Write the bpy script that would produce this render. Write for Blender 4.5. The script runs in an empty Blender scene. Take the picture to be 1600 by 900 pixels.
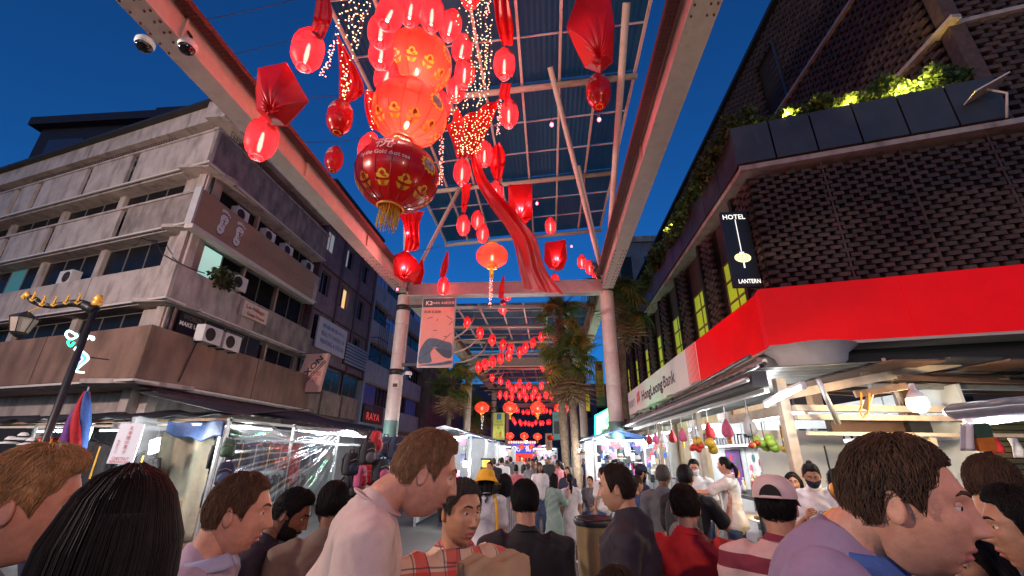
import bpy, bmesh, math, random
import numpy as np
from mathutils import Vector, Matrix, noise

random.seed(7)
SC = bpy.context.scene
COL = SC.collection
R = math.radians

# ---------------------------------------------------------------- camera
FOC, CAMZ = 670.0, 1.85                      # focal length in pixels of the 1600 px wide picture, eye height
PITCH, YAW, ROLL = math.atan2(258, 670), R(5.0), R(0.6)
_fh = Vector((-math.sin(YAW), math.cos(YAW), 0)); _r0 = Vector((math.cos(YAW), math.sin(YAW), 0)); _z = Vector((0, 0, 1))
_fw = math.cos(PITCH) * _fh + math.sin(PITCH) * _z
_u0 = -math.sin(PITCH) * _fh + math.cos(PITCH) * _z
_R = math.cos(ROLL) * _r0 + math.sin(ROLL) * _u0
_U = -math.sin(ROLL) * _r0 + math.cos(ROLL) * _u0
EYE = Vector((0, 0, CAMZ))
cd = bpy.data.cameras.new('camera'); cam = bpy.data.objects.new('camera', cd); COL.objects.link(cam)
cd.sensor_width = 36.0; cd.lens = FOC / 1600 * 36.0; cd.clip_start = 0.05; cd.clip_end = 3000
cam.matrix_world = Matrix(((_R.x, _U.x, -_fw.x, EYE.x), (_R.y, _U.y, -_fw.y, EYE.y), (_R.z, _U.z, -_fw.z, EYE.z), (0, 0, 0, 1)))
SC.camera = cam

def pt(px, py, X=None, Y=None, Z=None, D=None):
    """a place in the street, from the line of sight through a photo pixel and one known coordinate"""
    d = _fw * FOC + _R * (px - 800) + _U * (450 - py)
    t = X / d.x if X is not None else Y / d.y if Y is not None else (Z - CAMZ) / d.z if Z is not None else D / FOC
    return EYE + d * t

# ---------------------------------------------------------------- sky, sun, exposure
W = bpy.data.worlds.new('World'); SC.world = W; W.use_nodes = True
nt = W.node_tree; bg = nt.nodes['Background']
sky = nt.nodes.new('ShaderNodeTexSky'); sky.sky_type = 'NISHITA'; sky.sun_disc = False
sky.sun_elevation = R(7.0); sky.sun_rotation = R(180); sky.ozone_density = 8.0; sky.air_density = 1.0; sky.dust_density = 1.0
nt.links.new(sky.outputs[0], bg.inputs['Color']); bg.inputs['Strength'].default_value = 0.125
sl = bpy.data.lights.new('sun', 'SUN'); sun = bpy.data.objects.new('sun', sl); COL.objects.link(sun)
sl.energy = 0.02; sl.angle = R(20); sl.color = (0.55, 0.7, 1.0)
sun.rotation_euler = (R(83), 0, 0)
SC.view_settings.view_transform = 'Standard'; SC.view_settings.look = 'None'
SC.view_settings.exposure = 0.35; SC.view_settings.gamma = 1.0; SC.view_settings.use_curve_mapping = False
SC.cycles.use_denoising = True
SC.cycles.max_bounces = 6; SC.cycles.diffuse_bounces = 3; SC.cycles.glossy_bounces = 3
SC.cycles.transmission_bounces = 5; SC.cycles.transparent_max_bounces = 8
SC.cycles.sample_clamp_indirect = 4.0; SC.cycles.caustics_reflective = False; SC.cycles.caustics_refractive = False

# ---------------------------------------------------------------- materials
_M = {}
def S(r, g, b):
    """sRGB 0-255 to linear"""
    f = lambda c: c / 12.92 if c <= 0.04045 else ((c + 0.055) / 1.055) ** 2.4
    return (f(r / 255), f(g / 255), f(b / 255))

def mat(name, col=(.5, .5, .5), rough=.6, metal=0., var=.18, scale=3., bump=0., bscale=40., emit=None, estr=0., stain=None, stain_amt=.5,
        streak=(2.2, 2.2, .35), alpha=1., trans=0., transl=None, spec=.5, coat=0., stripes=None, check=None):
    if name in _M: return _M[name]
    m = bpy.data.materials.new(name); _M[name] = m; m.use_nodes = True
    n, l = m.node_tree.nodes, m.node_tree.links
    p = n['Principled BSDF']; out = n['Material Output']
    p.inputs['Roughness'].default_value = rough; p.inputs['Metallic'].default_value = metal
    p.inputs['Specular IOR Level'].default_value = spec; p.inputs['Alpha'].default_value = alpha
    p.inputs['Transmission Weight'].default_value = trans; p.inputs['Coat Weight'].default_value = coat
    tc = n.new('ShaderNodeTexCoord')
    col4 = (*col, 1)
    last = None
    if var > 0:
        t = n.new('ShaderNodeTexNoise'); t.inputs['Scale'].default_value = scale; t.inputs['Detail'].default_value = 6
        t.inputs['Roughness'].default_value = .65
        l.new(tc.outputs['Object'], t.inputs['Vector'])
        r = n.new('ShaderNodeValToRGB'); r.color_ramp.elements[0].position = .3; r.color_ramp.elements[1].position = .72
        r.color_ramp.elements[0].color = (*[c * (1 - var) for c in col], 1); r.color_ramp.elements[1].color = (*[min(1, c * (1 + var)) for c in col], 1)
        l.new(t.outputs['Fac'], r.inputs['Fac']); last = r.outputs['Color']
    def mix(fac, colb):
        nonlocal last
        mx = n.new('ShaderNodeMix'); mx.data_type = 'RGBA'
        if last is not None: l.new(last, mx.inputs[6])
        else: mx.inputs[6].default_value = col4
        mx.inputs[7].default_value = (*colb, 1); l.new(fac, mx.inputs['Factor']); last = mx.outputs[2]
    if stripes:                                    # (axis, period, colour, duty)
        sx = n.new('ShaderNodeSeparateXYZ'); l.new(tc.outputs['Object'], sx.inputs[0])
        for ax, per, cb, duty in stripes:
            a = n.new('ShaderNodeMath'); a.operation = 'DIVIDE'; a.inputs[1].default_value = per; l.new(sx.outputs[ax], a.inputs[0])
            b = n.new('ShaderNodeMath'); b.operation = 'FRACT'; l.new(a.outputs[0], b.inputs[0])
            c = n.new('ShaderNodeMath'); c.operation = 'LESS_THAN'; c.inputs[1].default_value = duty; l.new(b.outputs[0], c.inputs[0])
            e = n.new('ShaderNodeMath'); e.operation = 'MULTIPLY'; e.inputs[1].default_value = 1.0 if len(stripes) == 1 else .75; l.new(c.outputs[0], e.inputs[0])
            mix(e.outputs[0], cb)
    if stain:
        mp = n.new('ShaderNodeMapping'); mp.inputs['Scale'].default_value = streak; l.new(tc.outputs['Object'], mp.inputs['Vector'])
        t2 = n.new('ShaderNodeTexNoise'); t2.inputs['Scale'].default_value = 1.6; t2.inputs['Detail'].default_value = 5; t2.inputs['Roughness'].default_value = .55
        l.new(mp.outputs[0], t2.inputs['Vector'])
        r2 = n.new('ShaderNodeValToRGB'); r2.color_ramp.elements[0].position = .60 - .22 * stain_amt; r2.color_ramp.elements[1].position = .90 - .10 * stain_amt; r2.color_ramp.elements[1].color = (.82, .82, .82, 1)
        l.new(t2.outputs['Fac'], r2.inputs['Fac']); mix(r2.outputs['Color'], stain)
    if last is not None: l.new(last, p.inputs['Base Color'])
    else: p.inputs['Base Color'].default_value = col4
    if bump > 0:
        t3 = n.new('ShaderNodeTexNoise'); t3.inputs['Scale'].default_value = bscale; t3.inputs['Detail'].default_value = 5
        l.new(tc.outputs['Object'], t3.inputs['Vector'])
        b = n.new('ShaderNodeBump'); b.inputs['Strength'].default_value = bump; b.inputs['Distance'].default_value = .02
        l.new(t3.outputs['Fac'], b.inputs['Height']); l.new(b.outputs[0], p.inputs['Normal'])
    if emit:
        p.inputs['Emission Color'].default_value = (*emit, 1); p.inputs['Emission Strength'].default_value = estr
    if transl:                                     # thin cloth or paper that lets light through
        tb = n.new('ShaderNodeBsdfTranslucent'); tb.inputs['Color'].default_value = (*transl[:3], 1)
        mx = n.new('ShaderNodeMixShader'); mx.inputs[0].default_value = transl[3]
        l.new(p.outputs[0], mx.inputs[1]); l.new(tb.outputs[0], mx.inputs[2]); l.new(mx.outputs[0], out.inputs['Surface'])
    return m

def glow(name, col, s):
    return mat(name, col, .5, var=0, emit=col, estr=s)

# ---------------------------------------------------------------- mesh building
class MB:
    def __init__(self): self.v, self.f, self.m, self.cm = [], [], [], 0
    def add(self, vs, fs):
        b = len(self.v); self.v += [tuple(p) for p in vs]; self.f += [tuple(i + b for i in q) for q in fs]; self.m += [self.cm] * len(fs); return self
    def obox(self, c, u, v, w):
        c, u, v, w = Vector(c), Vector(u), Vector(v), Vector(w)
        P = [c + a * u + b * v + d * w for d in (-1, 1) for b in (-1, 1) for a in (-1, 1)]
        return self.add(P, [(0, 2, 3, 1), (4, 5, 7, 6), (0, 1, 5, 4), (2, 6, 7, 3), (0, 4, 6, 2), (1, 3, 7, 5)])
    def box(self, x0, x1, y0, y1, z0, z1):
        return self.obox(((x0 + x1) / 2, (y0 + y1) / 2, (z0 + z1) / 2), ((x1 - x0) / 2, 0, 0), (0, (y1 - y0) / 2, 0), (0, 0, (z1 - z0) / 2))
    def bar(self, a, b, w, h, up=(0, 0, 1)):
        a, b = Vector(a), Vector(b); d = b - a; s = d.cross(Vector(up))
        s = s.normalized() if s.length > 1e-6 else Vector((1, 0, 0)); t = s.cross(d).normalized()
        return self.obox((a + b) / 2, d / 2, s * w / 2, t * h / 2)
    def tube(self, pts, r, n=8, cap=True, ref=None):
        pts = [Vector(p) for p in pts]; k = len(pts)
        rr = r if isinstance(r, (list, tuple)) else [r] * k
        vs, fs = [], []
        prev = None
        for i, p in enumerate(pts):
            d = (pts[min(i + 1, k - 1)] - pts[max(i - 1, 0)])
            d = d.normalized() if d.length > 1e-9 else Vector((0, 0, 1))
            if prev is None:
                a = Vector(ref) if ref else (Vector((0, 0, 1)) if abs(d.z) < .9 else Vector((1, 0, 0)))
                s = d.cross(a).normalized()
            else:
                s = (prev - d * prev.dot(d)); s = s.normalized() if s.length > 1e-6 else d.orthogonal().normalized()
            prev = s; t = d.cross(s)
            q = rr[i]; rx, ry = q if isinstance(q, (list, tuple)) else (q, q)
            for j in range(n):
                g = 2 * math.pi * j / n
                vs.append(p + s * math.cos(g) * rx + t * math.sin(g) * ry)
        for i in range(k - 1):
            for j in range(n):
                fs.append((i * n + j, i * n + (j + 1) % n, (i + 1) * n + (j + 1) % n, (i + 1) * n + j))
        if cap:
            fs.append(tuple(range(n))[::-1]); fs.append(tuple((k - 1) * n + j for j in range(n)))
        return self.add(vs, fs)
    def lathe(self, prof, n=24, c=(0, 0, 0), rib=None):
        vs, fs = [], []
        for (r, z) in prof:
            for j in range(n):
                g = 2 * math.pi * j / n
                q = r * (1 + (rib(g, z) if rib else 0))
                vs.append((c[0] + q * math.cos(g), c[1] + q * math.sin(g), c[2] + z))
        for i in range(len(prof) - 1):
            for j in range(n):
                fs.append((i * n + j, i * n + (j + 1) % n, (i + 1) * n + (j + 1) % n, (i + 1) * n + j))
        return self.add(vs, fs)
    def ball(self, c, r, n=10, m=7):
        rx, ry, rz = r if isinstance(r, (list, tuple)) else (r, r, r)
        vs = [(c[0], c[1], c[2] - rz)]; fs = []
        for i in range(1, m):
            a = -math.pi / 2 + math.pi * i / m
            for j in range(n):
                g = 2 * math.pi * j / n
                vs.append((c[0] + rx * math.cos(a) * math.cos(g), c[1] + ry * math.cos(a) * math.sin(g), c[2] + rz * math.sin(a)))
        vs.append((c[0], c[1], c[2] + rz)); t = len(vs) - 1
        for j in range(n):
            fs.append((0, 1 + (j + 1) % n, 1 + j)); fs.append((t, t - n + j, t - n + (j + 1) % n))
        for i in range(m - 2):
            for j in range(n):
                a = 1 + i * n
                fs.append((a + j, a + (j + 1) % n, a + n + (j + 1) % n, a + n + j))
        return self.add(vs, fs)
    def prism(self, poly, ext):
        poly = [Vector(p) for p in poly]; e = Vector(ext); k = len(poly)
        return self.add(poly + [p + e for p in poly], [tuple(range(k))[::-1], tuple(range(k, 2 * k))] + [(i, (i + 1) % k, k + (i + 1) % k, k + i) for i in range(k)])
    def sheet(self, fn, nu, nv, thick=0.0):
        P = [[Vector(fn(i / nu, j / nv)) for i in range(nu + 1)] for j in range(nv + 1)]
        vs, fs = [], []
        w = nu + 1
        for row in P: vs += row
        for j in range(nv):
            for i in range(nu): fs.append((j * w + i, j * w + i + 1, (j + 1) * w + i + 1, (j + 1) * w + i))
        if thick:
            b = len(vs); N = []
            for j in range(nv + 1):
                for i in range(nu + 1):
                    a = P[j][min(i + 1, nu)] - P[j][max(i - 1, 0)]; c = P[min(j + 1, nv)][i] - P[max(j - 1, 0)][i]
                    q = a.cross(c); N.append(q.normalized() if q.length > 1e-9 else Vector((0, 0, 1)))
            vs += [vs[i] - N[i] * thick for i in range(b)]
            fs += [tuple(x + b for x in q)[::-1] for q in fs]
            for i in range(nu):
                fs.append((i + 1, i, b + i, b + i + 1)); e = nv * w; fs.append((e + i, e + i + 1, b + e + i + 1, b + e + i))
            for j in range(nv):
                fs.append((j * w, (j + 1) * w, b + (j + 1) * w, b + j * w)); e = nu; fs.append(((j + 1) * w + e, j * w + e, b + j * w + e, b + (j + 1) * w + e))
        return self.add(vs, fs)
    def mesh(self, name, mats, smooth=False):
        me = bpy.data.meshes.new(name); me.from_pydata(self.v, [], self.f)
        for m in (mats if isinstance(mats, (list, tuple)) else [mats]): me.materials.append(m)
        if any(self.m): me.polygons.foreach_set('material_index', self.m)
        if smooth: me.polygons.foreach_set('use_smooth', [True] * len(self.f))
        me.update(); return me
    def build(self, name, mats, parent=None, smooth=False, world=True):
        if parent is not None and world:
            im = wm(parent).inverted(); self.v = [tuple(im @ Vector(p)) for p in self.v]
        return link(name, self.mesh(name, mats, smooth), parent)

def wm(o):
    m = o.matrix_basis.copy()
    while o.parent: o = o.parent; m = o.matrix_basis @ m
    return m
def link(name, data, parent=None):
    o = bpy.data.objects.new(name, data); COL.objects.link(o)
    if parent is not None: o.parent = parent
    return o
def tag(o, label=None, cat=None, group=None, kind=None):
    if label: o['label'] = label
    if cat: o['category'] = cat
    if group: o['group'] = group
    if kind: o['kind'] = kind
    return o
def thing(name, label, cat, loc=(0, 0, 0), rz=0., group=None):
    o = bpy.data.objects.new(name, None); COL.objects.link(o); o.location = loc; o.rotation_euler = (0, 0, rz)
    o.empty_display_size = .1
    return tag(o, label, cat, group)
_KIDS = {}
def copy_tree(o, parent=None):
    c = o.copy(); COL.objects.link(c); c.parent = parent
    for ch in list(o.children): copy_tree(ch, c)
    return c
def smoothen(o):
    o.data.polygons.foreach_set('use_smooth', [True] * len(o.data.polygons)); return o
def lamp(name, loc, power, col=(1, 1, 1), r=.05, parent=None, spot=None, aim=None):
    d = bpy.data.lights.new(name, 'SPOT' if spot else 'POINT'); d.energy = power; d.color = col; d.shadow_soft_size = r
    o = bpy.data.objects.new(name, d); COL.objects.link(o)
    L = Vector(loc)
    if parent is not None: o.parent = parent; L = wm(parent).inverted() @ L
    o.location = L
    if spot:
        d.spot_size = spot; d.spot_blend = .6; o.rotation_euler = (Vector(aim) - Vector(loc)).to_track_quat('-Z', 'Y').to_euler()
    return o

# flat lettering as thin solid meshes
_TX = {}
def text_geo(s, size=1., shear=0., bold=0., space=1., line=1.):
    k = (s, size, shear, bold, space, line)
    if k in _TX: return _TX[k]
    cu = bpy.data.curves.new('lettering', 'FONT'); cu.body = s; cu.size = size; cu.align_x = 'CENTER'; cu.align_y = 'CENTER'; cu.shear = shear
    cu.space_character = space; cu.space_line = line; cu.resolution_u = 2; cu.offset = bold
    o = bpy.data.objects.new('lettering', cu); COL.objects.link(o)
    dg = bpy.context.evaluated_depsgraph_get(); me = o.evaluated_get(dg).to_mesh()
    vs = [(v.co.x, v.co.y) for v in me.vertices]; fs = [tuple(p.vertices) for p in me.polygons]
    o.evaluated_get(dg).to_mesh_clear(); bpy.data.objects.remove(o); bpy.data.curves.remove(cu)
    _TX[k] = (vs, fs); return _TX[k]
def text(s, c, u, v, size, m, parent, name='lettering', fit=None, **kw):
    """lettering centred at c, reading along u with v up; fit = (width, height) stretches it"""
    vs, fs = text_geo(s, 1., **kw)
    if not vs: return None
    xs = [p[0] for p in vs]; ys = [p[1] for p in vs]
    sx = sy = size
    if fit: sx = fit[0] / max(1e-6, max(xs) - min(xs)); sy = fit[1] / max(1e-6, max(ys) - min(ys))
    mx, my = (max(xs) + min(xs)) / 2, (max(ys) + min(ys)) / 2
    c, u, v = Vector(c), Vector(u).normalized(), Vector(v).normalized(); nn = u.cross(v)
    b = MB(); b.add([c + u * (x - mx) * sx + v * (y - my) * sy + nn * .004 for x, y in vs], fs)
    return b.build(name, m, parent)
# ================================================================ the setting: ground, road, pavers
m_asph = mat('asphalt', (.05, .05, .052), .55, var=.35, scale=9, bump=.4, bscale=120)
m_paver = mat('wet_paver', (.09, .085, .085), .22, var=.5, scale=7, bump=.35, bscale=60)
m_conc = mat('weathered_concrete', (.40, .34, .315), .85, var=.2, scale=1.2, bump=.15, bscale=26, stain=(.045, .036, .032), stain_amt=.58, streak=(1.7, 1.7, .55))
m_conc_d = mat('mouldy_concrete', (.27, .225, .205), .9, var=.25, scale=1.8, bump=.2, bscale=20, stain=(.03, .026, .022), stain_amt=.95, streak=(1.5, 1.5, .6))
m_conc_b = mat('brown_rendered_concrete', (.215, .125, .092), .85, var=.22, scale=.9, bump=.15, bscale=18, stain=(.03, .022, .018), stain_amt=.75, streak=(1.0, 1.0, .3))
m_glass_d = mat('dark_window_glass', (.010, .010, .012), .25, var=.3, scale=2, spec=.12)
m_steel_w = mat('painted_steel_cream', (.56, .50, .44), .45, var=.12, scale=5, bump=.08, bscale=60, stain=(.12, .07, .05), stain_amt=-.15, streak=(4, 4, 4))
m_steel_g = mat('galvanised_steel', (.38, .38, .38), .42, .55, var=.22, scale=12, bump=.1)
m_green = mat('green_base_paint', (.10, .20, .17), .5, var=.15, scale=6)
m_dark = mat('dark_metal', (.03, .03, .032), .5, .3, var=.3, scale=8)
m_black = mat('black_plastic', (.012, .012, .013), .45, var=.2)
m_white = mat('white_plastic', (.75, .75, .74), .45, var=.06)
m_rust = mat('brown_perforated_tray', (.11, .035, .028), .7, var=.4, scale=14, bump=.4, bscale=90)
m_wood = mat('rough_timber', (.26, .16, .09), .7, var=.35, scale=6, bump=.3, bscale=40)
m_roofp = mat('blue_roof_sheet', (.020, .085, .125), .45, var=.3, scale=.8, stain=(.008, .016, .022), stain_amt=.25, streak=(1.5, .25, 1), spec=.4, transl=(.12, .62, .62, .6))
m_gold = mat('gold_trim', (.75, .42, .06), .4, .2, var=.2, scale=20)

g = MB(); g.box(-600, 600, -300, 900, -.4, 0)
ground = tag(g.build('ground', m_asph), kind='structure')
g = MB(); g.box(-6.6, 5.2, 1.0, 70, -.2, .02)
walk = tag(g.build('market_street', mat('street_bed', (.04, .04, .04), .6, var=.3)), kind='structure')
pv = MB(); pv.obox((0, 0, 0), (.142, 0, 0), (0, .142, 0), (0, 0, .012))
pvm = pv.mesh('paver', m_paver)
k = 0
for j in range(34):
    for i in range(8):
        if k >= 260: break
        o = link('paver', pvm, walk); o.location = (-.75 + i * .3 + (.15 if j % 2 else 0), 3.2 + j * .3, .03 + random.uniform(-.003, .004))
        o.rotation_euler = (random.uniform(-.012, .012), random.uniform(-.012, .012), random.uniform(-.02, .02)); k += 1

# ================================================================ the steel canopy over the street
XL, XR, ZB = -5.42, 2.17, 7.4            # column lines and the soffit of the long beams
canopy = thing('street_canopy', 'steel street canopy with pink lit beams and dark blue glazed roof', 'canopy', (-1.6, 15, 0))
COLY = [15.0, 29.0, 43.0, 57.0]
for x, sgn in ((XL, 1), (XR, -1)):
    for y0, y1 in ((-9, 14.6), (15.4, 28.6), (29.4, 42.6)):
        b = MB()                               # I-shaped long beam: soffit plate, web, top plate
        b.box(x - .20, x + .20, y0, y1, ZB, ZB + .03)
        b.box(x - .14, x + .14, y0, y1, ZB + .03, ZB + .50)
        b.box(x - .20, x + .20, y0, y1, ZB + .50, ZB + .54)
        bo = b.build('long_beam', m_steel_w, canopy)
        for yy in np.arange(max(y0, -1) + 1.7, y1, 3.4):   # web stiffeners
            q = MB(); q.box(x + sgn * .142, x + sgn * .19, yy - .012, yy + .012, ZB + .032, ZB + .498); q.build('stiffener', m_steel_w, bo)
        t = MB()                               # cable tray beside the beam
        t.box(x + sgn * .30 - .09, x + sgn * .30 + .09, y0, y1, ZB + .42, ZB + .435)
        t.box(x + sgn * .30 - .09, x + sgn * .30 - .08, y0, y1, ZB + .436, ZB + .52); t.box(x + sgn * .30 + .08, x + sgn * .30 + .09, y0, y1, ZB + .436, ZB + .52)
        to = t.build('cable_tray', m_rust, canopy)
        q = MB()
        for yy in np.arange(y0 + .2, min(y1, 16), .07):
            for s_ in (-.05, 0, .05): q.box(x + sgn * .30 + s_ - .013, x + sgn * .30 + s_ + .013, yy, yy + .035, ZB + .415, ZB + .419)
        so = q.build('tray_slot', m_black, to); so['kind'] = 'stuff'
    bolts = MB()
    for yy in list(np.arange(3.0, 4.3, .16)) + list(np.arange(11.5, 14.5, .25)):
        for xx in (x - .15, x + .06, x + .15): bolts.lathe([(0, -.022), (.017, -.02), (.017, 0)], 6, (xx, yy, ZB))
    bo = bolts.build('splice_bolt', m_rust, canopy); bo['kind'] = 'stuff'
for cy in COLY:
    for x in (XL, XR):
        c = MB(); n = 28
        pr = [(.245, 0), (.245, 2.9)]
        cg = MB().lathe([(.25, 0), (.25, 2.85)], n, (x, cy, 0)).build('base_band', m_green, canopy, True)
        for zi in range(4):
            z0 = 2.852 + zi * 1.14; c.lathe([(.24, z0), (.243, z0 + .02), (.243, z0 + 1.11), (.234, z0 + 1.136)], n, (x, cy, 0))
        c.build('column', m_steel_w, canopy, True)
    b = MB()
    b.box(XL + .16, XR - .16, cy - .13, cy + .13, ZB - .02, ZB + .42)
    b.box(XL + .16, XR - .16, cy - .19, cy + .19, ZB - .05, ZB - .022)
    b.box(XL + .16, XR - .16, cy - .19, cy + .19, ZB + .422, ZB + .45)
    b.build('cross_beam', m_steel_w, canopy)
# pitched roof of the near bay: tubes, purlins, panels
def roof(y0, y1, xl, xr, zl, zr, ny, name_y):
    zz = lambda x: zl + (zr - zl) * (x - xl) / (xr - xl)
    nx = 7
    xs = [xl + (xr - xl) * i / nx for i in range(nx + 1)]
    ys = [y0 + (y1 - y0) * j / ny for j in range(ny + 1)]
    for i in range(nx):
        for j in range(ny):
            a, b_, c, d = xs[i] + .03, xs[i + 1] - .03, ys[j] + .02, ys[j + 1] - .02
            p = MB(); dz = random.uniform(-.006, .006)
            p.sheet(lambda u, v: (a + (b_ - a) * u, c + (d - c) * v, zz(a + (b_ - a) * u) + .07 + dz + .006 * math.cos(u * math.pi * 14)), 28, 1, .008)
            p.build('roof_panel', m_roofp, canopy)
    for x in xs:
        MB().bar((x, y0, zz(x)), (x, y1, zz(x)), .07, .09).build('rafter', m_steel_w, canopy)
    for j, y in enumerate(ys):
        if j % 3 == 0:
            MB().tube([(xl - .05, y, zl - .14), (xr + .05, y, zr - .14)], .085, 10).build('main_tube', m_steel_w, canopy, True)
        else:
            MB().bar((xl, y, zl + .03), (xr, y, zr + .03), .03, .04).build('purlin', m_steel_w, canopy)
roof(-4, 18.0, -4.75, 2.55, 11.2, 11.75, 15, 0)
roof(18.6, 28.4, -5.3, 2.05, 8.25, 8.25, 9, 1)
roof(29.8, 42.2, -5.3, 2.05, 8.25, 8.25, 9, 2)
roof(43.8, 56.2, -5.3, 2.05, 8.25, 8.25, 9, 3)
# raking struts from the column heads to the roof
def strut(a, b, r=.075):
    a, b = Vector(a), Vector(b); m = a.lerp(b, .12)
    return MB().tube([a, m, b], [r * .6, r, r], 10).build('strut', m_steel_w, canopy, True)
for cy, zt, ya in ((15, 11.2, 1),):
    strut((XL, cy, ZB + .1), (-3.2, cy - 1.5 * ya, zt - .05)); strut((XL, cy, ZB + .1), (-4.4, cy - 4.2 * ya, zt - .05)); 
    strut((XR, cy, ZB + .1), (1.2, cy - 2.2 * ya, zt + .2)); strut((XR, cy, ZB + .1), (.2, cy - 6.5 * ya, zt + .15)); strut((XR, cy, ZB + .1), (1.95, cy - 8 * ya, zt + .3), .09)
strut((XL, 15, ZB + .1), (XL + .25, 13.8, 11.1), .07)
for y in np.arange(19.5, 42, 2.4):   # curved ribs and raking props under the low bays
    for sg, x in ((1, XL), (-1, XR)):
        MB().tube([(x + sg * 1.9 * math.sin(i / 6 * math.pi / 2), y, 6.7 + 1.4 * (1 - math.cos(i / 6 * math.pi / 2))) for i in range(7)], .04, 8).build('curved_rib', m_steel_w, canopy, True)
for y in (22, 26, 33, 37):
    MB().tube([(XL, y, ZB), (XL + 3.0, y + 2.2, 8.15)], .045, 8).build('strut', m_steel_w, canopy, True); MB().tube([(XR, y, ZB), (XR - 3.0, y + 2.2, 8.15)], .045, 8).build('strut', m_steel_w, canopy, True)
# column clamps and thin cables
for z in (4.5, 6.9):
    MB().lathe([(.25, -.1), (.262, -.1), (.262, .1), (.25, .1)], 24, (XL, 15, z)).build('clamp', m_dark, canopy, True)

# swing-arm advertising banner on the left column
ad = thing('advertising_banner', 'pink advertising banner with dark header on the canopy column', 'banner', (XL + 1.6, 14.75, 4.5))
bx0, bx1 = -4.62, -3.36
MB().box(bx0, bx1, 14.72, 14.80, 4.62, 7.22).build('banner_frame', m_steel_g, ad)
MB().box(bx0 + .04, bx1 - .04, 14.70, 14.72, 4.66, 7.18).build('banner_face', mat('pink_print', S(226, 150, 135), .5, var=.06), ad)
MB().box(bx0 + .04, bx1 - .04, 14.694, 14.699, 6.84, 7.18).build('header_print', mat('teal_print', S(40, 66, 78), .5, var=.05), ad)
m_pw = mat('pale_print', S(235, 215, 205), .5, var=0); m_pd = mat('dark_print', S(70, 50, 55), .5, var=0); m_pj = mat('denim_print', S(62, 92, 110), .5, var=.35, scale=5)
text('PARK AGE沙龙', (bx0 + .80, 14.69, 7.0), (1, 0, 0), (0, 0, 1), .13, m_pw, ad)
text('K2', (bx0 + .27, 14.69, 7.0), (1, 0, 0), (0, 0, 1), .22, m_pw, ad, bold=.02)
text('新潮 名品街', (bx0 + .42, 14.69, 6.66), (1, 0, 0), (0, 0, 1), .12, m_pd, ad)
def blob(pts, y, m, par, name, k=5):
    """flat printed shape with a smooth outline through pts"""
    q = []
    L = len(pts)
    for i in range(L):
        p0, p1, p2, p3 = [Vector((*pts[(i + d) % L], 0)) for d in (-1, 0, 1, 2)]
        for t in range(k):
            t /= k; q.append(.5 * ((2 * p1) + (p2 - p0) * t + (2 * p0 - 5 * p1 + 4 * p2 - p3) * t * t + (3 * p1 - p0 - 3 * p2 + p3) * t ** 3))
    b = MB(); b.add([(p.x, y, p.y) for p in q], [tuple(range(len(q)))]); return b.build(name, m, par)
blob([(bx0 + .05, 4.80), (bx0 + .08, 5.25), (bx0 + .30, 5.62), (bx0 + .58, 5.66), (bx0 + .92, 5.56), (bx1 - .06, 5.44), (bx1 - .06, 4.98), (bx0 + .98, 5.0), (bx0 + .80, 5.20), (bx0 + .60, 5.36), (bx0 + .46, 5.12), (bx0 + .52, 4.82), (bx0 + .25, 4.76)], 14.692, m_pj, ad, 'denim_shape')
blob([(bx0 + .62, 5.30), (bx0 + .78, 5.12), (bx0 + .98, 4.97), (bx1 - .06, 4.95), (bx1 - .06, 5.20), (bx0 + .95, 5.24)], 14.6905, mat('dark_denim_print', S(44, 66, 82), .5, var=.3, scale=5), ad, 'denim_fold')
blob([(bx0 + .08, 4.70), (bx0 + .6, 4.68), (bx1 - .06, 4.74), (bx1 - .06, 4.86), (bx0 + .8, 4.78)], 14.692, m_pj, ad, 'footer_shape')
for (x, z, a, l) in ((.25, 6.4, .3, .2), (.6, 6.3, 1.2, .1), (.95, 6.5, -.6, .25), (1.05, 6.15, .8, .2), (.5, 5.95, .1, .14), (.9, 5.72, 0, .1)):
    q = MB(); q.bar((bx0 + x, 14.692, z), (bx0 + x + l * math.cos(a), 14.692, z + l * math.sin(a)), .002, .02, (0, 0, 1)); q.build('pencil_stroke', m_pd, ad)
for z in (4.75, 6.95):
    MB().box(XL + .24, bx0, 14.84, 14.92, z - .05, z + .05).build('bracket_arm', m_dark, ad)

# domed security cameras under the beam, and one on the column
def dome(label, loc, arm):
    t = thing('security_camera', label, 'camera', loc)
    L = Vector(loc)
    MB().lathe([(0, .10), (.09, .10), (.125, .05), (.125, -.01), (.11, -.03)], 22, L).build('housing', m_white, t, True)
    MB().lathe([(.108, -.03), (.1, -.07), (.06, -.115), (0, -.125)], 20, L).build('dome', mat('smoked_dome', (.01, .01, .012), .06, var=0, spec=.8), t, True)
    MB().tube([L + Vector((0, 0, .09)), L + Vector((0, 0, .2)), L + Vector(arm)], .022, 8).build('arm', m_dark, t, True)
a = pt(226, 69, X=-5.95); dome('domed security camera hanging outside the pink beam', a, (.35, 0, .28))
a = pt(293, 73, X=-5.2); dome('domed security camera hanging inside the pink beam', a, (-.1, 0, .33))
a = pt(638, 585, Y=14.6); dome('round security camera on the pink column arm', a, (-.4, .3, .15))
a = Vector((XL + .1, 14.75, 4.05)); 
t = thing('junction_box', 'small pinkish junction box strapped to the canopy column', 'box', a)
MB().obox(a, (.1, 0, 0), (0, .05, 0), (0, 0, .14)).build('box', m_steel_w, t); MB().box(a.x - .08, a.x + .08, a.y - .06, a.y - .051, a.z - .1, a.z + .02).build('lid', m_rust, t)
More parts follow.
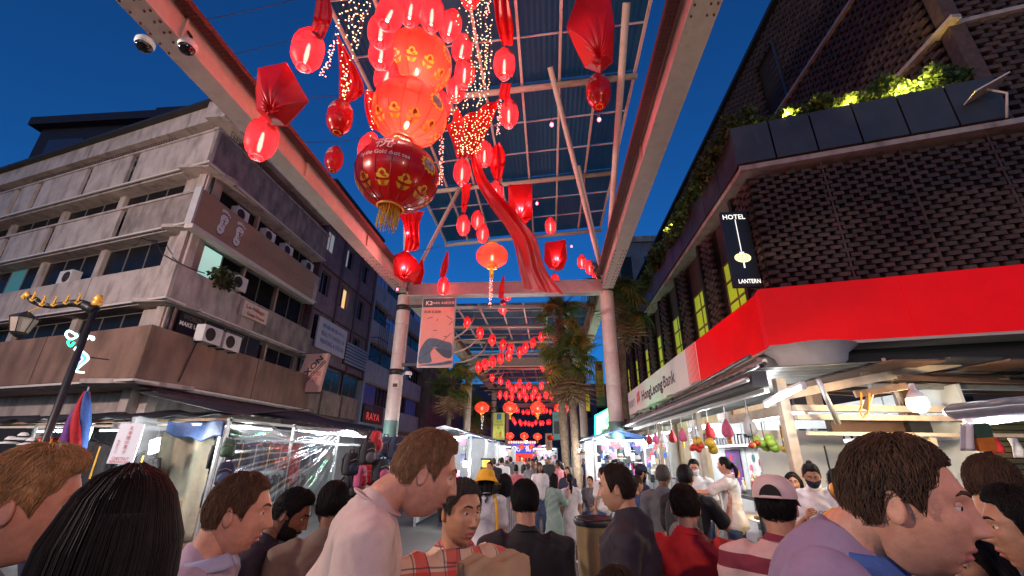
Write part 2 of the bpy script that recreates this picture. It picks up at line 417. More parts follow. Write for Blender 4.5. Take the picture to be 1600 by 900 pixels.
# ================================================================ buildings
DV = Vector((math.sin(R(-76)), math.cos(R(-76)), 0))      # the cross street, leftwards
class Face:
    """a facade plane: o origin at the ground, u along it, n out of it"""
    def __init__(s, o, u, n): s.o, s.u, s.n = Vector(o), Vector(u), Vector(n)
    def p(s, a, d, z): return s.o + s.u * a + s.n * d + Vector((0, 0, z))
    def slab(s, b, a0, a1, d0, d1, z0, z1):
        return b.obox(s.p((a0 + a1) / 2, (d0 + d1) / 2, (z0 + z1) / 2), s.u * (a1 - a0) / 2, s.n * (d1 - d0) / 2, (0, 0, (z1 - z0) / 2))
def put(face, name, m, par, *q):
    b = MB(); face.slab(b, *q); return b.build(name, m, par)
def window(face, par, a0, a1, d, z0, z1, nm=3, glass=None, frame=None, lit=None):
    """glass with a frame and mullions, set at depth d of the facade; panes are children of the window"""
    frame = frame or m_frame
    b = MB(); f = .05
    face.slab(b, a0, a1, d - .03, d + .03, z0, z0 + f); face.slab(b, a0, a1, d - .03, d + .03, z1 - f, z1)
    for i in range(nm + 1):
        x = a0 + f / 2 + (a1 - a0 - f) * i / nm; face.slab(b, x - f / 2, x + f / 2, d - .028, d + .028, z0 + f, z1 - f)
    w = b.build('window', frame, par)
    for i in range(nm):
        x0 = a0 + f + (a1 - a0 - f) * i / nm; x1 = a0 + (a1 - a0 - f) * (i + 1) / nm
        put(face, 'pane', (lit if lit and i in lit[1] else None) and lit[0] or glass or m_glass_d, w, x0 + .002, x1 - .002, d - .01 + random.uniform(-.004, .004), d + .006, z0 + f + .002, z1 - f - .002)
    return w
m_frame = mat('window_frame_grey', (.16, .15, .15), .5, .2, var=.15)
m_grille = mat('rusty_grille', (.09, .06, .05), .8, var=.4, scale=12)
m_wallin = mat('shaded_backwall', (.20, .17, .16), .9, var=.3, scale=1.5)
m_lit_cool = glow('lit_room_cool', (.45, .75, .68), .55)
m_lit_warm = glow('lit_room_warm', (1., .62, .25), .7)
m_lit_green = mat('green_tinted_window', (.25, .3, .01), .35, var=.35, scale=2.2, emit=(.33, .40, .02), estr=.55)

# ---- the corner block on the left: long concrete balconies
LB = thing('corner_building', 'stained concrete corner block with long balconies and a footprint sign', 'building', (-13, 12.9, 0))
fa = Face((-13, 12.9, 0), DV, Vector((-DV.y, DV.x, 0)) * (1 if Vector((-DV.y, DV.x, 0)).y < 0 else -1))   # towards the crossing
fb = Face((-13, 12.9, 0), (0, 1, 0), (1, 0, 0))                                                            # towards the market street
LA, LBY = 40.0, 8.3
core = MB(); core.prism([fa.p(0, -.9, 0) + Vector((-.9, .2, 0)), fa.p(LA, -.9, 0), fa.p(LA, -11, 0), (-24, 12.9 + LBY, 0), (-13.9, 12.9 + LBY, 0)][::-1], (0, 0, 14.6))
core.build('core_wall', m_wallin, LB)
BANDS = [(3.8, 5.4, 1.0, m_conc_b), (6.6, 7.8, .45, m_conc), (9.5, 10.75, .35, m_conc), (12.0, 13.45, .45, m_conc)]
for z0, z1, d, mm in BANDS:
    # slab soffit then separate parapet panels with dark open joints
    for face, L in ((fa, LA), (fb, LBY)):
        ez = .003 if face is fb else 0.; mit = 1.275 if face is fa else 1.265
        put(face, 'floor_slab', m_conc, LB, -mit * (d - .1), L, -.9, d - .1, z0 - .14 + ez, z0 - .006 + ez)
        a = 0.0; k = 0
        while a < L - .3:
            w = min((3.9, 4.6, 3.3, 4.2)[k % 4], L - a)
            if z0 > 11 and face is fa: w = min((4.3, 3.0, 3.6, 1.7)[k % 4], L - a)
            gap = .05 if z0 < 8 else (.42 if face is fa else .03)
            mm2 = m_conc_d if (face is fb and z0 > 11) or (9 < z0 < 10 and face is fa and k == 0) else mm
            if face is fb and 6 < z0 < 7 and k == 1: mm2 = m_conc_d
            p0 = put(face, 'parapet_panel', mm2, LB, a + (0 if k else -d * mit), a + w - gap, d - .12 - (.14 if mm2 is m_conc_d and face is fa else 0), d + random.uniform(-.006, .006), z0 + ez, z1 + ez)
            a += w; k += 1
        if z0 > 9: put(face, 'coping', m_conc, LB, -mit * (d + .05), L, d - .16, d + .05, z1 + .005 + ez, z1 + .09 + ez)
        put(face, 'drip_rail', m_steel_w, LB, -mit * (d + .06), L, d + .002, d + .06, z0 - .10 + ez, z0 - .03 + ez)
# roof fascia and dark gutter
for face, L in ((fa, LA), (fb, LBY)):
    ez = .003 if face is fb else 0.
    put(face, 'roof_fascia', m_conc, LB, -.445, L, -.5, .35, 14.25 + ez, 15.05 + ez)
    put(face, 'gutter', m_dark, LB, -.765, L, -.4, .6, 15.06 + ez, 15.18 + ez)
# recessed walls and windows per storey
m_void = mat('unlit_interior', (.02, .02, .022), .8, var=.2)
for (z0, z1, dd) in ((5.4, 6.46, -.1), (7.8, 9.36, -.15), (10.86, 11.86, -.1)):
    for face, L in ((fa, LA), (fb, LBY)):
        a = .0; k = 0
        while a < L - 1:
            put(face, 'pier', m_conc, LB, a, a + (1.25 if k == 0 and face is fa else .35 if face is fa else .9 if k == 0 else .12), dd - .25, dd + .04, z0, z1)
            a0 = a + (1.25 if k == 0 and face is fa else .35 if face is fa else .9 if k == 0 else .12)
            w = 3.6 if face is fa else 2.3
            lit = None
            if face is fb and abs(z0 - 7.8) < .1 and k == 0: lit = (m_lit_cool, (0,))
            if face is fa and abs(z0 - 7.8) < .1 and k == 2: lit = (mat('dim_teal_room', (.02, .08, .09), .4, var=.3, emit=(.05, .16, .17), estr=.5), (1,))
            window(face, LB, a0 + .003, min(a0 + w, L), dd - .12, z0 + .02, z1 - .02, 3 if face is fa else 2, lit=lit)
            a = a0 + w + .003; k += 1
# ground floor shopfront wall
for face, L in ((fa, LA), (fb, LBY)):
    put(face, 'shop_wall', m_conc, LB, 0, L, -.6, -.3, 0, 3.65)
    for k in range(3 if face is fb else 5):
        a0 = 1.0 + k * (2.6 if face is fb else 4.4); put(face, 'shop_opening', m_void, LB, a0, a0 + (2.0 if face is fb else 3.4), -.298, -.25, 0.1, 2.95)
# wire grilles above the top parapet
for face, a0, a1 in ((fb, .35, 8.0), (fa, 2.6, 12.5), (fa, 15, 22)):
    b = MB(); n = int((a1 - a0) / .16)
    for i in range(n + 1): x = a0 + (a1 - a0) * i / n; face.slab(b, x - .008, x + .008, .12, .136, 13.56, 14.2)
    for j in range(5): z = 13.6 + j * .14; face.slab(b, a0, a1, .137, .15, z, z + .016)
    g_ = b.build('wire_grille', m_grille, LB); g_['kind'] = 'stuff'
# downpipes and cables on the walls
for a, z0, z1, d in ((.15, 5.42, 6.5, .0), (.2, 10.9, 11.8, .0)):
    b = MB().tube([fb.p(a, d + .08, z0), fb.p(a, d + .08, z1)], .06, 8); b.build('downpipe', m_dark, LB, True)
def cable(name, pts, r, m, par=None, n=5, sag=0.):
    P = []
    pts = [Vector(p) for p in pts]
    for a, b_ in zip(pts, pts[1:]):
        for i in range(8): t = i / 8; q = a.lerp(b_, t); q.z -= sag * 4 * t * (1 - t); P.append(q)
    P.append(pts[-1]); return MB().tube(P, r, n).build(name, m, par, True)
cable('wall_cable', [fa.p(2.4, .3, 9.0), fa.p(2.2, .25, 9.3), fa.p(1.2, .3, 9.0), fa.p(.2, .5, 8.2), fb.p(.6, .5, 7.9)], .022, m_black, LB, sag=.06)
cable('wall_cable', [fa.p(2.0, 1.05, 5.4), fa.p(1.9, 1.06, 4.6), fa.p(1.95, 1.05, 3.6)], .025, m_black, LB)
cable('wall_cable', [fb.p(.5, 1.05, 5.4), fb.p(.2, 1.05, 3.9)], .02, m_black, LB)
# footprint signboard on the street side
fs = thing('footprint_signboard', 'long faded tan signboard with two white footprints on the corner block', 'sign', (-12.4, 12.6, 9.3))
fsg = Face((-12.4, 12.3, 0), (0, 1, 0), (1, 0, 0))
m_tan = mat('faded_tan_board', S(150, 118, 92), .6, var=.12, scale=.8, stain=(.28, .10, .06), stain_amt=.15, streak=(.8, .5, 1.4))
put(fsg, 'board', m_tan, fs, 0, 8.1, -.25, -.004, 9.3, 10.72)
put(fsg, 'end_cap', mat('pale_aluminium', (.5, .48, .46), .5, .2, var=.1), fs, -.09, -.002, -.25, .01, 9.26, 10.76)
put(fsg, 'light_trough', m_steel_w, fs, -.1, 8.2, -.2, .12, 9.08, 9.25)
m_ink = mat('dark_ink', (.03, .03, .04), .6, var=0); m_fpale = mat('white_sole_print', (.62, .60, .58), .6, var=.1)
for cx, cz, ro in ((1.25, 10.02, -.12), (2.15, 9.98, -.05)):
    sole = [(-.17, -.42), (-.05, -.5), (.1, -.46), (.17, -.3), (.13, -.05), (.22, .15), (.2, .3), (.05, .36), (-.14, .33), (-.22, .18), (-.14, -.1), (-.2, -.3)]
    def F(p): c, s_ = math.cos(ro), math.sin(ro); return fsg.p(cx + p[0] * c - p[1] * s_, .003, cz + p[0] * s_ + p[1] * c)
    for (sc_, off, mm) in ((1.09, .0, m_ink), (1., .004, m_fpale)):
        b = MB(); b.add([F((x * sc_, z * sc_)) + Vector((off, 0, 0)) for x, z in sole], [tuple(range(len(sole)))]); b.build('sole_print', mm, fs)
        for i in range(5):
            x, z, r_ = -.19 + i * .1, .42 + .05 * math.sin(i * .9) + .03, .062 - .006 * i
            b = MB(); b.add([F((x + r_ * sc_ * math.cos(t * .7), z + r_ * 1.25 * sc_ * math.sin(t * .7))) + Vector((off, 0, 0)) for t in range(9)], [tuple(range(9))]); b.build('toe_print', mm, fs)
    b = MB()
    for q in ((-.05, .1, .06, .12), (.03, .0, .08, -.02), (-.02, -.1, .03, -.16), (.0, .2, .05, .25), (-.08, -.3, .04, -.34), (.02, .12, .03, -.05)):
        a_, c_ = F((q[0], q[1])), F((q[2], q[3])); b.bar(a_ + Vector((.008, 0, 0)), c_ + Vector((.008, 0, 0)), .03, .006, (1, 0, 0))
    b.build('reflex_mark', m_ink, fs)
text('BEST  &  REFLEXOLOGY', fsg.p(5.2, .004, 9.95), (0, 1, 0), (0, 0, 1), .5, mat('faint_lettering', S(138, 106, 88), .6, var=.1), fs, space=1.15)
# guest house sign, make-up studio shopfront letters
gh = thing('guest_house_sign', 'small pale guest house signboard with red lettering', 'sign', fb.p(3.6, .5, 7.3))
put(fb, 'board', mat('cream_board', S(205, 190, 170), .5, var=.08), gh, 2.75, 4.35, .46, .62, 7.0, 7.62)
m_redl = mat('red_lettering', S(170, 20, 25), .5, var=0)
text('Le-Village', fb.p(3.5, .625, 7.40), (0, 1, 0), (0, 0, 1), .1, m_redl, gh, fit=(1.2, .22), bold=.02)
text('Guest House', fb.p(3.6, .625, 7.16), (0, 1, 0), (0, 0, 1), .1, m_redl, gh, fit=(1.15, .15), bold=.02)
mk = thing('studio_sign', 'dark make up studio window sign with white letters', 'sign', fb.p(1.6, .2, 5.9))
put(fb, 'board', mat('navy_board', (.014, .018, .03), .3, var=.2), mk, .5, 4.9, .0, .12, 5.42, 6.44)
m_wl = mat('white_lettering', (.7, .7, .7), .5, var=0, emit=(.7, .7, .7), estr=.12); m_gl = mat('grey_lettering', (.2, .2, .21), .5, var=0)
text('WORLD', fb.p(1.05, .125, 6.28), (0, 1, 0), (0, 0, 1), .1, m_gl, mk, fit=(.8, .17), shear=.1); text('PERFECT', fb.p(3.35, .125, 6.28), (0, 1, 0), (0, 0, 1), .1, m_gl, mk, fit=(1.1, .17), shear=.1)
text('MAKE UP', fb.p(1.0, .125, 6.03), (0, 1, 0), (0, 0, 1), .1, m_wl, mk, fit=(.9, .16), bold=.03); text('STUDIO', fb.p(3.35, .125, 6.03), (0, 1, 0), (0, 0, 1), .1, m_wl, mk, fit=(.75, .16), bold=.03)
for a in (1.62, 2.68, 4.1): put(fb, 'mullion', m_frame, mk, a - .02, a + .02, .122, .15, 5.42, 6.44)
# air conditioners
def aircon(face, a, d, z, label, w=.85):
    t = thing('air_conditioner', label, 'air conditioner', face.p(a, d, z))
    put(face, 'casing', mat('aircon_casing', (.55, .53, .50), .5, var=.12), t, a - w / 2, a + w / 2, d, d + .32, z, z + .58)
    c = face.p(a - .12, d + .324, z + .29); n_ = 20
    b = MB(); b.add([c + face.u * .23 * math.cos(i * 2 * math.pi / n_) + Vector((0, 0, .23 * math.sin(i * 2 * math.pi / n_))) for i in range(n_)], [tuple(range(n_))]); b.build('fan_opening', m_black, t)
    b = MB()
    for r_ in (.06, .11, .16, .21): b.tube([c + face.n * .012 + face.u * r_ * math.cos(i * 2 * math.pi / n_) + Vector((0, 0, r_ * math.sin(i * 2 * math.pi / n_))) for i in range(n_ + 1)], .006, 4)
    b.build('fan_guard', m_grille, t)
    for s_ in (-.3, .3): put(face, 'bracket', m_dark, t, a + s_ - .02, a + s_ + .02, d - .3, d + .3, z - .05, z - .002)
aircon(fb, .75, 1.02, 5.30, 'boxy air conditioner on the brown ledge under WORLD')
aircon(fb, 1.75, 1.02, 5.28, 'boxy air conditioner on the brown ledge nearer STUDIO')
for i, (a, la) in enumerate(((1.9, 'air conditioner above the two footprints'), (3.8, 'air conditioner peeping over the middle of the footprint board'), (5.3, 'air conditioner third along the footprint board'), (7.3, 'air conditioner at the far end of the footprint board'))):
    aircon(fb, a, -.05, 10.80, la, .7)
aircon(fb, 2.2, .36, 7.86, 'blue labelled air conditioner beside the balcony shrub', .8)
aircon(fa, 6.0, .0, 7.84, 'air conditioner on the balcony facing the crossing', .8)
# shrub growing out of the balcony
m_leaf_d = mat('dry_shrub_leaf', (.05, .065, .025), .6, var=.5, scale=9, transl=(.05, .07, .02, .3))
m_leaf_g = mat('green_leaf', (.045, .09, .022), .55, var=.5, scale=7, transl=(.10, .16, .03, .35))
def leaf_cloud(b, c, rad, n, size, seed, droop=0.):
    rs = random.Random(seed)
    for i in range(n):
        while True:
            p = Vector((rs.uniform(-1, 1), rs.uniform(-1, 1), rs.uniform(-1, 1)))
            if .15 < p.length < 1: break
        p = Vector((p.x * rad[0], p.y * rad[1], p.z * rad[2])) + Vector(c)
        d = Vector((rs.uniform(-1, 1), rs.uniform(-1, 1), rs.uniform(-.6, 1) - droop)).normalized(); s_ = d.orthogonal().normalized(); s_.rotate(Matrix.Rotation(rs.uniform(0, 6.28), 3, d))
        l_ = size * rs.uniform(.6, 1.5); w_ = l_ * .3
        b.add([p, p + d * l_ * .5 + s_ * w_, p + d * l_, p + d * l_ * .5 - s_ * w_], [(0, 1, 2, 3)])
sh = thing('balcony_shrub', 'wild shrub sprouting from the stained balcony of the corner block', 'shrub', fb.p(1.45, .5, 7.6))
b = MB(); leaf_cloud(b, fb.p(1.45, .55, 8.05), (.4, .6, .42), 420, .17, 3, .6); b.build('foliage', m_leaf_d, sh)
b = MB()
for i in range(7): b.tube([fb.p(1.3 + .05 * i, .4, 7.6), fb.p(1.2 + .09 * i, .5, 7.85), fb.p(1.0 + .15 * i, .62, 8.2)], [.025, .02, .008], 5)
b.build('stem', m_wood, sh)

# ---- the purple grey shophouse next to it
m_mauve = mat('mauve_plaster', (.17, .125, .15), .85, var=.25, scale=1.2, bump=.2, bscale=25, stain=(.05, .035, .04), stain_amt=.45)
m_mauve_d = mat('mauve_rib', (.10, .065, .08), .8, var=.2)
PB = thing('mauve_shophouse', 'mauve plaster shophouse with ribbed facade and small deep windows', 'building', (-13, 21.3, 0))
fp = Face((-13, 21.3, 0), (0, 1, 0), (1, 0, 0)); PW = 8.0
put(fp, 'core_wall', m_mauve, PB, 0, PW, -9, -.35, 0, 17.3)
put(fp, 'roof_edge', m_dark, PB, -.1, PW + .1, -1, .3, 17.302, 17.5)
zs = [3.9, 6.6, 9.3, 12.0, 14.7, 17.3]
for r_ in range(5):
    z0 = zs[r_]
    for c_ in range(3):
        a0 = .35 + c_ * 2.55; a1 = a0 + 2.3
        if r_: 
            put(fp, 'spandrel', m_mauve, PB, a0, a1, -.34, .02, z0, z0 + 1.05)
            put(fp, 'window_pier', m_mauve, PB, a0, a0 + .3, -.34, -.02, z0 + 1.052, zs[r_ + 1] - .02); put(fp, 'window_pier', m_mauve, PB, a1 - .95, a1, -.34, -.02, z0 + 1.052, zs[r_ + 1] - .02)
            lit = {(2, 1): (m_lit_warm, (1,)), (3, 0): (mat('dim_white_room', (.3, .3, .32), .5, var=.2, emit=(.4, .42, .45), estr=.35), (0, 1)), (3, 1): (_M['dim_white_room'], (0,)) if 'dim_white_room' in _M else None}.get((r_, c_))
            window(fp, PB, a0 + .303, a1 - .953, -.2, z0 + 1.06, zs[r_ + 1] - .25, 2, lit=lit)
            put(fp, 'lintel', m_mauve, PB, a0 + .303, a1 - .953, -.34, -.02, zs[r_ + 1] - .248, zs[r_ + 1] - .02)
        else:
            put(fp, 'spandrel', mat('beige_plaster', (.27, .21, .17), .85, var=.3, scale=2, stain=(.05, .04, .035), stain_amt=.5), PB, a0, a1, -.34, .02, z0 - .1, z0 + 1.2)
            window(fp, PB, a0 + .1, a1 - .1, -.2, z0 + 1.25, zs[1] - .1, 2, glass=mat('teal_glass', (.02, .045, .05), .15, var=.3))
    put(fp, 'ledge', m_mauve_d, PB, 0, PW, -.3, .12, zs[r_ + 1] - .018, zs[r_ + 1] + .06 - .062)
for c_ in range(4): put(fp, 'rib', m_mauve_d, PB, .1 + c_ * 2.55, .34 + c_ * 2.55, -.33, .1, 6.5, 17.2)
dx = thing('lightbox_sign', 'tilted pinkish DEXON lightbox hung on a black bracket', 'sign', (-11.9, 21.5, 6.6))
m_dex = mat('pink_lightbox', S(190, 140, 130), .5, var=.08, emit=S(190, 140, 130), estr=.08)
q0 = [pt(455, 612, Y=20.6), pt(497, 612, Y=20.6), pt(513, 552, Y=20.6), pt(480, 553, Y=20.6)]
b = MB(); b.prism(q0, (0, .25, 0)); b.build('case', m_dex, dx)
u_ = (q0[2] - q0[0]).normalized()
text('DEXON', (q0[0] + q0[1] + q0[2] + q0[3]) / 4 + Vector((-.12, -.008, .1)), u_, Vector((-u_.z, 0, u_.x)), .1, m_ink, dx, fit=(1.75, .3), bold=.03)
for off in (.24, .33): 
    b = MB(); b.bar(q0[0] + u_ * .15 + Vector((u_.z, 0, -u_.x)) * (off - .1) + Vector((0, -.008, 0)), q0[2] - u_ * .35 + Vector((u_.z, 0, -u_.x)) * (off - .1) + Vector((0, -.008, 0)), .004, .05); b.build('underline', m_ink, dx)
text('铁板\n烧', q0[1] + Vector((-.28, -.01, .75)), (1, 0, 0), (0, 0, 1), .3, m_redl, dx)
MB().bar(q0[0] + Vector((-.6, .1, -.05)), q0[1] + Vector((.1, .1, -.05)), .05, .05).build('bracket', m_black, dx); MB().bar(q0[3] + Vector((-.8, .1, .03)), q0[2] + Vector((.1, .1, .03)), .03, .03).build('bracket', m_black, dx)
cs = thing('clinic_sign', 'white printed signboard with blue lettering on the mauve shophouse', 'sign', (-12.8, 23, 8))
put(fp, 'board', mat('white_board', S(175, 175, 185), .5, var=.06), cs, .9, 4.4, .1, .2, 7.25, 9.0)
for i, s_ in enumerate(('美丽发型中心', 'BEAUTY HARBOUR', 'PRINTING & DESIGN')): text(s_, fp.p(2.75, .205, 8.6 - i * .45), (0, 1, 0), (0, 0, 1), .1, mat('blue_lettering', S(40, 60, 130), .5, var=0), cs, fit=(2.9, .26))
ls = thing('slatted_signboard', 'grey slatted signboard grille beside the white printed sign', 'sign', (-12.8, 27, 7.6))
for i in range(7): put(fp, 'slat', m_steel_g, ls, 4.6, 7.8, .12, .2, 7.1 + i * .2, 7.22 + i * .2)
put(fp, 'backing', m_dark, ls, 4.6, 7.8, .05, .11, 7.0, 8.45)

# ---- the white and blue banded block further on
m_wblue = mat('pale_blue_plaster', (.32, .35, .42), .8, var=.2, scale=.9, stain=(.10, .10, .12), stain_amt=.2)
WB = thing('banded_block', 'pale blue banded office block beyond the mauve shophouse', 'building', (-13, 29.4, 0))
fw_ = Face((-13, 29.4, 0), (0, 1, 0), (1, 0, 0)); WW = 14
put(fw_, 'core_wall', m_wallin, WB, 0, WW, -9, -.5, 0, 16.4)
for i, z0 in enumerate((3.6, 6.6, 9.6, 12.6, 15.4)):
    for k in range(4): put(fw_, 'parapet_panel', m_wblue, WB, k * 3.5, k * 3.5 + 3.45, -.3, .05, z0, z0 + 1.45)
    if i < 4:
        for k in range(4):
            window(fw_, WB, k * 3.5 + .2, k * 3.5 + 3.3, -.35, z0 + 1.5, z0 + 2.95, 4, glass=mat('violet_glass', (.03, .03, .08), .1, var=.4, emit=(.05, .05, .25), estr=.18) if (i + k) % 3 == 0 else None)
    put(fw_, 'slab_edge', m_conc, WB, 0, WW, -.49, -.02, z0 - .12, z0 - .003)
put(fw_, 'end_wall', m_wblue, WB, -.05, .18, -.5, .1, 0, 16.8)
put(fw_, 'shop_wall', m_conc, WB, 0, WW, -.4, -.3, 0, 3.4)
ry = thing('shop_sign', 'black RAYA shop sign with red letters over the stall roof', 'sign', (-12.9, 30.5, 4))
put(fw_, 'board', m_black, ry, .3, 4.0, .1, .2, 3.75, 5.0)
text('RAYA', fw_.p(2.1, .21, 4.2), (0, 1, 0), (0, 0, 1), .1, glow('red_letters', (.8, .08, .06), .5), ry, fit=(2.4, .5)); text('HOTEL', fw_.p(1.3, .21, 4.75), (0, 1, 0), (0, 0, 1), .1, m_gl, ry, fit=(1.4, .28))
fe = thing('fire_escape_cage', 'black barred balcony cage on the banded block', 'cage', (-12.7, 29.8, 9))
b = MB()
for i in range(6): fw_.slab(b, .1 + i * .35, .13 + i * .35, .72, .75, 8.2, 11)
for z in (8.2, 9.6, 11): fw_.slab(b, .05, 2.0, .7, .77, z, z + .04); fw_.slab(b, .05, .1, .05, .7, z, z + .04)
b.build('bars', m_black, fe)
OB = thing('brown_back_wall', 'dim brown blank wall block far along the left side', 'building', (-12, 44, 0))
MB().box(-20, -12.2, 43.6, 60, 0, 11).build('wall', m_conc_b, OB); MB().box(-20.2, -12.0, 43.5, 60, 11.002, 11.3).build('coping', m_dark, OB)
TWZ = (pt(0, 195, Y=40).z - 1.2, pt(130, 183, Y=46).z - 1.2)
# dark towers behind the corner block
for i, (x0, y0, w, d_, h, la) in enumerate(((-66, 40, 22, 14, TWZ[0], 'dark flat roofed tower at the left picture edge'), (-56, 46, 16, 12, TWZ[1], 'dark stepped tower with blue glass strip behind the corner block'))):
    t = thing('dark_tower', la, 'building', (x0 + w / 2, y0, 0))
    mt = mat('dark_tower_wall', (.03, .02, .032), .8, var=.3)
    MB().box(x0, x0 + w, y0, y0 + d_, 0, h).build('wall', mt, t); MB().box(x0 - 1, x0 + w + .6, y0 - 1, y0 + d_ + 1, h + .002, h + 1.2).build('roof_slab', mt, t)
    if i == 1:
        MB().box(x0 + w + .002, x0 + w + .2, y0 + 1, y0 + d_ - 1, h - 4, h - .5).build('glass_strip', mat('blue_glass', (.02, .05, .12), .1, var=.2), t)
        MB().box(x0 + 1, x0 + w - 3, y0 - .2, y0 - .002, h - 5, h - 1).build('window_band', m_glass_d, t)
    else:
        for k in range(3): MB().box(x0 + 2 + k * 6, x0 + 7 + k * 6, y0 - .2, y0 - .002, h - 7, h - 2).build('window_band', mat('violet_panel', (.05, .045, .09), .5, var=.2), t)

# ---- the brick lattice hotel with the bank below, on the right
m_brick = mat('dark_brick', (.050, .030, .025), .8, var=.45, scale=5, bump=.35, bscale=45)
m_brick2 = mat('dark_brick_worn', (.072, .043, .036), .85, var=.4, scale=6, bump=.35, bscale=45)
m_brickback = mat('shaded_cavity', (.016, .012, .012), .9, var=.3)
m_plant = mat('charcoal_planter_panel', (.028, .03, .036), .5, var=.3, scale=2, stain=(.10, .09, .08), stain_amt=-.1)
HT = thing('brick_hotel', 'dark perforated brick hotel with planter terrace above the bank', 'building', (5.3, 9.9, 0))
hr = Face((5.3, 9.9, 0), -DV, Vector((DV.y, -DV.x, 0)) * (1 if Vector((DV.y, -DV.x, 0)).y < 0 else -1))   # face to the crossing
hs = Face((5.3, 9.9, 0), (0, 1, 0), (-1, 0, 0))                                                            # face to the market street
bm_ = MB(); bm_.obox((0, 0, 0), (.112, 0, 0), (0, .05, 0), (0, 0, .047)); brick_me = bm_.mesh('brick', m_brick)
bm2 = MB(); bm2.obox((0, 0, 0), (.112, 0, 0), (0, .05, 0), (0, 0, .047)); brick_me2 = bm2.mesh('brick', m_brick2)
nb = [0]
def lattice(face, par, a0, a1, z0, z1, d=0., singles=0, holes=(), seed=1, sz=1.):
    """hit and miss brickwork: every other header left out, in front of a dark cavity"""
    rs = random.Random(seed); ph, pw = .115 * sz, .34 * sz
    mass = MB(); mass2 = MB(); rows = int((z1 - z0) / ph)
    rot = math.atan2(face.u.y, face.u.x)
    for r_ in range(rows):
        z = z0 + (r_ + .5) * ph; off = (pw / 2 if r_ % 2 else 0)
        a = a0 + off
        while a < a1 - .06:
            c = a + .112 * sz
            if c > a1 - .1: break
            if not any(h[0] < c < h[1] and h[2] < z < h[3] for h in holes):
                dd = d + rs.uniform(-.012, .012) + (.022 if (r_ // 2 + int(a / pw)) % 2 else 0)
                if nb[0] < 300 and singles > 0 and rs.random() < 1:
                    o = link('brick', brick_me if rs.random() < .7 else brick_me2, par); P_ = face.p(c, dd - .05, z); o.location = wm(par).inverted() @ P_
                    o.rotation_euler = (0, 0, rot + rs.uniform(-.02, .02)); nb[0] += 1; singles -= 1
                else:
                    face.slab(mass if rs.random() < .7 else mass2, c - .112 * sz, c + .112 * sz, dd - .10, dd, z - .047 * sz, z + .047 * sz)
            a += pw
    for mm_, k_ in ((mass, m_brick), (mass2, m_brick2)):
        if mm_.v: o = mm_.build('brickwork', k_, par); o['kind'] = 'stuff'
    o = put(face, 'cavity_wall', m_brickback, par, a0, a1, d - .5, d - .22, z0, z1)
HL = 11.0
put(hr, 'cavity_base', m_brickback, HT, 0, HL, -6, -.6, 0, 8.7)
lattice(hr, HT, .0, HL, 5.42, 8.72, 0, singles=300)
for i in range(6): put(hr, 'pilaster_joint', m_brick2, HT, 1.62 + i * 1.62, 1.66 + i * 1.62, -.1, .012, 5.42, 8.72)
m_ledge = mat('pale_ledge', (.36, .31, .28), .8, var=.25, scale=3, stain=(.08, .06, .05), stain_amt=.3)
put(hr, 'ledge', m_ledge, HT, -.2, HL, -.3, .22, 8.74, 8.88)
put(hs, 'ledge', m_ledge, HT, -.2, 28, -.3, .2, 8.742, 8.878)
PZ0, PZ1 = 8.9, 10.05                                                     # planter boxes
for i in range(6):
    put(hr, 'planter_panel', m_plant, HT, -.25 + i * .92, .63 + i * .92, -.02, .30, PZ0, PZ1)
for i in range(20): put(hs, 'planter_panel', m_plant, HT, -.1 + i * 1.25, 1.12 + i * 1.25, -.02, .26, PZ0, PZ1)
put(hr, 'terrace_floor', m_conc_d, HT, .1, 5.2, -1.2, -.05, 8.9, 9.85)
# upper volume, set back from the street
hu = Face((10.25, 8.66, 0), (0, 1, 0), (-1, 0, 0)); HUZ = 20.3
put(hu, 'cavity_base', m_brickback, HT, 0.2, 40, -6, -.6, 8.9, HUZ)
holes = []
for a0 in (6.2, 13.2, 20.5, 28): holes += [(a0, a0 + 1.7, 9.6, 12.0), (a0, a0 + 1.7, 12.6, 15.4), (a0, a0 + 1.7, 16.0, 19.2)]
lattice(hu, HT, 0.35, 26, 9.0, HUZ, 0, holes=holes, seed=5, sz=1.25)
lattice(hr, HT, 5.45, HL, 9.1, HUZ - 4, 0, seed=6, sz=1.2)
put(hr, 'corner_pier', m_brick2, HT, 5.1, 5.42, -.3, .06, 8.9, HUZ)
for z in (12.0, 15.8):
    put(hu, 'string_course', m_ledge, HT, -.3, 40, -.1, .12, z, z + .12); put(hr, 'string_course', m_ledge, HT, 5.0, HL, -.1, .1, z + .002, z + .118)
put(hu, 'roof_edge', m_dark, HT, -.3, 40, -.4, .2, HUZ + .002, HUZ + .2)
m_shut = mat('timber_shutter', (.11, .06, .035), .7, var=.3)
for h in holes[:9]:
    w = window(hu, HT, h[0] + .05, h[1] - .05, -.3, h[2], h[3], 3, glass=m_glass_d, frame=m_shut)
    for i in range(9): z = h[2] + .2 + i * (h[3] - h[2] - .4) / 9; put(hu, 'louvre', m_shut, w, h[0] + .12, h[0] + .8, -.26, -.2, z, z + .04)
    put(hu, 'lit_slit', glow('amber_slit', (1., .6, .25), .5), w, h[0] + .86, h[0] + .95, -.27, -.262, h[2] + .3, h[2] + .9)
    put(hu, 'reveal', m_plant, HT, h[0] - .14, h[0] - .0, -.4, .06, h[2], h[3])
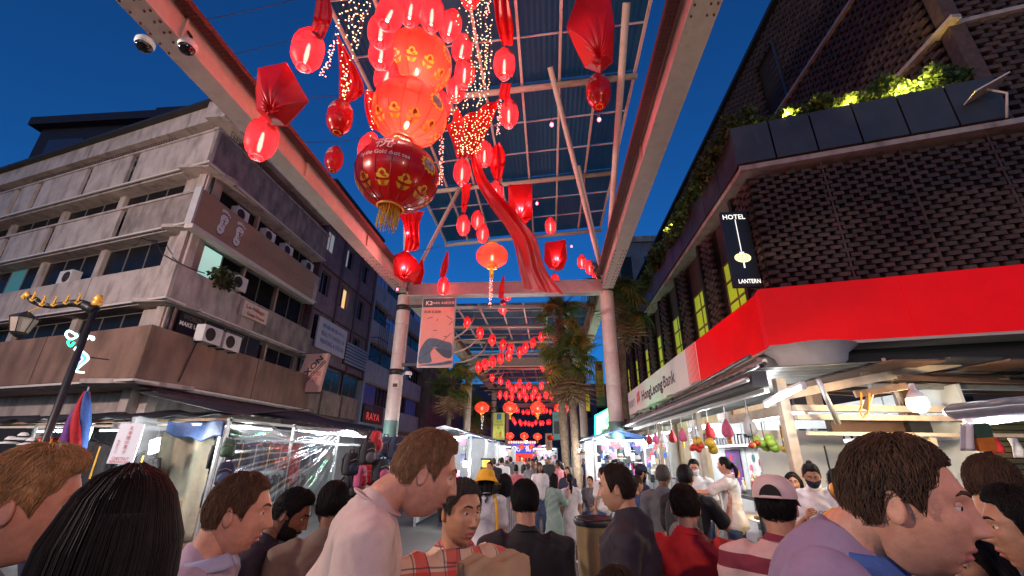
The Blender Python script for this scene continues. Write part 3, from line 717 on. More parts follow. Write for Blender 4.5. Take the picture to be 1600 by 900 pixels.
# market street face: brick piers between tall green lit windows
for k in range(9):
    a0 = .12 + k * 2.95
    lattice(hs, HT, a0, a0 + 1.05, 5.42, 8.72, 0, seed=20 + k)
    put(hs, 'pier_edge', m_brickback, HT, a0 + 1.06, a0 + 1.22, -.35, .02, 5.42, 8.72)
    put(hs, 'recess_wall', mat('recess_plaster', (.06, .04, .035), .8, var=.2), HT, a0 + 1.23, a0 + 2.94, -.6, -.24, 5.42, 8.72)
    w = window(hs, HT, a0 + 1.40, a0 + 2.75, -.2, 5.45, 7.35, 2, glass=m_lit_green, frame=mat('ochre_frame', (.16, .09, .03), .6, var=.2))
    for z in (6.05, 6.7): put(hs, 'glazing_bar', _M['ochre_frame'], w, a0 + 1.40, a0 + 2.75, -.195, -.165, z, z + .06)
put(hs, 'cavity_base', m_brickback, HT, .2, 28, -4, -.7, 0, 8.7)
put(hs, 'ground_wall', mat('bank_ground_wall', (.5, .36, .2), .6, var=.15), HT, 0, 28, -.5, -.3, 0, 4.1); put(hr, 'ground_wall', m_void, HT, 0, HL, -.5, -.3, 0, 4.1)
for k in range(8):
    c = hs.p(1.2 + k * 3.2, -.1, 0); b = MB(); b.lathe([(.22, 2.9), (.24, 3.3), (.42, 3.5), (.45, 3.6), (.62, 3.78), (.66, 3.9), (.85, 4.0)], 20, c); b.build('column_capital', mat('white_plaster_capital', (.62, .6, .56), .7, var=.1), HT, True)
    MB().lathe([(.21, 0), (.21, 2.9)], 16, c).build('ground_column', _M['white_plaster_capital'], HT, True)
c = hr.p(.35, .25, 0); MB().lathe([(.2, 3.25), (.42, 3.45), (.45, 3.55), (.62, 3.7), (.66, 3.85), (.85, 4.0)], 24, c).build('column_capital', _M['white_plaster_capital'], HT, True)
# bank fascia
bk = thing('bank_fascia', 'red and white bank fascia wrapping the hotel corner', 'sign', (5.0, 9.8, 4.1))
m_red = mat('bank_red', S(205, 3, 10), .45, var=.12, scale=1.2, emit=S(225, 4, 12), estr=.34, spec=.15); m_bw = mat('bank_white', S(214, 200, 196), .4, var=.04, emit=S(214, 200, 196), estr=.22)  # red emission added to brighten a fascia lit from the street
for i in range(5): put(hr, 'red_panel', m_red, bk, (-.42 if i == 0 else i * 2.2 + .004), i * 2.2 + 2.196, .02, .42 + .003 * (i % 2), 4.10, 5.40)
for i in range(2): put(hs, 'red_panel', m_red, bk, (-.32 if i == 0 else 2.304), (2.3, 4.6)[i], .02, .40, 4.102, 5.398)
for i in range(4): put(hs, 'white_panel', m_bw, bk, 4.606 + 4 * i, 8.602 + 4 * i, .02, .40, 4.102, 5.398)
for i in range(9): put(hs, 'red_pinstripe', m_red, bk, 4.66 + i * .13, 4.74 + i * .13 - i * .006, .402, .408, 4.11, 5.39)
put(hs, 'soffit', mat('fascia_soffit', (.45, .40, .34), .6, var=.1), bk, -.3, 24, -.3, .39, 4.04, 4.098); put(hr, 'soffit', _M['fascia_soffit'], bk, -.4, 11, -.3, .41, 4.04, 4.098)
m_navy = mat('navy_lettering', S(24, 22, 70), .4, var=0)
tx = lambda s_, a, z, fit, m=m_navy, **k: text(s_, hs.p(a, .41, z), (0, -1, 0), (0, 0, 1), .1, m, bk, fit=fit, **k)
tx('HongLeong', 11.6, 4.66, (4.5, .66), bold=.025); tx('Bank', 8.3, 4.74, (1.8, .5), bold=.01)
tx('豐隆銀行', 17.1, 4.66, (2.6, .42), mat('grey_navy', S(70, 66, 96), .4, var=0))
for i in range(3):
    for j in range(2):
        b = MB(); a = 15.2 - i * .28; z = 4.44 + j * .28 + i * .04
        b.add([hs.p(a, .412, z), hs.p(a - .2, .412, z + .12), hs.p(a - .2, .412, z + .38), hs.p(a, .412, z + .24)], [(0, 1, 2, 3)]); b.build('emblem_bar', m_red if (i + j) % 2 else m_navy, bk)
# hotel blade sign
bs = thing('hotel_blade_sign', 'black HOTEL LANTERN blade sign with glowing drawn lantern', 'sign', (5, 10.3, 5.8))
m_wgl = glow('sign_white', (1., .96, .85), 1.1); m_ygl = glow('sign_yellow', (1., .92, .45), 1.2)
MB().box(4.62, 5.28, 10.30, 10.42, 5.74, 7.86).build('panel', m_black, bs)
ux, uz = (1, 0, 0), (0, 0, 1)
text('HOTEL', (4.93, 10.295, 7.70), ux, uz, .1, m_wgl, bs, fit=(.56, .14), bold=.01); text('LANTERN', (5.0, 10.295, 5.88), ux, uz, .1, m_wgl, bs, fit=(.52, .11), bold=.01)
MB().box(4.94, 4.955, 10.285, 10.296, 6.70, 7.62).build('drawn_cord', m_wgl, bs)
b = MB(); b.add([(4.95 + .20 * math.cos(t * .314), 10.292, 6.52 + .13 * math.sin(t * .314)) for t in range(20)], [tuple(range(20))]); b.build('drawn_lantern', m_ygl, bs)
b = MB()
for i in (-1, 0, 1): b.tube([(4.95 + i * .07 + i * .05 * (1 - abs(t)), 10.288, 6.52 + .115 * t) for t in (-1, -.5, 0, .5, 1)], .006, 4)
for t in (-.5, 0, .5): b.tube([(4.78 + .03 * abs(t), 10.288, 6.52 + .12 * t), (5.12 - .03 * abs(t), 10.288, 6.52 + .12 * t)], .005, 4)
b.build('drawn_ribs', m_gold, bs)
MB().box(4.90, 5.0, 10.286, 10.296, 6.64, 6.68).build('drawn_cap', m_wgl, bs); MB().box(4.935, 4.965, 10.286, 10.296, 6.24, 6.38).build('drawn_tassel', m_wgl, bs)
# planter greenery with uplights
def greenery(label, c, rad, n, seed, size=.2, m=None):
    t = thing('planter_shrub', label, 'shrub', Vector(c) - Vector((0, 0, rad[2])))
    b = MB(); leaf_cloud(b, c, rad, n, size, seed); rs = random.Random(seed)
    for k in range(5): leaf_cloud(b, Vector(c) + Vector((rs.uniform(-1, 1) * rad[0], rs.uniform(-1, 1) * rad[1], rs.uniform(-.2, 1.0) * rad[2])), (rad[0] * .4, rad[1] * .4, rad[2] * .5), n // 7, size, seed + k)
    b.build('foliage', m or m_leaf_g, t)
    b = MB()
    for k in range(6): x = rs.uniform(-.7, .7); b.tube([Vector(c) + Vector((x * rad[0], 0, -rad[2])), Vector(c) + Vector((x * rad[0] * 1.1, rs.uniform(-.2, .2), rad[2] * .3))], [.02, .008], 4)
    b.build('stem', m_wood, t); return t
names = ['leafy shrub at the street corner end of the hotel planter', 'lit shrub first from the corner on the hotel planter', 'dark shrub in the middle of the hotel planter', 'brightly uplit shrub on the hotel planter beneath the string course', 'dark shrub at the far right end of the hotel planter']
for i, la in enumerate(names):
    a = .25 + i * 1.08; greenery(la, hr.p(a, -.08, 10.22 + (.16 if i in (3, 4) else 0)), (.62, .4, .26 + (.16 if i >= 3 else 0)), 1100, 40 + i, .11)
names2 = ['trailing shrub spilling over the hotel ledge nearest the corner', 'trailing shrub second along the hotel ledge', 'trailing shrub third along the hotel ledge', 'uplit trailing shrub fourth along the hotel ledge', 'trailing shrub fifth along the hotel ledge', 'uplit trailing shrub farthest along the hotel ledge']
for i, la in enumerate(names2): greenery(la, hs.p(1.6 + i * 3.3, .25, 10.05 - .12 * (i % 2)), (.38, 1.7, .40), 1300, 60 + i, .16)
m_up = glow('uplight_lens', (1., .78, .25), 6)
for la, P_, pw_ in (('planter uplight beside the first lit shrub', hr.p(1.15, .26, 10.10), 130), ('planter uplight at the middle of the hotel planter', hr.p(2.5, .26, 10.1), 60), ('planter uplight under the brightest shrub', hr.p(3.75, .22, 10.10), 190),
                    ('planter uplight on the street side second bay', hs.p(5.2, .4, 10.1), 60), ('planter uplight on the street side fourth bay', hs.p(11.5, .35, 10.1), 150), ('planter uplight on the far street side', hs.p(18.5, .35, 10.1), 150)):
    t = thing('planter_uplight', la, 'lamp', P_)
    MB().lathe([(.05, -.06), (.06, .0), (.0, .005)], 12, P_).build('housing', m_black, t); MB().lathe([(.05, .008), (0, .01)], 12, P_).build('lens', m_up, t)
    lamp('bulb', P_ + Vector((0, 0, .08)), pw_, (1., .70, .15), .05, t)
fl = thing('floodlight_panel', 'thin white floodlight panel on a bent arm over the planter', 'lamp', hr.p(5.0, .6, 9.2))
a = hr.p(4.85, .55, 9.55); MB().obox(a, hr.u * .34 + Vector((0, 0, .16)), hr.n * .22, (0, 0, .018)).build('panel', m_steel_w, fl)
MB().tube([a + Vector((0, 0, -.02)), hr.p(5.1, .6, 9.3), hr.p(5.05, .4, 8.8)], .025, 8).build('arm', m_steel_w, fl, True)
# weathered block beyond the hotel
OG = thing('old_grey_block', 'weathered blue grey old block rising behind the hotel terrace', 'building', (12, 52, 0))
MB().box(8.5, 22, 50, 62, 0, 27).build('wall', mat('blue_grey_wall', (.12, .12, .15), .85, var=.3, scale=.5, stain=(.05, .05, .05), stain_amt=.5), OG); MB().box(8.2, 22, 49.7, 62, 27.002, 27.8).build('cornice', m_conc_d, OG)
for k in range(3): MB().box(9.2 + k * 3, 10.6 + k * 3, 49.9, 49.99, 22, 25).build('window', m_glass_d, OG)
FE = thing('far_end_block', 'dim block closing the far end of the market street', 'building', (-2, 95, 0))
MB().box(-30, 30, 95, 110, 0, 16).build('wall', mat('far_wall', (.08, .07, .10), .9, var=.3, scale=.2), FE)
for k in range(14): MB().box(-20 + k * 3, -18.2 + k * 3, 94.9, 94.99, 9, 11).build('window', m_glass_d, FE)
# two assumed street lamps behind the camera by the crossing, added to light facades
def street_lamp(label, x, y, h, power, col):
    t = thing('street_lamp', label, 'street lamp', (x, y, 0))
    MB().tube([(x, y, 0), (x, y, 1), (x, y, h)], [.12, .09, .06], 12).build('pole', m_black, t, True)
    MB().lathe([(.1, h), (.3, h + .35), (.34, h + .4), (.05, h + .6)], 12, (x, y, 0)).build('lantern_frame', mat('lamp_glass', (.9, .85, .75), .3, var=0, emit=col, estr=3.), t, True)
    lamp('bulb', (x, y, h + .9), power, col, .3, t)
street_lamp('assumed tall street lamp, out of view, at the crossing on the corner block side', -14.5, -1.0, 6.5, 5600, (1., .76, .64))  # unseen lamp, assumed from the warm light on the left facades
street_lamp('assumed tall street lamp, out of view, added at the crossing on the bank side', 4.0, -5.0, 5.0, 1000, (1., .54, .38))  # unseen lamp added close behind the camera to brighten near people and fascia
# ================================================================ lanterns, satin drapes, fairy lights
LRED = (.82, .012, .02)
def lantern_mat(name, col, tr, see, f_tr=.5, f_see=.25):
    """thin lantern silk: some light scatters through, a little passes straight through tinted"""
    m = mat(name, col, .4, var=.08, scale=6); n, l = m.node_tree.nodes, m.node_tree.links
    p, out = n['Principled BSDF'], n['Material Output']
    t = n.new('ShaderNodeBsdfTranslucent'); t.inputs[0].default_value = (*tr, 1); q = n.new('ShaderNodeBsdfTransparent'); q.inputs[0].default_value = (*see, 1)
    a = n.new('ShaderNodeMixShader'); a.inputs[0].default_value = f_tr / (1 - f_see); b = n.new('ShaderNodeMixShader'); b.inputs[0].default_value = f_see
    l.new(p.outputs[0], a.inputs[1]); l.new(t.outputs[0], a.inputs[2]); l.new(a.outputs[0], b.inputs[1]); l.new(q.outputs[0], b.inputs[2]); l.new(b.outputs[0], out.inputs[0])
    return m
m_lan = lantern_mat('lantern_red_paper', LRED, (.95, .045, .06), (1., .22, .22), .15, .40)
m_lan_o = lantern_mat('lantern_orange_silk', (.85, .04, .02), (1., .075, .045), (1., .24, .20), .15, .40)
m_lan_d = mat('lantern_dark_red_satin', (.50, .006, .010), .28, var=.15, scale=3, transl=(.7, .01, .01, .2), coat=.2)
m_satin = mat('red_satin', (.78, .010, .020), .34, var=.15, scale=4, bump=.12, bscale=14, transl=(.8, .02, .03, .3))
m_ring = mat('lantern_ring', (.45, .05, .03), .5, var=.2)
m_mark = mat('black_print', (.02, .01, .01), .6, var=0); m_yel = mat('yellow_print', (.85, .5, .03), .5, var=0); m_yel_l = mat('backlit_yellow_print', (.85, .4, .03), .5, var=0, emit=(1., .20, .02), estr=.6); m_silver = mat('silver_print', (.7, .66, .62), .4, var=0)  # emission stands in for bulb light shining through the yellow print
m_tass = mat('gold_tassel', (.55, .34, .03), .6, var=.3, scale=30)
m_bulb = glow('lantern_bulb', (1., .72, .55), 11)
m_wire = m_black

def prof_oval(w, h, n=14):
    """straight sided oval: half width w/2 with rounded ends"""
    P = []
    for i in range(n + 1):
        t = i / n; z = -h / 2 + h * t
        P.append((w / 2 * max(.30, (1 - abs(2 * t - 1) ** 2.6)) ** .5 * (1 if 0 < i < n else .9), z))
    return P
def prof_round(w, h, n=16):
    return [(max(.16 * w, w / 2 * math.sin(math.pi * (.06 + .88 * i / n))), -h / 2 * math.cos(math.pi * (.06 + .88 * i / n))) for i in range(n + 1)]
def on_prof(prof, s):
    L = 0
    for (r0, z0), (r1, z1) in zip(prof, prof[1:]):
        d = math.hypot(r1 - r0, z1 - z0)
        if L + d >= s: t = (s - L) / d; return r0 + (r1 - r0) * t, z0 + (z1 - z0) * t
        L += d
    return prof[-1]
def wrap(b, vs, fs, prof, th, s0, off=.006):
    """lay a flat drawing (metres) on a body of revolution at angle th, s0 along the profile from the bottom"""
    r_, z_ = on_prof(prof, s0); out = []
    for x, y in vs:
        r, z = on_prof(prof, max(.001, s0 + y)); a = th + x / max(r_, .05)
        out.append(((r + off) * math.cos(a), (r + off) * math.sin(a), z))
    b.add(out, fs)
def lantern_proto(kind):
    """oval / round / grand lantern, built once at the origin"""
    t = bpy.data.objects.new('red_lantern', None); COL.objects.link(t); t.empty_display_size = .1
    if kind == 'oval' or kind == 'ovald':
        w, h, n = .42, .66, 28; prof = prof_oval(w, h); mm = m_lan if kind == 'oval' else m_lan_d
        MB().lathe(prof, n, rib=lambda g_, z: .010 * math.cos(g_ * 14)).build('shell', mm, t, True)
        b = MB()
        for i in range(1, 9): r_, z_ = on_prof(prof, .1 + i * .075); b.tube([((r_ + .001) * math.cos(j * .3142), (r_ + .001) * math.sin(j * .3142), z_) for j in range(21)], .0022, 3, False)
        b.build('hoop_wire', mat('lantern_hoop', (.30, .012, .012), .5, var=0), t)
        MB().lathe([(.065, h / 2 - .02), (.075, h / 2 + .0), (.065, h / 2 + .03), (.03, h / 2 + .035)], 16).build('top_cap', m_ring, t, True)
        b = MB(); b.tube([(.06 * math.cos(i * math.pi / 8), .06 * math.sin(i * math.pi / 8), -h / 2) for i in range(17)], .009, 5, False); b.build('bottom_ring', m_ring if kind == 'oval' else m_gold, t, True)
        b = MB()
        vs, fs = text_geo('祝', .17); wrap(b, vs, fs, prof, -1.9, .55); vs, fs = text_geo('恭賀新禧', .06); wrap(b, vs, fs, prof, -1.9, .43)
        b.build('printed_greeting', m_mark if kind == 'oval' else m_silver, t)
        b = MB(); vs, fs = text_geo('❀', .2)
        vs = [(.09 * math.cos(i * .3927) * (1 + .18 * math.cos(i * 3.14)), .07 * math.sin(i * .3927) * (1 + .18 * math.cos(i * 3.14))) for i in range(16)]; wrap(b, vs, [tuple(range(16))], prof, -.5, .5)
        b.build('printed_peony', mat('peony_print', (.30, .10, .11), .6, var=.6, scale=40), t)
        MB().tube([(0, 0, h / 2 + .03), (0, 0, h / 2 + .16)], .006, 4).build('hook', m_wire, t)
    elif kind == 'small':
        w, h = .34, .56; prof = prof_oval(w, h, 8)
        MB().lathe(prof, 16).build('shell', m_lan, t, True); MB().lathe([(.05, h / 2), (.05, h / 2 + .04), (.01, h / 2 + .05)], 8).build('top_cap', m_gold, t)
        MB().lathe([(.02, -h / 2 - .12), (.035, -h / 2 - .02), (.05, -h / 2)], 8).build('tassel', m_gold, t)
        b = MB(); b.ball((0, -.172, .0), (.06, .012, .07), 8, 5); b.build('printed_seal', m_mark, t)
    elif kind == 'round':
        w, h = .62, .46; prof = prof_round(w, h)
        MB().lathe(prof, 32, rib=lambda g_, z: .014 * abs(math.cos(g_ * 8)) - .007).build('shell', m_lan_o, t, True)
        for z in (-h / 2 - .0, h / 2): MB().lathe([(.10, z - .025), (.115, z), (.10, z + .025)], 16).build('collar', m_gold, t, True)
        b = MB()
        for i in range(14): g_ = i * .449; b.tube([(.03 * math.cos(g_), .03 * math.sin(g_), -h / 2), (.035 * math.cos(g_), .035 * math.sin(g_), -h / 2 - .24)], [.008, .005], 4)
        b.build('tassel', m_yel, t)
    else:                                  # grand: lit orange or unlit dark red
        w, h = 1.34, 1.16; prof = prof_round(w, h, 22); lit = kind == 'grand'
        MB().lathe(prof, 64, rib=lambda g_, z: .010 * abs(math.cos(g_ * 8)) - .005).build('shell', m_lan_o if lit else m_lan_d, t, True)
        b = MB()                             # seam wires
        for i in range(16): g_ = i * math.pi / 8 + .1; b.tube([((r + .004) * math.cos(g_), (r + .004) * math.sin(g_), z) for r, z in prof[1:-1]], .006, 4)
        b.build('rib_wire', mat('dark_red_wire', (.22, .01, .01), .5, var=0), t)
        for z in (-h / 2, h / 2): MB().lathe([(.20, z - .02), (.225, z), (.2, z + .02)], 24).build('collar', m_ring if lit else m_gold, t, True)
        b = MB(); b2 = MB()
        for i in range(10):                   # ingot and ruyi emblems round the lower half
            th = i * math.pi / 5 + .2
            cap = [(x * .098, y * .098 + .02) for x, y in ((-.95, .0), (-1.05, .45), (-.6, .62), (-.45, 1.1), (0, 1.32), (.45, 1.1), (.6, .62), (1.05, .45), (.95, 0), (.35, -.15), (-.35, -.15))]
            bowl = [(x * .098, y * .098 + .0) for x, y in ((-1.2, -.15), (-.4, -.38), (.4, -.38), (1.2, -.15), (.75, -1.05), (0, -1.25), (-.75, -1.05))]
            b = MB(); wrap(b, cap, [tuple(range(11))], prof, th, .38); wrap(b, bowl, [tuple(range(7))], prof, th, .38); eo = b.build('ingot_emblem', m_yel_l if lit else m_yel, t); b2 = MB()
            vs, fs = text_geo('富', .09); wrap(b2, [(x, y - .085) for x, y in vs], fs, prof, th, .38, .009)
            vs, fs = text_geo('✣', .09); wrap(b2, [(x, y + .075) for x, y in [(-.04, 0), (.04, 0), (.0, .045), (0, -.045)]], [(0, 3, 1, 2)], prof, th, .38, .009)
            b2.build('emblem_character', mat('red_print', (.5, .01, .01), .5, var=0), eo)
        b = MB()
        for th in (-1.75, 1.2): vs, fs = text_geo('祝', .30); wrap(b, vs, fs, prof, th, .98); vs, fs = text_geo('Try the Gold dust tea', .10); wrap(b, vs, fs, prof, th, .78)
        b.build('printed_greeting', m_mark if lit else m_silver, t)
        b = MB()
        for th in (-.55, -2.9, .5): vs = [(.17 * math.cos(i * .2618) * (1 + .14 * math.cos(i * 3.14159)), .14 * math.sin(i * .2618) * (1 + .14 * math.cos(i * 3.14159))) for i in range(24)]; wrap(b, vs, [tuple(range(24))], prof, th, .86)
        b.build('peony_border', m_yel_l if lit else m_yel, t)
        b = MB()
        for th in (-.55, -2.9, .5):
            for k in range(6): vs = [(.075 * math.cos(k * 1.047) + .05 * math.cos(i * .785), .06 * math.sin(k * 1.047) + .04 * math.sin(i * .785)) for i in range(8)]; wrap(b, vs, [tuple(range(8))], prof, th, .86, .009 + .001 * k)
        b.build('printed_peony', mat('blue_peony', (.32, .36, .42), .6, var=.7, scale=30), t)
        b = MB()
        for i in range(40):
            g_ = i * .157; r_ = .10 + .05 * (i % 2); l_ = random.uniform(.26, .40); b.tube([(r_ * math.cos(g_), r_ * math.sin(g_), -h / 2 + .02), (r_ * 1.1 * math.cos(g_ + .05), r_ * 1.1 * math.sin(g_ + .05), -h / 2 - l_ * .5), (r_ * 1.05 * math.cos(g_), r_ * 1.05 * math.sin(g_), -h / 2 - l_)], .008, 3)
        b.build('tassel', m_tass, t)
    return t
def add_bulb(t, w, h, z):
    b = MB(); b.lathe([(0, z - h / 2), (w * .7, z - h / 2 + .01), (w, z - h * .2), (w * .8, z + h * .3), (w * .5, z + h / 2), (0, z + h / 2 + .005)], 10); b.build('bulb_glass', m_bulb, t, True)
PROTO = {k: lantern_proto(k) for k in ('oval', 'ovald', 'small', 'round', 'grand', 'grandd')}
for k_, q_ in (('oval', (.03, .34, -.06)), ('small', (.02, .14, 0)), ('round', (.03, .12, -.04)), ('grand', (.045, .16, -.25))): add_bulb(PROTO[k_], *q_)
PW = {'oval': 38., 'small': 12., 'round': 44., 'grand': 165., 'ovald': 0, 'grandd': 0}
WID = {'oval': .42, 'ovald': .42, 'small': .34, 'round': .62, 'grand': 1.34, 'grandd': 1.34}
used = set()
def lantern(kind, px, py, w, label, group=None, rz=None, tilt=(0, 0), name='red_lantern', light=True, D=None):
    """hang a lantern where a photo pixel sees it w pixels wide"""
    P = pt(px, py, D=D or FOC * WID[kind] / w)
    o = PROTO[kind] if kind not in used else copy_tree(PROTO[kind])
    used.add(kind)
    o.name = name; o.location = P; o.rotation_euler = (tilt[0], tilt[1], random.uniform(-.5, .5) if rz is None else rz)
    if D: s_ = D * w / FOC / WID[kind]; o.scale = (s_, s_, s_)
    tag(o, label, 'lantern', group)
    return o
LIT = []
def hang(kind, *a, **k):
    o = lantern(kind, *a, **k); LIT.append((o, kind)); return o
BIG = [hang('grand', 654, 98, 103, 'upper of the two glowing orange grand lanterns', rz=.3, name='grand_lantern', tilt=(.05, .12)),
       hang('grand', 640, 178, 115, 'lower of the two glowing orange grand lanterns', rz=.1, name='grand_lantern', tilt=(.08, .15)),
       hang('grandd', 621, 276, 127, 'large dark red satin lantern with yellow ingot emblems and tassel', rz=.15, name='grand_lantern', tilt=(.05, .10))]
ovals = [(481, 78, 47, 'lit oval lantern under a red sash against the sky'), (409, 217, 45, 'lit oval lantern below the diamond satin bundle on the left beam'),
         (788, 100, 34, 'upper lit oval lantern below the long sash near the grand lanterns'), (795, 178, 30, 'lower lit oval lantern beneath the long sash'),
         (722, 269, 27, 'lit oval lantern under the swag covered in fairy lights'), (757, 241, 27, 'lit oval lantern just beyond the fairy light swag'),
         (775, 300, 23, 'lit oval lantern beside the long red drape'), (724, 352, 21, 'lit oval lantern alone against the roof edge'),
         (746, 344, 19, 'upper of two touching oval lanterns'), (754, 364, 19, 'lower of two touching oval lanterns'),
         (860, 353, 17, 'small lit oval lantern below the roof edge near the right struts'), (909, 409, 14, 'first of three oval lanterns by the palm fronds'),
         (921, 418, 14, 'second of three oval lanterns by the palm fronds'), (932, 431, 13, 'third of three oval lanterns by the palm fronds'),
         (826, 432, 16, 'lit oval lantern against the long drape'), (867, 442, 17, 'lit oval lantern under the ruched satin bag'),
         (693, 447, 18, 'lit oval lantern hanging in front of the cross beam'), (793, 460, 13, 'rear oval lantern below the cross beam ribbon'), (786, 480, 14, 'front oval lantern below the cross beam ribbon')]
for px, py, w, la in ovals: hang('oval', px, py, w, la)
for px, py, w, la in ((531, 183, 38, 'unlit dark red oval lantern below a red kite of satin'), (522, 249, 27, 'small unlit dark oval lantern low against the sky'), (935, 143, 38, 'unlit oval lantern with gold base under the large satin bundle')):
    lantern('ovald', px, py, w, la)
ORD = 'first second third fourth fifth sixth seventh eighth ninth tenth eleventh twelfth thirteenth fourteenth fifteenth sixteenth'.split()
ringpos = [(610, 22, 42), (642, 14, 38), (675, 22, 38), (704, 40, 34), (595, 50, 40), (596, 84, 38), (722, 76, 31), (726, 114, 31), (713, 140, 28), (690, 165, 28), (604, 120, 36), (735, -6, 30), (577, 235, 34)]
for i, (px, py, w) in enumerate(ringpos): hang('oval', px, py, w, ORD[i] + ' of the lit oval lanterns crowding round the grand lanterns, by place', group='ring of lanterns round the grand lanterns', tilt=(random.uniform(-.15, .15), random.uniform(-.15, .15)))
hang('round', 769, 400, 50, 'round ribbed lit lantern with gold tassel above the cross beam', name='round_lantern')
row2 = [(730, 504), (750, 520), (769, 531), (786, 539), (798, 545), (795, 555), (782, 560), (770, 565), (758, 569), (748, 573), (812, 550), (821, 543), (833, 536), (846, 526), (861, 519), (884, 500)]
for i, (px, py) in enumerate(row2): hang('small', px, py, 11 - .12 * i, 'small red lantern, ' + ORD[i] + ' along the swags beyond the cross beam', group='small lanterns on the second bay swags')
row3 = [(848, 574), (870, 583), (859, 577), (857, 596), (769, 590), (782, 595), (794, 600), (806, 606), (818, 609), (836, 610), (826, 603), (846, 603), (812, 598), (867, 604), (781, 617), (791, 618), (800, 620), (812, 618), (822, 621), (832, 619), (842, 621), (853, 617), (862, 619), (800, 608), (875, 612)]
for i, (px, py) in enumerate(row3): hang('small', px, py, 7.2, 'tiny red lantern in the dense swags over the market', group='tiny lanterns far down the street')
for i in range(26): hang('small', 800 + (i % 13) * 5.5 + random.uniform(-2, 2), 640 + (i // 13) * 17 + 5 * math.sin((i % 13) / 12 * 3.14) + random.uniform(-2, 2), 4.6, 'tiny red lantern in the dense swags over the market', group='tiny lanterns far down the street')
for i, (px, py, w) in enumerate(((753, 637, 22), (797, 637, 23), (840, 637, 23), (879, 637, 22))): hang('round', px, py, w, ('first', 'second', 'third', 'fourth')[i] + ' round lantern from the left in the nearer row across the market', group='nearer row of round lanterns', name='round_lantern')
for i, (px, py, w) in enumerate(((797, 681, 13), (819, 681, 13), (840, 682, 13), (860, 684, 11))): hang('round', px, py, w, ('first', 'second', 'third', 'fourth')[i] + ' round lantern from the left in the middle row across the market', group='middle row of round lanterns', name='round_lantern')
for i, (px, py, w) in enumerate(((815, 698, 9), (830, 698, 9), (844, 699, 9))): hang('round', px, py, w, ('first', 'second', 'third')[i] + ' round lantern from the left in the farthest row', group='farthest row of round lanterns', name='round_lantern')
for o, kind in LIT:                                 # the bulb inside each lit lantern
    s_ = o.scale.x; P = Vector(o.location)
    far = P.y > 24
    off = Vector((0, 0, -.04 * s_)) if kind != 'grand' else Vector((0, 0, -.25))
    col = (1., .62, .50) if kind in ('grand', 'round') else (1., .55, .55)
    lamp('bulb', P + off, PW[kind] * (1.3 if far else 1.), col, .06 if kind != 'grand' else .1, o)

# ---- satin: each piece a real sheet of cloth with thickness
def smooth_path(pts, n):
    pts = [Vector(p) for p in pts]; L = len(pts); out = []
    for i in range(n + 1):
        t = i / n * (L - 1); k = min(int(t), L - 2); f = t - k
        p0, p1, p2, p3 = pts[max(k - 1, 0)], pts[k], pts[k + 1], pts[min(k + 2, L - 1)]
        out.append(.5 * ((2 * p1) + (p2 - p0) * f + (2 * p0 - 5 * p1 + 4 * p2 - p3) * f * f + (3 * p1 - p0 - 3 * p2 + p3) * f ** 3))
    return out
def drape(name, label, left, right, D, folds=3, amp=.05, n=22, nu=16, m=None, cat='drape', bulge=0.):
    """a band of cloth between two edges given as photo pixels at axis distance D (number or list)"""
    def edge(E):
        k = len(E); return smooth_path([pt(p[0], p[1], D=(D[i] if isinstance(D, (list, tuple)) else D)) for i, p in enumerate(E)], n)
    A, B = edge(left), edge(right)
    def fn(u, v):
        i = min(int(v * n), n); a, b_ = A[i], B[i]; p = a.lerp(b_, u)
        w = (b_ - a).length
        return p - _fw * (amp * math.sin(u * math.pi * 2 * folds + 3 * v + .8 * math.sin(5 * v)) * min(1, w * 1.5) + bulge * math.sin(math.pi * u) * math.sin(math.pi * min(1, v * 1.1)))
    o = MB().sheet(fn, nu, n, .008).build(name, m or m_satin, None, True)
    c = sum((Vector(x.co) for x in o.data.vertices), Vector()) / len(o.data.vertices)
    o.data.transform(Matrix.Translation(-c)); o.location = c
    return tag(o, label, cat)
def bundle(label, outline, gather, D, depth=.35, pleats=11, m=None, name='satin_bundle', lean=1.):
    """a gathered cushion of satin: edge outline fixed, cloth bellies out and pleats run into a knot"""
    G = pt(gather[0], gather[1], D=D - depth * .4)
    O_ = [pt(x, y, D=D) for x, y in outline]; K = len(O_); E = []
    for i in range(K):
        for j in range(120 // K + 1): E.append(O_[i].lerp(O_[(i + 1) % K], j / (120 // K + 1)))
    E.append(O_[0]); NE = len(E) - 1
    t = thing(name, label, 'drape', G)
    def fn(u, v):
        e = E[min(int(round(u * NE)), NE)]; p = G.lerp(e, v)
        belly = depth * math.sin(math.pi * min(1, v ** .6)) * .55
        pl = .05 * (abs(math.sin(u * math.pi * pleats + 1.5 * v)) - .5) * (1 - v) ** 2.6 * min(1, v * 6) + .012 * math.sin(u * 2 * math.pi * (pleats // 3) + 1.3) * v
        return p - _fw * (belly + pl)
    MB().sheet(fn, NE, 18, .008).build('cloth', m or m_satin, t, True)
    def fb_(u, v): e = E[min(int(round(u * NE)), NE)]; c = sum(E, Vector()) / len(E); return c.lerp(e, v) + _fw * (.12 * (1 - v * v))
    MB().sheet(fb_, NE, 4).build('back_cloth', m or m_satin, t, True)
    b = MB(); b.ball(G - _fw * .03, (.05, .05, .05), 10, 7)
    for i in range(7): a = i * .9; b.tube([G + (_R * math.cos(a) + _U * math.sin(a)) * .02 - _fw * .03, G + (_R * math.cos(a) + _U * math.sin(a)) * .09 - _fw * .05], [.035, .01], 5)
    b.build('knot', m or m_satin, t, True)
    return t
bundle('diamond shaped satin bundle tied to the left beam', [(404, 107), (447, 97), (483, 158), (448, 198), (425, 196), (401, 172), (399, 140)], (428, 178), 5.9, .22)
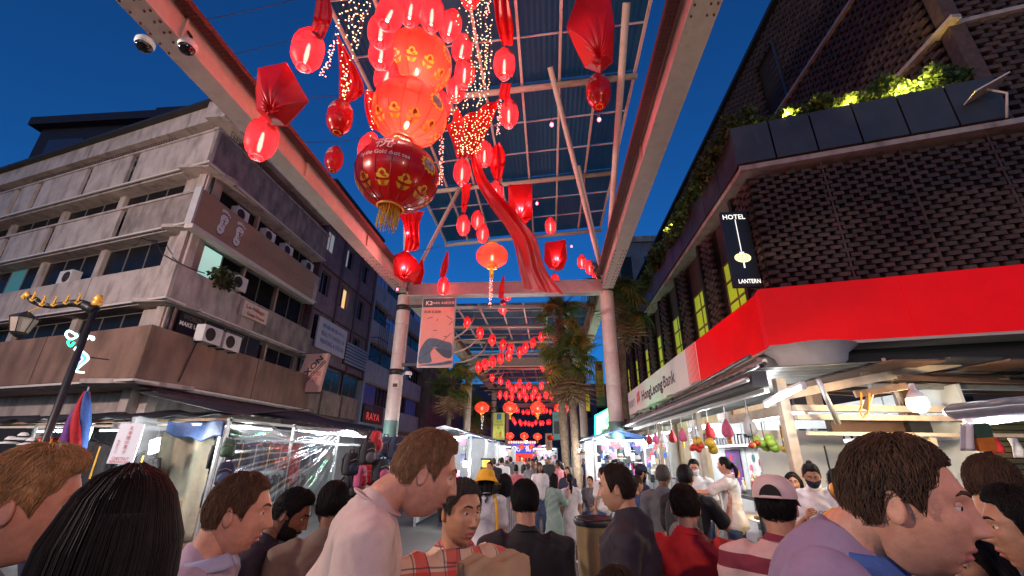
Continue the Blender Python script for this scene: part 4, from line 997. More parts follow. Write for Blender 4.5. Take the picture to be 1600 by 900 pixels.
bundle('large satin bundle gathered under the roof on the right', [(905, -14), (952, -16), (960, 40), (957, 98), (938, 114), (914, 106), (900, 78), (885, 42)], (933, 98), 6.0, .30)
m_satin_l = mat('backlit_satin', (.70, .02, .03), .4, var=.35, scale=7, transl=(.95, .08, .08, .65))
for la, q, D_ in (('square ruched satin bag glowing from inside above the drape', (794, 289, 831, 287, 832, 340, 822, 349, 812, 350, 802, 346, 795, 335), 12.), ('ruched satin bag glowing above the palm', (851, 379, 884, 374, 886, 404, 880, 420, 870, 424, 858, 420, 850, 408), 14.5), ('ruched satin bag wrapped round the left column head', (617, 398, 634, 391, 650, 405, 659, 420, 648, 440, 630, 441, 616, 430, 614, 410), 13.2)):
    ol = [(q[i], q[i + 1]) for i in range(0, len(q), 2)]
    gx, gy = ol[4] if len(ol) > 6 else ol[-1]
    t = bundle(la, ol, (sum(p[0] for p in ol) / len(ol), max(p[1] for p in ol) - 8), D_, .28, 9, m_satin_l, 'satin_bag')
    cpos = sum((pt(x, y, D=D_) for x, y in ol), Vector()) / len(ol)
    lamp('bulb', cpos - _fw * .3, 70, (1., .22, .22), .08, t)
drape('satin_drape', 'red sash dropping onto the lantern left of the grand lanterns', [(496, -10), (492, 20), (487, 46)], [(512, -12), (520, 25), (506, 62)], 6., 2, .04)
drape('satin_drape', 'red kite shaped sash above the unlit dark lantern', [(527, 55), (531, 105), (530, 160)], [(528, 54), (570, 137), (547, 161)], 7.4, 2, .05)
drape('satin_drape', 'long red sash above the two lanterns right of the grand lanterns', [(770, -15), (775, 35), (784, 70)], [(792, -15), (802, 40), (801, 72)], [8., 8.2, 8.4], 2, .05)
drape('satin_drape', 'red sash between the two stacked oval lanterns', [(783, 130), (780, 150), (784, 156)], [(799, 130), (797, 148), (799, 157)], 9.4, 2, .03)
drape('satin_swag', 'red swag of satin covered in fairy lights', [(697, 198), (708, 225), (713, 247)], [(782, 152), (765, 200), (736, 246)], [9.2, 9.5, 10.], 3, .07, cat='drape')
drape('satin_swag', 'narrow red satin tie between two oval lanterns', [(768, 232), (765, 258), (772, 280)], [(780, 222), (790, 245), (783, 282)], 10.6, 2, .04)
drape('satin_drape', 'red tie under the swag lantern', [(722, 290), (721, 315), (721, 332)], [(736, 286), (733, 310), (727, 333)], 10.6, 2, .03)
drape('long_drape', 'long red drape sweeping from the swag down to the cross beam', [(733, 235), (745, 285), (768, 325), (800, 372), (812, 425), (818, 452)], [(742, 225), (762, 282), (812, 340), (838, 375), (852, 420), (880, 460)], [10.2, 10.6, 11., 11.8, 12.8, 13.6], 2, .07, 40, 24, bulge=.25)
drape('satin_drape', 'red cloth hanging below the dark grand lantern', [(622, 335), (630, 348), (634, 372), (632, 392)], [(663, 330), (656, 352), (656, 384), (650, 392)], 12., 3, .06)
drape('satin_drape', 'red ribbon with fairy lights over the cross beam lantern', [(699, 391), (690, 415), (687, 432)], [(701, 392), (700, 418), (694, 434)], 14., 1, .03)
drape('satin_drape', 'thin red ribbon over the pair of cross beam lanterns', [(786, 430), (780, 450), (779, 466)], [(788, 430), (788, 452), (787, 467)], 14., 1, .03)
drape('satin_drape', 'red cloth tail behind the left column head', [(656, 408), (650, 430), (644, 445)], [(660, 404), (663, 425), (658, 444)], 13.6, 1, .04)
drape('satin_drape', 'dark red sash behind the lower grand lantern', [(571, 140), (570, 165), (578, 200)], [(584, 145), (588, 180), (598, 208)], 8.6, 2, .04)
drape('satin_drape', 'small red flag between fairy light strings', [(712, 165), (708, 185), (706, 192)], [(714, 165), (724, 186), (728, 190)], 9.5, 1, .03)

# ---- fairy lights: one wire with its tiny bulbs per string
m_fairy = glow('fairy_bulb', (1., .62, .30), 7.); m_fairy_r = glow('fairy_bulb_red', (1., .30, .22), 6.)
m_fwire = mat('fairy_wire', (.16, .05, .04), .6, var=0)
def fairy(label, path, D, step=.085, spread=.03, m=None, r=.010, seed=0):
    rs = random.Random(seed); k = len(path)
    P = smooth_path([pt(x, y, D=(D[i] if isinstance(D, (list, tuple)) else D)) for i, (x, y) in enumerate(path)], 40)
    t = thing('fairy_light_string', label, 'string lights', P[0], group='fairy light strings')
    MB().tube(P, .0035, 3).build('wire', m_fwire, t)
    b = MB(); L = 0
    for a, c in zip(P, P[1:]):
        d = (c - a).length
        while L < d:
            q = a.lerp(c, L / d) + Vector((rs.uniform(-1, 1), rs.uniform(-1, 1), rs.uniform(-1, 1))) * spread
            b.add([q + Vector(v) * r for v in ((1, 0, 0), (-1, 0, 0), (0, 1, 0), (0, -1, 0), (0, 0, 1), (0, 0, -1))], [(0, 2, 4), (2, 1, 4), (1, 3, 4), (3, 0, 4), (2, 0, 5), (1, 2, 5), (3, 1, 5), (0, 3, 5)])
            L += step * rs.uniform(.6, 1.4)
        L -= d
    o = b.build('bulb', m or m_fairy, t); o['kind'] = 'stuff'
seed = 0
lab_l = 'string of warm fairy lights hanging left of the grand lanterns'; lab_r = 'string of warm fairy lights hanging right of the grand lanterns'
for x0, y0, x1, y1, D_ in ((540, -10, 520, 60, 6.6), (548, -10, 530, 95, 6.8), (556, -8, 536, 158, 7.), (563, -5, 545, 40, 7.), (572, -10, 556, 55, 7.2), (580, -10, 568, 30, 7.3), (545, 20, 558, 80, 7.), (566, 20, 560, 70, 7.2), (575, 140, 582, 212, 8.), (590, 130, 592, 180, 8.), (586, 100, 590, 150, 8.)):
    seed += 1; fairy(lab_l + ', ' + ORD[seed - 1] + ' strand', [(x0, y0), ((x0 + x1) / 2 + 3, (y0 + y1) / 2), (x1, y1)], D_, .07, .035, seed=seed)
for x0, y0, x1, y1, D_ in ((722, -8, 712, 40, 7.8), (730, -8, 728, 60, 7.9), (738, -8, 736, 150, 8.), (745, -8, 740, 165, 8.), (752, -8, 748, 170, 8.1), (757, -8, 756, 130, 8.1), (762, 40, 752, 178, 8.2), (768, 30, 760, 170, 8.2), (745, 90, 716, 186, 8.4), (730, 150, 728, 187, 8.6), (716, 150, 705, 185, 8.6), (705, 150, 700, 190, 8.6), (765, 60, 742, 186, 8.4)):
    seed += 1; fairy(lab_r + ', ' + ORD[seed - 12] + ' strand', [(x0, y0), ((x0 + x1) / 2 + 2, (y0 + y1) / 2), (x1, y1)], D_, .075, .03, seed=seed)
for la, path, D_ in (('dense fairy light garland left of the ring of lanterns', [(526, 62), (514, 95), (503, 118)], 6.4), ('dense fairy light garland at the top right of the ring', [(767, -8), (763, 8), (760, 24)], 7.6), ('dense fairy light garland beside the stacked lanterns', [(780, 158), (780, 190), (777, 212)], 9.), ('dense fairy light garland dangling below the round lantern', [(768, 418), (767, 450), (766, 478)], 13.), ('dense fairy light garland under the fairy swag', [(690, 215), (690, 250), (688, 290)], 9.)):
    seed += 1; fairy(la, path, D_, .016, .045, m_fairy_r, .011, seed)
for i in range(11): seed += 1; x = 706 + i * 6.5; fairy('fairy light strand lying on the red swag, ' + ORD[i] + ' from the left', [(x, 195 - i * 2.6), (x - 1 + (726 - x) * .3, 218), (x + (726 - x) * .6, 240)], 8.9, .06, .03, seed=seed)
for i in range(3): seed += 1; fairy('fairy light strand on the red kite sash, ' + ORD[i] + ' from the left', [(534 + i * 8, 95 + i * 14), (536 + i * 5, 120 + i * 4), (534 + i * 2, 152)], 7.2, .05, .03, seed=seed)
# naked red bulbs on wires
for i, (px, py, la) in enumerate(((862, 195, 'bare red bulb below the roof nearer the middle'), (936, 187, 'bare red bulb below the unlit oval lantern'), (839, 318, 'bare red bulb beside the square satin bag'), (814, 366, 'bare red bulb under the square satin bag'), (893, 385, 'bare red bulb near the right roof struts'), (637, 364, 'bare red bulb on the left column cloth'), (637, 391, 'lower bare red bulb on the left column cloth'), (621, 452, 'bare red bulb on the left column shoulder'))):
    P = pt(px, py, D=(8, 8, 12, 12, 15, 12, 12.5, 14)[i]); t = thing('bare_red_bulb', la, 'bulb', P)
    MB().ball(P, (.035, .035, .045), 12, 8).build('bulb', glow('red_bulb', (1., .10, .16), 5.), t, True); lamp('bulb_light', P - _fw * .08, 14, (1., .12, .16), .04, t); MB().lathe([(.02, .04), (.022, .10), (.006, .11), (.005, .25)], 8, P).build('socket', m_black, t)
# catenary wires across the street
for i, (a, b_) in enumerate((((300, 34), (500, -12)), ((360, 85), (530, 40)), ((396, 122), (600, 88)), ((470, 152), (600, 140)), ((470, 222), (570, 215)), ((640, 395), (770, 360)), ((655, 560), (705, 520)))):
    cable('overhead_wire', [pt(*a, D=7 + i), pt(*b_, D=8 + i)], .008, m_black, None, 4, .06); 
ow = [o for o in COL.objects if o.name.startswith('overhead_wire')]
for i, o in enumerate(ow): tag(o, ('first', 'second', 'third', 'fourth', 'fifth', 'sixth', 'seventh')[i] + ' thin overhead wire from the top, strung from the left beam', 'wire', 'overhead wires')
# ================================================================ palms
m_frond = mat('palm_green', (.085, .14, .032), .5, var=.5, scale=3, transl=(.10, .15, .03, .35)); m_frond_y = mat('palm_yellowing', (.30, .22, .04), .55, var=.5, scale=3, transl=(.3, .2, .03, .35)); m_frond_b = mat('palm_dead', (.30, .20, .11), .8, var=.4, scale=4)
m_bark = mat('palm_bark', (.16, .12, .085), .9, var=.5, scale=8, bump=.8, bscale=16)
def fan_leaf(name, m, droop, n=26, rad=.95, pet=1.0, seed=0):
    rs = random.Random(seed); b = MB()
    b.tube([(0, 0, 0), (pet * .5, 0, .05), (pet, 0, 0)], [.022, .016, .012], 5)
    for i in range(n):
        a = -2.3 + 4.6 * i / (n - 1); L = rad * (1 - .22 * (abs(a) / 2.3) ** 2) * rs.uniform(.88, 1.08); w = .034
        d = Vector((math.cos(a), math.sin(a), 0)); s_ = Vector((-d.y, d.x, 0)); o = Vector((pet, 0, 0)); P = []
        for k, t in enumerate((.05, .4, .7, 1.0)):
            z = .10 * math.sin(t * 2.2) - droop * t ** 2.6 * rs.uniform(.7, 1.3); ww = w * (.5, 1.3, .9, .05)[k]
            c = o + d * L * t * (1 - .18 * droop * t) + Vector((0, 0, z)); P += [c + s_ * ww + Vector((0, 0, .014)), c, c - s_ * ww + Vector((0, 0, .014))]
        b.add(P, [(k * 3 + j, k * 3 + j + 1, k * 3 + 4 + j, k * 3 + 3 + j) for k in range(3) for j in range(2)])
    return b.mesh(name, m)
LEAF = [fan_leaf('frond', m_frond, .25, seed=1), fan_leaf('frond', m_frond, .6, seed=2), fan_leaf('frond', m_frond_y, .7, seed=3), fan_leaf('frond', m_frond_b, 1.1, 16, .8, .7, 4)]
def palm(label, x, y, h, s_=1., n=24, dead=10, seed=0):
    rs = random.Random(seed); t = thing('fan_palm', label, 'palm tree', (x, y, 0), group='fan palms along the street')
    P = [(x + .12 * math.sin(z * .5 + seed), y, z) for z in np.linspace(0, h, 12)]
    MB().tube(P, [.17 - .04 * i / 11 for i in range(12)], 12).build('trunk', m_bark, t, True)
    b = MB()
    for i in range(70): a = i * 2.4; z = h - .1 - i * .03; q = Vector(P[-1]); b.bar((q.x + .11 * math.cos(a), q.y + .11 * math.sin(a), z - .02), (q.x + .21 * math.cos(a), q.y + .21 * math.sin(a), z + .13), .05, .03)
    o = b.build('leaf_boot', m_bark, t); o['kind'] = 'stuff'
    for i in range(n + dead):
        d_ = i >= n; o = link('frond', LEAF[3] if d_ else LEAF[rs.choice((0, 0, 1, 1, 2))], t)
        el = rs.uniform(-1.5, -1.2) if d_ else rs.uniform(-.75, 1.35); az = i * 2.399 + rs.uniform(-.3, .3)
        o.location = (P[-1][0] - x, 0, h - (.25 if d_ else 0)); o.rotation_euler = Matrix.Rotation(az, 3, 'Z').to_euler()
        o.rotation_euler = (Matrix.Rotation(az, 3, 'Z') @ Matrix.Rotation(-el, 3, 'Y') @ Matrix.Rotation(rs.uniform(-.5, .5), 3, 'X')).to_euler()
        k = s_ * rs.uniform(.8, 1.15) * (1.25 if d_ else 1); o.scale = (k, k, k)
    return t
q = pt(890, 560, Y=17.3); palm('tall fan palm with a brown dead skirt in front of the right column', q.x, q.y, q.z, .80, 26, 34, 1)
q = pt(876, 500, Y=18.0); palm('dark fan palm behind the cross beam over the lantern swags', q.x, q.y, q.z, .72, 20, 3, 2)
q = pt(968, 478, Y=18.5); palm('fan palm squeezed between the right column and the hotel', q.x, q.y, q.z, .85, 24, 6, 3)
q = pt(706, 600, Y=27); palm('fan palm under the left beam beyond the banner', q.x, q.y, q.z, .95, 24, 8, 4)
q = pt(948, 445, Y=17.2); palm('tallest fan palm topping the cross beam by the right struts', q.x, q.y, q.z, .75, 20, 4, 5)
q = pt(745, 645, Y=33); palm('far fan palm wound with fairy lights left of the market', q.x, q.y, q.z, .8, 18, 10, 6)

# ================================================================ ornate street lamp and neon on the left
L0 = pt(150, 478, Z=5.0)
sl_ = thing('ornate_street_lamp', 'black street lamp with gilded dragon arm and hanging glass lantern', 'street lamp', (L0.x, L0.y, 0))
MB().tube([(L0.x, L0.y, 0), (L0.x, L0.y, 1.0), (L0.x, L0.y, 1.1), (L0.x, L0.y, 5.0)], [.13, .11, .075, .065], 14).build('pole', m_black, sl_, True)
MB().lathe([(.065, 0), (.10, .03), (.10, .10), (.07, .13), (.10, .18), (.05, .27), (0, .29)], 14, (L0.x, L0.y, 5.0)).build('finial', m_gold, sl_, True)
e = pt(40, 462, D=(L0 - EYE).dot(_fw)); d = (e - L0)
arm = [L0 + d * t + Vector((0, 0, .10 * math.sin(t * 7) + .08 * t - .12)) for t in np.linspace(0, 1, 14)]
MB().tube(arm, [.12, .115, .11, .10, .09, .08, .075, .07, .06, .06, .07, .09, .07, .02], 10).build('dragon_arm', m_black, sl_, True)
b = MB()
for i in range(3, 12, 2):                          # gilded flame shapes along the arm
    p = arm[i]; b.tube([p + Vector((0, -.06, .02)), p + Vector((.05, -.09, .14 + .05 * (i % 2))), p + Vector((-.06, -.07, .26 - .04 * (i % 3)))], [.03, .02, .004], 6)
    b.tube([p + Vector((0, -.09, 0)), p + Vector((.1, -.12, -.05)), p + Vector((.16, -.1, .02))], [.03, .02, .004], 6)
b.build('gilded_flame', m_gold, sl_)
h_ = arm[-2]; MB().tube([h_ + Vector((0, -.03, 0)), h_ + Vector((-.1, -.03, .08)), h_ + Vector((-.16, -.03, .0)), h_ + Vector((-.1, -.03, -.06))], [.05, .06, .045, .02], 8).build('dragon_head', m_gold, sl_, True)
lt = pt(38, 500, D=(L0 - EYE).dot(_fw)); b = MB()
b.lathe([(.02, .22), (.10, .16), (.26, .06), (.27, .03)], 6, lt); b.build('lantern_roof', m_black, sl_)
MB().lathe([(.24, .03), (.15, -.30)], 6, lt).build('lantern_glass', mat('dusty_lamp_glass', (.35, .30, .26), .3, var=.15), sl_)
b = MB()
for i in range(6): a = i * math.pi / 3; b.tube([(lt.x + .245 * math.cos(a), lt.y + .245 * math.sin(a), lt.z + .03), (lt.x + .155 * math.cos(a), lt.y + .155 * math.sin(a), lt.z - .3)], .012, 4)
b.lathe([(.16, -.30), (.12, -.36), (.03, -.42), (0, -.43)], 6, lt); b.build('lantern_bars', m_black, sl_)
MB().tube([lt + Vector((0, 0, .2)), arm[9]], .015, 5).build('hanger', m_gold, sl_)
ns = thing('neon_sign', 'green and white curling neon tube sign beside the street lamp', 'sign', pt(125, 580, D=(L0 - EYE).dot(_fw) + .3))
Dn = (L0 - EYE).dot(_fw) + .35
m_ng = glow('neon_green', (.03, .85, .42), 1.5); m_nw = glow('neon_white', (.55, .95, .9), 2.2)
def neon(nm, pts, m): MB().tube(smooth_path([pt(x, y, D=Dn) for x, y in pts], 30), .026, 6).build(nm, m, ns, True)
neon('neon_tube', [(120, 524), (108, 517), (103, 523), (110, 530), (120, 526), (118, 521)], m_nw); neon('neon_tube', [(113, 530), (106, 534), (110, 541), (116, 535)], m_ng)
neon('neon_tube', [(128, 528), (132, 523), (136, 530), (140, 525), (145, 531), (146, 527), (140, 526)], m_nw)
neon('neon_tube', [(118, 543), (130, 550), (138, 560), (128, 570), (119, 578), (121, 581), (131, 582)], m_nw); neon('neon_tube', [(121, 546), (128, 553), (133, 561), (124, 571), (121, 577)], m_ng)
neon('neon_tube', [(116, 545), (126, 556), (129, 562), (119, 571), (116, 577)], glow('neon_violet', (.45, .35, 1.), 1.6))
MB().bar(pt(138, 558, D=Dn), pt(170, 562, D=Dn + .6), .03, .03).build('bracket', m_black, ns)
lamp('tube_light', pt(125, 555, D=Dn - .25), 6, (.3, 1., .7), .1, ns)

# ================================================================ goods prototypes
def cloth_mat(n, c, r=.75): return mat('cloth_' + n, c, r, var=.25, scale=9, bump=.25, bscale=60)
CL = {n: cloth_mat(n, c) for n, c in dict(black=(.014, .014, .017), navy=(.016, .022, .055), denim=(.045, .075, .14), red=(.42, .012, .02), maroon=(.13, .012, .025), grey=(.12, .12, .12), green=(.05, .10, .06), pink=(.55, .10, .22), white=(.62, .61, .59), brown=(.14, .075, .04), tan=(.32, .24, .15), blue=(.03, .09, .30), purple=(.12, .03, .20), orange=(.7, .2, .02), yellow=(.8, .42, .02), teal=(.03, .16, .16)).items()}
def backpack_mesh(seed):
    b = MB(); n, m_ = 18, 12
    vs, fs = [], []
    for i in range(m_ + 1):
        v = i / m_; z = -.22 + .44 * v; w = .155 * (1 - .25 * max(0, v - .55) ** 2 * 6) * (1 if 0 < i < m_ else .75); dd = .10 * (1 - .5 * max(0, v - .6)) * (1 if 0 < i < m_ else .7)
        for j in range(n):
            a = 2 * math.pi * j / n; c, s_ = math.cos(a), math.sin(a)
            vs.append((w * abs(c) ** .5 * (1 if c > 0 else -1), dd * abs(s_) ** .6 * (1 if s_ > 0 else -1), z))
    for i in range(m_):
        for j in range(n): fs.append((i * n + j, i * n + (j + 1) % n, (i + 1) * n + (j + 1) % n, (i + 1) * n + j))
    fs += [tuple(range(n))[::-1], tuple(m_ * n + j for j in range(n))]
    b.add(vs, fs); return b
def make_backpack(label, P, m, m2, rz, s_=1., group='bags hanging on the left stall', tilt=0.):
    t = thing('backpack', label, 'bag', P, rz, group); t.scale = (s_, s_, s_); t.rotation_euler = (tilt, 0, rz)
    backpack_mesh(0).build('body', m, t, True, world=False)
    b = MB(); b.ball((0, -.10, -.08), (.115, .055, .11), 14, 10); b.build('front_pocket', m2, t, True, world=False)
    b = MB(); b.tube([(-.05, .03, .21), (-.04, .03, .27), (.04, .03, .27), (.05, .03, .21)], .012, 6); b.build('handle', CL['black'], t, True, world=False)
    for sx in (-.08, .08): MB().tube([(sx, .08, .2), (sx * 1.3, .15, .1), (sx * 1.4, .14, -.1), (sx * 1.6, .08, -.2)], [.025, .028, .02, .012], 6).build('strap', CL['black'], t, True, world=False)
    b = MB(); b.tube([(-.11, -.105, .06), (0, -.125, .1), (.11, -.105, .06)], .005, 4); b.build('zip', m_steel_g, t, world=False)
    return t
def make_jacket(label, P, m, rz, s_=1., kind='jacket', group='clothes hanging behind the plastic'):
    t = thing('hanging_jacket' if kind == 'jacket' else 'hanging_dungarees', label, 'clothes', P, rz, group); t.scale = (s_, s_, s_)
    def fn(sgn):
        def f(u, v):
            x = (u - .5) * 2; w = .22 - .04 * v * (1 - v) * 2; z = .30 - .62 * v - (.12 * abs(x) ** 1.5 if v < .3 else .12 * abs(x) ** 1.5 * max(0, 1 - (v - .3) * 3))
            return (x * w, sgn * (.07 * (1 - x * x) + .012 * math.sin(x * 11 + v * 4)), z)
        return f
    b = MB(); b.sheet(fn(-1), 12, 12); b.sheet(fn(1), 12, 12); b.build('body', m, t, True, world=False)
    for sx in (-1, 1):
        if kind == 'jacket': MB().tube([(sx * .20, 0, .20), (sx * .25, -.01, .02), (sx * .26, -.02, -.22)], [.06, .055, .042], 9).build('sleeve', m, t, True, world=False)
        else: MB().tube([(sx * .1, 0, -.30), (sx * .12, 0, -.5), (sx * .13, 0, -.72)], [.09, .085, .08], 9).build('trouser_leg', m, t, True, world=False)
    MB().box(-.012, .012, -.085, -.07, -.3, .25).build('zip', m_gold if random.random() < .5 else m_steel_g, t, world=False)
    b = MB(); b.tube([(-.18, 0, .27), (0, 0, .34), (.18, 0, .27)], .008, 5); b.tube([(0, 0, .34), (0, 0, .40), (.03, 0, .43)], .005, 5); b.build('hanger', m_black, t, world=False)
    return t

# ================================================================ left stalls
m_tube = glow('fluorescent_tube', (.92, .97, 1.), 9.); m_tarp_d = mat('dark_tarpaulin', (.02, .022, .028), .55, var=.4, scale=3, bump=.4, bscale=9); m_tarp_b = mat('blue_tarpaulin', (.025, .06, .17), .5, var=.4, scale=4, bump=.5, bscale=10); m_canvas = mat('beige_canvas', (.27, .24, .17), .8, var=.25, scale=2.5, bump=.3, bscale=14, stain=(.09, .08, .05), stain_amt=.2)
def tube_lamp(label, a, b_, power, col=(.9, .96, 1.), r=.018, group='fluorescent tubes in the stalls'):
    a, b_ = Vector(a), Vector(b_); t = thing('fluorescent_tube', label, 'lamp', (a + b_) / 2, group=group)
    MB().tube([a, b_], r, 8).build('tube', m_tube, t, True)
    MB().bar(a + Vector((0, 0, r * 2.3)), b_ + Vector((0, 0, r * 2.3)), .05, .03).build('batten', m_white, t)
    d_ = (b_ - a).normalized()
    for p in (a, b_): MB().obox(p, d_ * .02, d_.cross(Vector((0, 0, 1))) * .02, (0, 0, .025)).build('lamp_holder', m_white, t)
    k = max(1, int((b_ - a).length / 1.2))
    for i in range(k): lamp('tube_light', a.lerp(b_, (i + .5) / k) - Vector((0, 0, .05)), 2.0 * power / k, col, .12, t)
    return t
YL = 8.7
cst = thing('crossing_stall', 'dim market stall facing the crossing with dark tarpaulin roof', 'stall', (-9.8, 9.5, 0))
f3 = Face((-6.9, 8.95, 0), DV, fa.n)            # along the front of the stalls on the crossing
for a in (0, 2.1, 4.3, 6.5, 8.6): b = MB(); f3.slab(b, a - .03, a + .03, -.06, 0, 0, 2.42); b.build('post', m_steel_g, cst)
for z, mm in ((2.34, m_steel_w), (2.44, m_wood)): put(f3, 'eave_rail', mm, cst, -.1, 9, -.08, -.02 + (.02 if z > 2.4 else 0), z, z + .05)
def rfn(u, v): p = f3.p(-.2 + 9.4 * u, .15 - 2.4 * v, 2.52 + .35 * v + .05 * math.sin(u * 21) * math.sin(v * 5) + .03 * math.sin(u * 50)); return p
MB().sheet(rfn, 60, 10, .01).build('roof_tarpaulin', m_tarp_d, cst, True)
put(f3, 'counter', m_wood, cst, .2, 8.8, -1.0, -.2, 0, .85)
# back wall of the stall with brickish canvas
def cfn(u, v): return f3.p(.3 + 1.75 * u, -.15 - .05 * math.sin(u * 17 + v * 2) - .1 * u, 2.25 - 2.1 * v)
cv = MB().sheet(cfn, 40, 14, .01).build('side_canvas', m_canvas, cst, True)
def bfn(u, v): return f3.p(-.1 + 1.7 * u, .02 + .07 * math.sin(u * 9) * (1 - v), 2.42 - (.38 - .2 * abs(u - .35)) * v + .03 * math.sin(u * 14))
MB().sheet(bfn, 30, 8, .01).build('blue_valance', m_tarp_b, cst, True)
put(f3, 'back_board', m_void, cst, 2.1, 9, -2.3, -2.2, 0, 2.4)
tube_lamp('bright white tube under the crossing stall eave', f3.p(2.6, -.5, 2.28), f3.p(4.8, -.5, 2.28), 40); tube_lamp('bright white tube at the far left of the crossing stall', f3.p(5.4, -.5, 2.27), f3.p(7.6, -.5, 2.27), 40)
lp = thing('led_panel_lamp', 'dazzling white upright lamp hanging beside the chestnut sign', 'lamp', pt(241, 695, Y=YL))
c = pt(241, 697, Y=YL); MB().obox(c, (.085, 0, .03), (0, .02, 0), (-.02, 0, .13)).build('panel', glow('led_panel', (.95, 1., .98), 22), lp); MB().obox(c + Vector((0, .025, 0)), (.1, 0, .03), (0, .012, 0), (-.02, 0, .145)).build('casing', m_white, lp); MB().tube([c + Vector((0, 0, .14)), c + Vector((.05, 0, .32))], .006, 4).build('cord', m_black, lp)
lamp('led_light', c + Vector((0, -.12, 0)), 110, (.95, 1., .98), .1, lp)
cn = thing('chestnut_sign', 'hanging white chestnut sign with red characters', 'sign', pt(195, 725, Y=YL - .3))
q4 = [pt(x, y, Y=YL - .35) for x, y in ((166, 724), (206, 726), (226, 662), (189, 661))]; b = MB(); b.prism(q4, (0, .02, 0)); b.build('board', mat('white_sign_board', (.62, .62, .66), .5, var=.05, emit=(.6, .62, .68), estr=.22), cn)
uu = (q4[1] - q4[0]).normalized(); vv = ((q4[3] + q4[2]) - (q4[0] + q4[1])).normalized(); cc = sum(q4, Vector()) / 4 + Vector((0, -.012, 0)); H_ = ((q4[3] + q4[2]) - (q4[0] + q4[1])).length / 2
m_rs = mat('sign_red', S(190, 20, 40), .5, var=0)
text('天\n津\n糖\n炒\n栗\n子', cc + vv * .06 + uu * .02, uu, vv, .1, m_rs, cn, fit=(.085, H_ * .68)); text('香\n甜\n可\n口', cc - uu * .16 - vv * .06, uu, vv, .1, m_rs, cn, fit=(.05, H_ * .32))
text('CHESTNUT', cc - vv * H_ * .37, uu, vv, .1, m_rs, cn, fit=(.36, .055)); text('BERANGAN', cc - vv * H_ * .45, uu, vv, .1, m_rs, cn, fit=(.42, .05))
# rainbow umbrella folded, rainbow mat, hats, jeans
ru = thing('folded_rainbow_umbrella', 'furled rainbow coloured parasol standing over the crossing stall', 'parasol', pt(118, 700, Y=YL - .5))
top, bot = pt(136, 612, Y=YL - .5), pt(108, 715, Y=YL - .5)
for i, cn_ in enumerate(('blue', 'pink', 'green', 'purple', 'red', 'blue')):
    a = i * math.pi / 3; b = MB(); P = []
    for t in np.linspace(0, 1, 9):
        r_ = .03 + .11 * math.sin(math.pi * min(1, t * .62)); c = top.lerp(bot, t); P.append(c + Vector((r_ * math.cos(a + t * 2), r_ * math.sin(a + t * 2), 0)))
    b.tube(P, [(.02 + .07 * math.sin(math.pi * t * .62)) for t in np.linspace(0.02, 1, 9)], 6); b.build('canopy_fold', CL[cn_], ru, True)
MB().tube([top + Vector((0, 0, .1)), top.lerp(bot, 1.3)], .015, 6).build('pole', m_steel_g, ru)
rm = thing('rainbow_mat', 'rainbow striped cloth hung on a hanger in the crossing stall', 'cloth', pt(80, 690, Y=YL + .2))
for i, cn_ in enumerate(('red', 'orange', 'yellow', 'green', 'blue', 'purple')):
    p0, p1 = pt(60, 683 + i * 3.2, Y=YL + .2), pt(101, 684 + i * 3., Y=YL + .2); MB().sheet(lambda u, v: p0.lerp(p1, u) + Vector((0, .02 * math.sin(u * 12), -.045 * v)), 14, 2, .006).build('stripe', CL[cn_], rm, True)
MB().tube([pt(62, 681, Y=YL + .2), pt(82, 672, Y=YL + .2), pt(100, 682, Y=YL + .2)], .012, 5).build('hanger', m_black, rm)
def hat(label, P, m, s_=1., group='hats on the crossing stall'):
    t = thing('sun_hat', label, 'hat', P, group=group); t.scale = (s_,) * 3
    MB().lathe([(0, .11), (.05, .105), (.085, .06), (.095, 0), (.12, -.005), (.20, -.035), (.2, -.045), (.1, -.012)], 20, (0, 0, 0)).build('hat_shape', m, t, True, world=False); MB().lathe([(.097, .005), (.1, .03), (.09, .04)], 20).build('band', CL['black'], t, True, world=False)
for i, (px, py, cn_, la) in enumerate(((15, 690, 'white', 'white sun hat at the left end of the crossing stall'), (35, 684, 'white', 'pale sun hat highest on the crossing stall rack'), (48, 692, 'white', 'white sun hat next to the rainbow cloth'), (8, 715, 'black', 'dark sun hat low at the left end of the crossing stall'), (28, 708, 'grey', 'grey patterned sun hat in the lower row'))): hat(la, pt(px, py, Y=YL), CL[cn_])
for i, (px, py, la) in enumerate(((135, 715, 'black jeans hanging left of the chestnut sign'), (155, 720, 'black printed garment hanging behind the chestnut sign'), (222, 735, 'black garment hanging right of the chestnut sign'))): make_jacket(la, pt(px, py, Y=YL + .35), CL['black'], .1 * i, 1.15, group='dark clothes on the crossing stall')
# flag cloth on the counter with a star (fallen flag print)
fg = thing('flag_cloth', 'navy cloth with yellow star and crescent spread on the stall front', 'cloth', pt(80, 840, D=4.5))
A_, B_, C_ = pt(38, 828, D=4.5), pt(150, 824, D=4.5), pt(30, 905, D=4.3)
fl_fn = lambda u, v: A_ + (B_ - A_) * u + (C_ - A_) * v - _fw * .03 * math.sin(u * 9 + v * 3)
MB().sheet(fl_fn, 20, 12, .006).build('navy_field', CL['navy'], fg, True)
b = MB(); cx_, cy_ = .40, .42; P = []
for i in range(28): r_ = .24 if i % 2 == 0 else .10; P.append(fl_fn(cx_ + r_ * .75 * math.cos(i * math.pi / 14), cy_ + r_ * 1.25 * math.sin(i * math.pi / 14)) - _fw * .012)
b.add(P + [fl_fn(cx_, cy_) - _fw * .012], [(28, i, (i + 1) % 28) for i in range(28)]); b.build('star_print', CL['yellow'], fg)
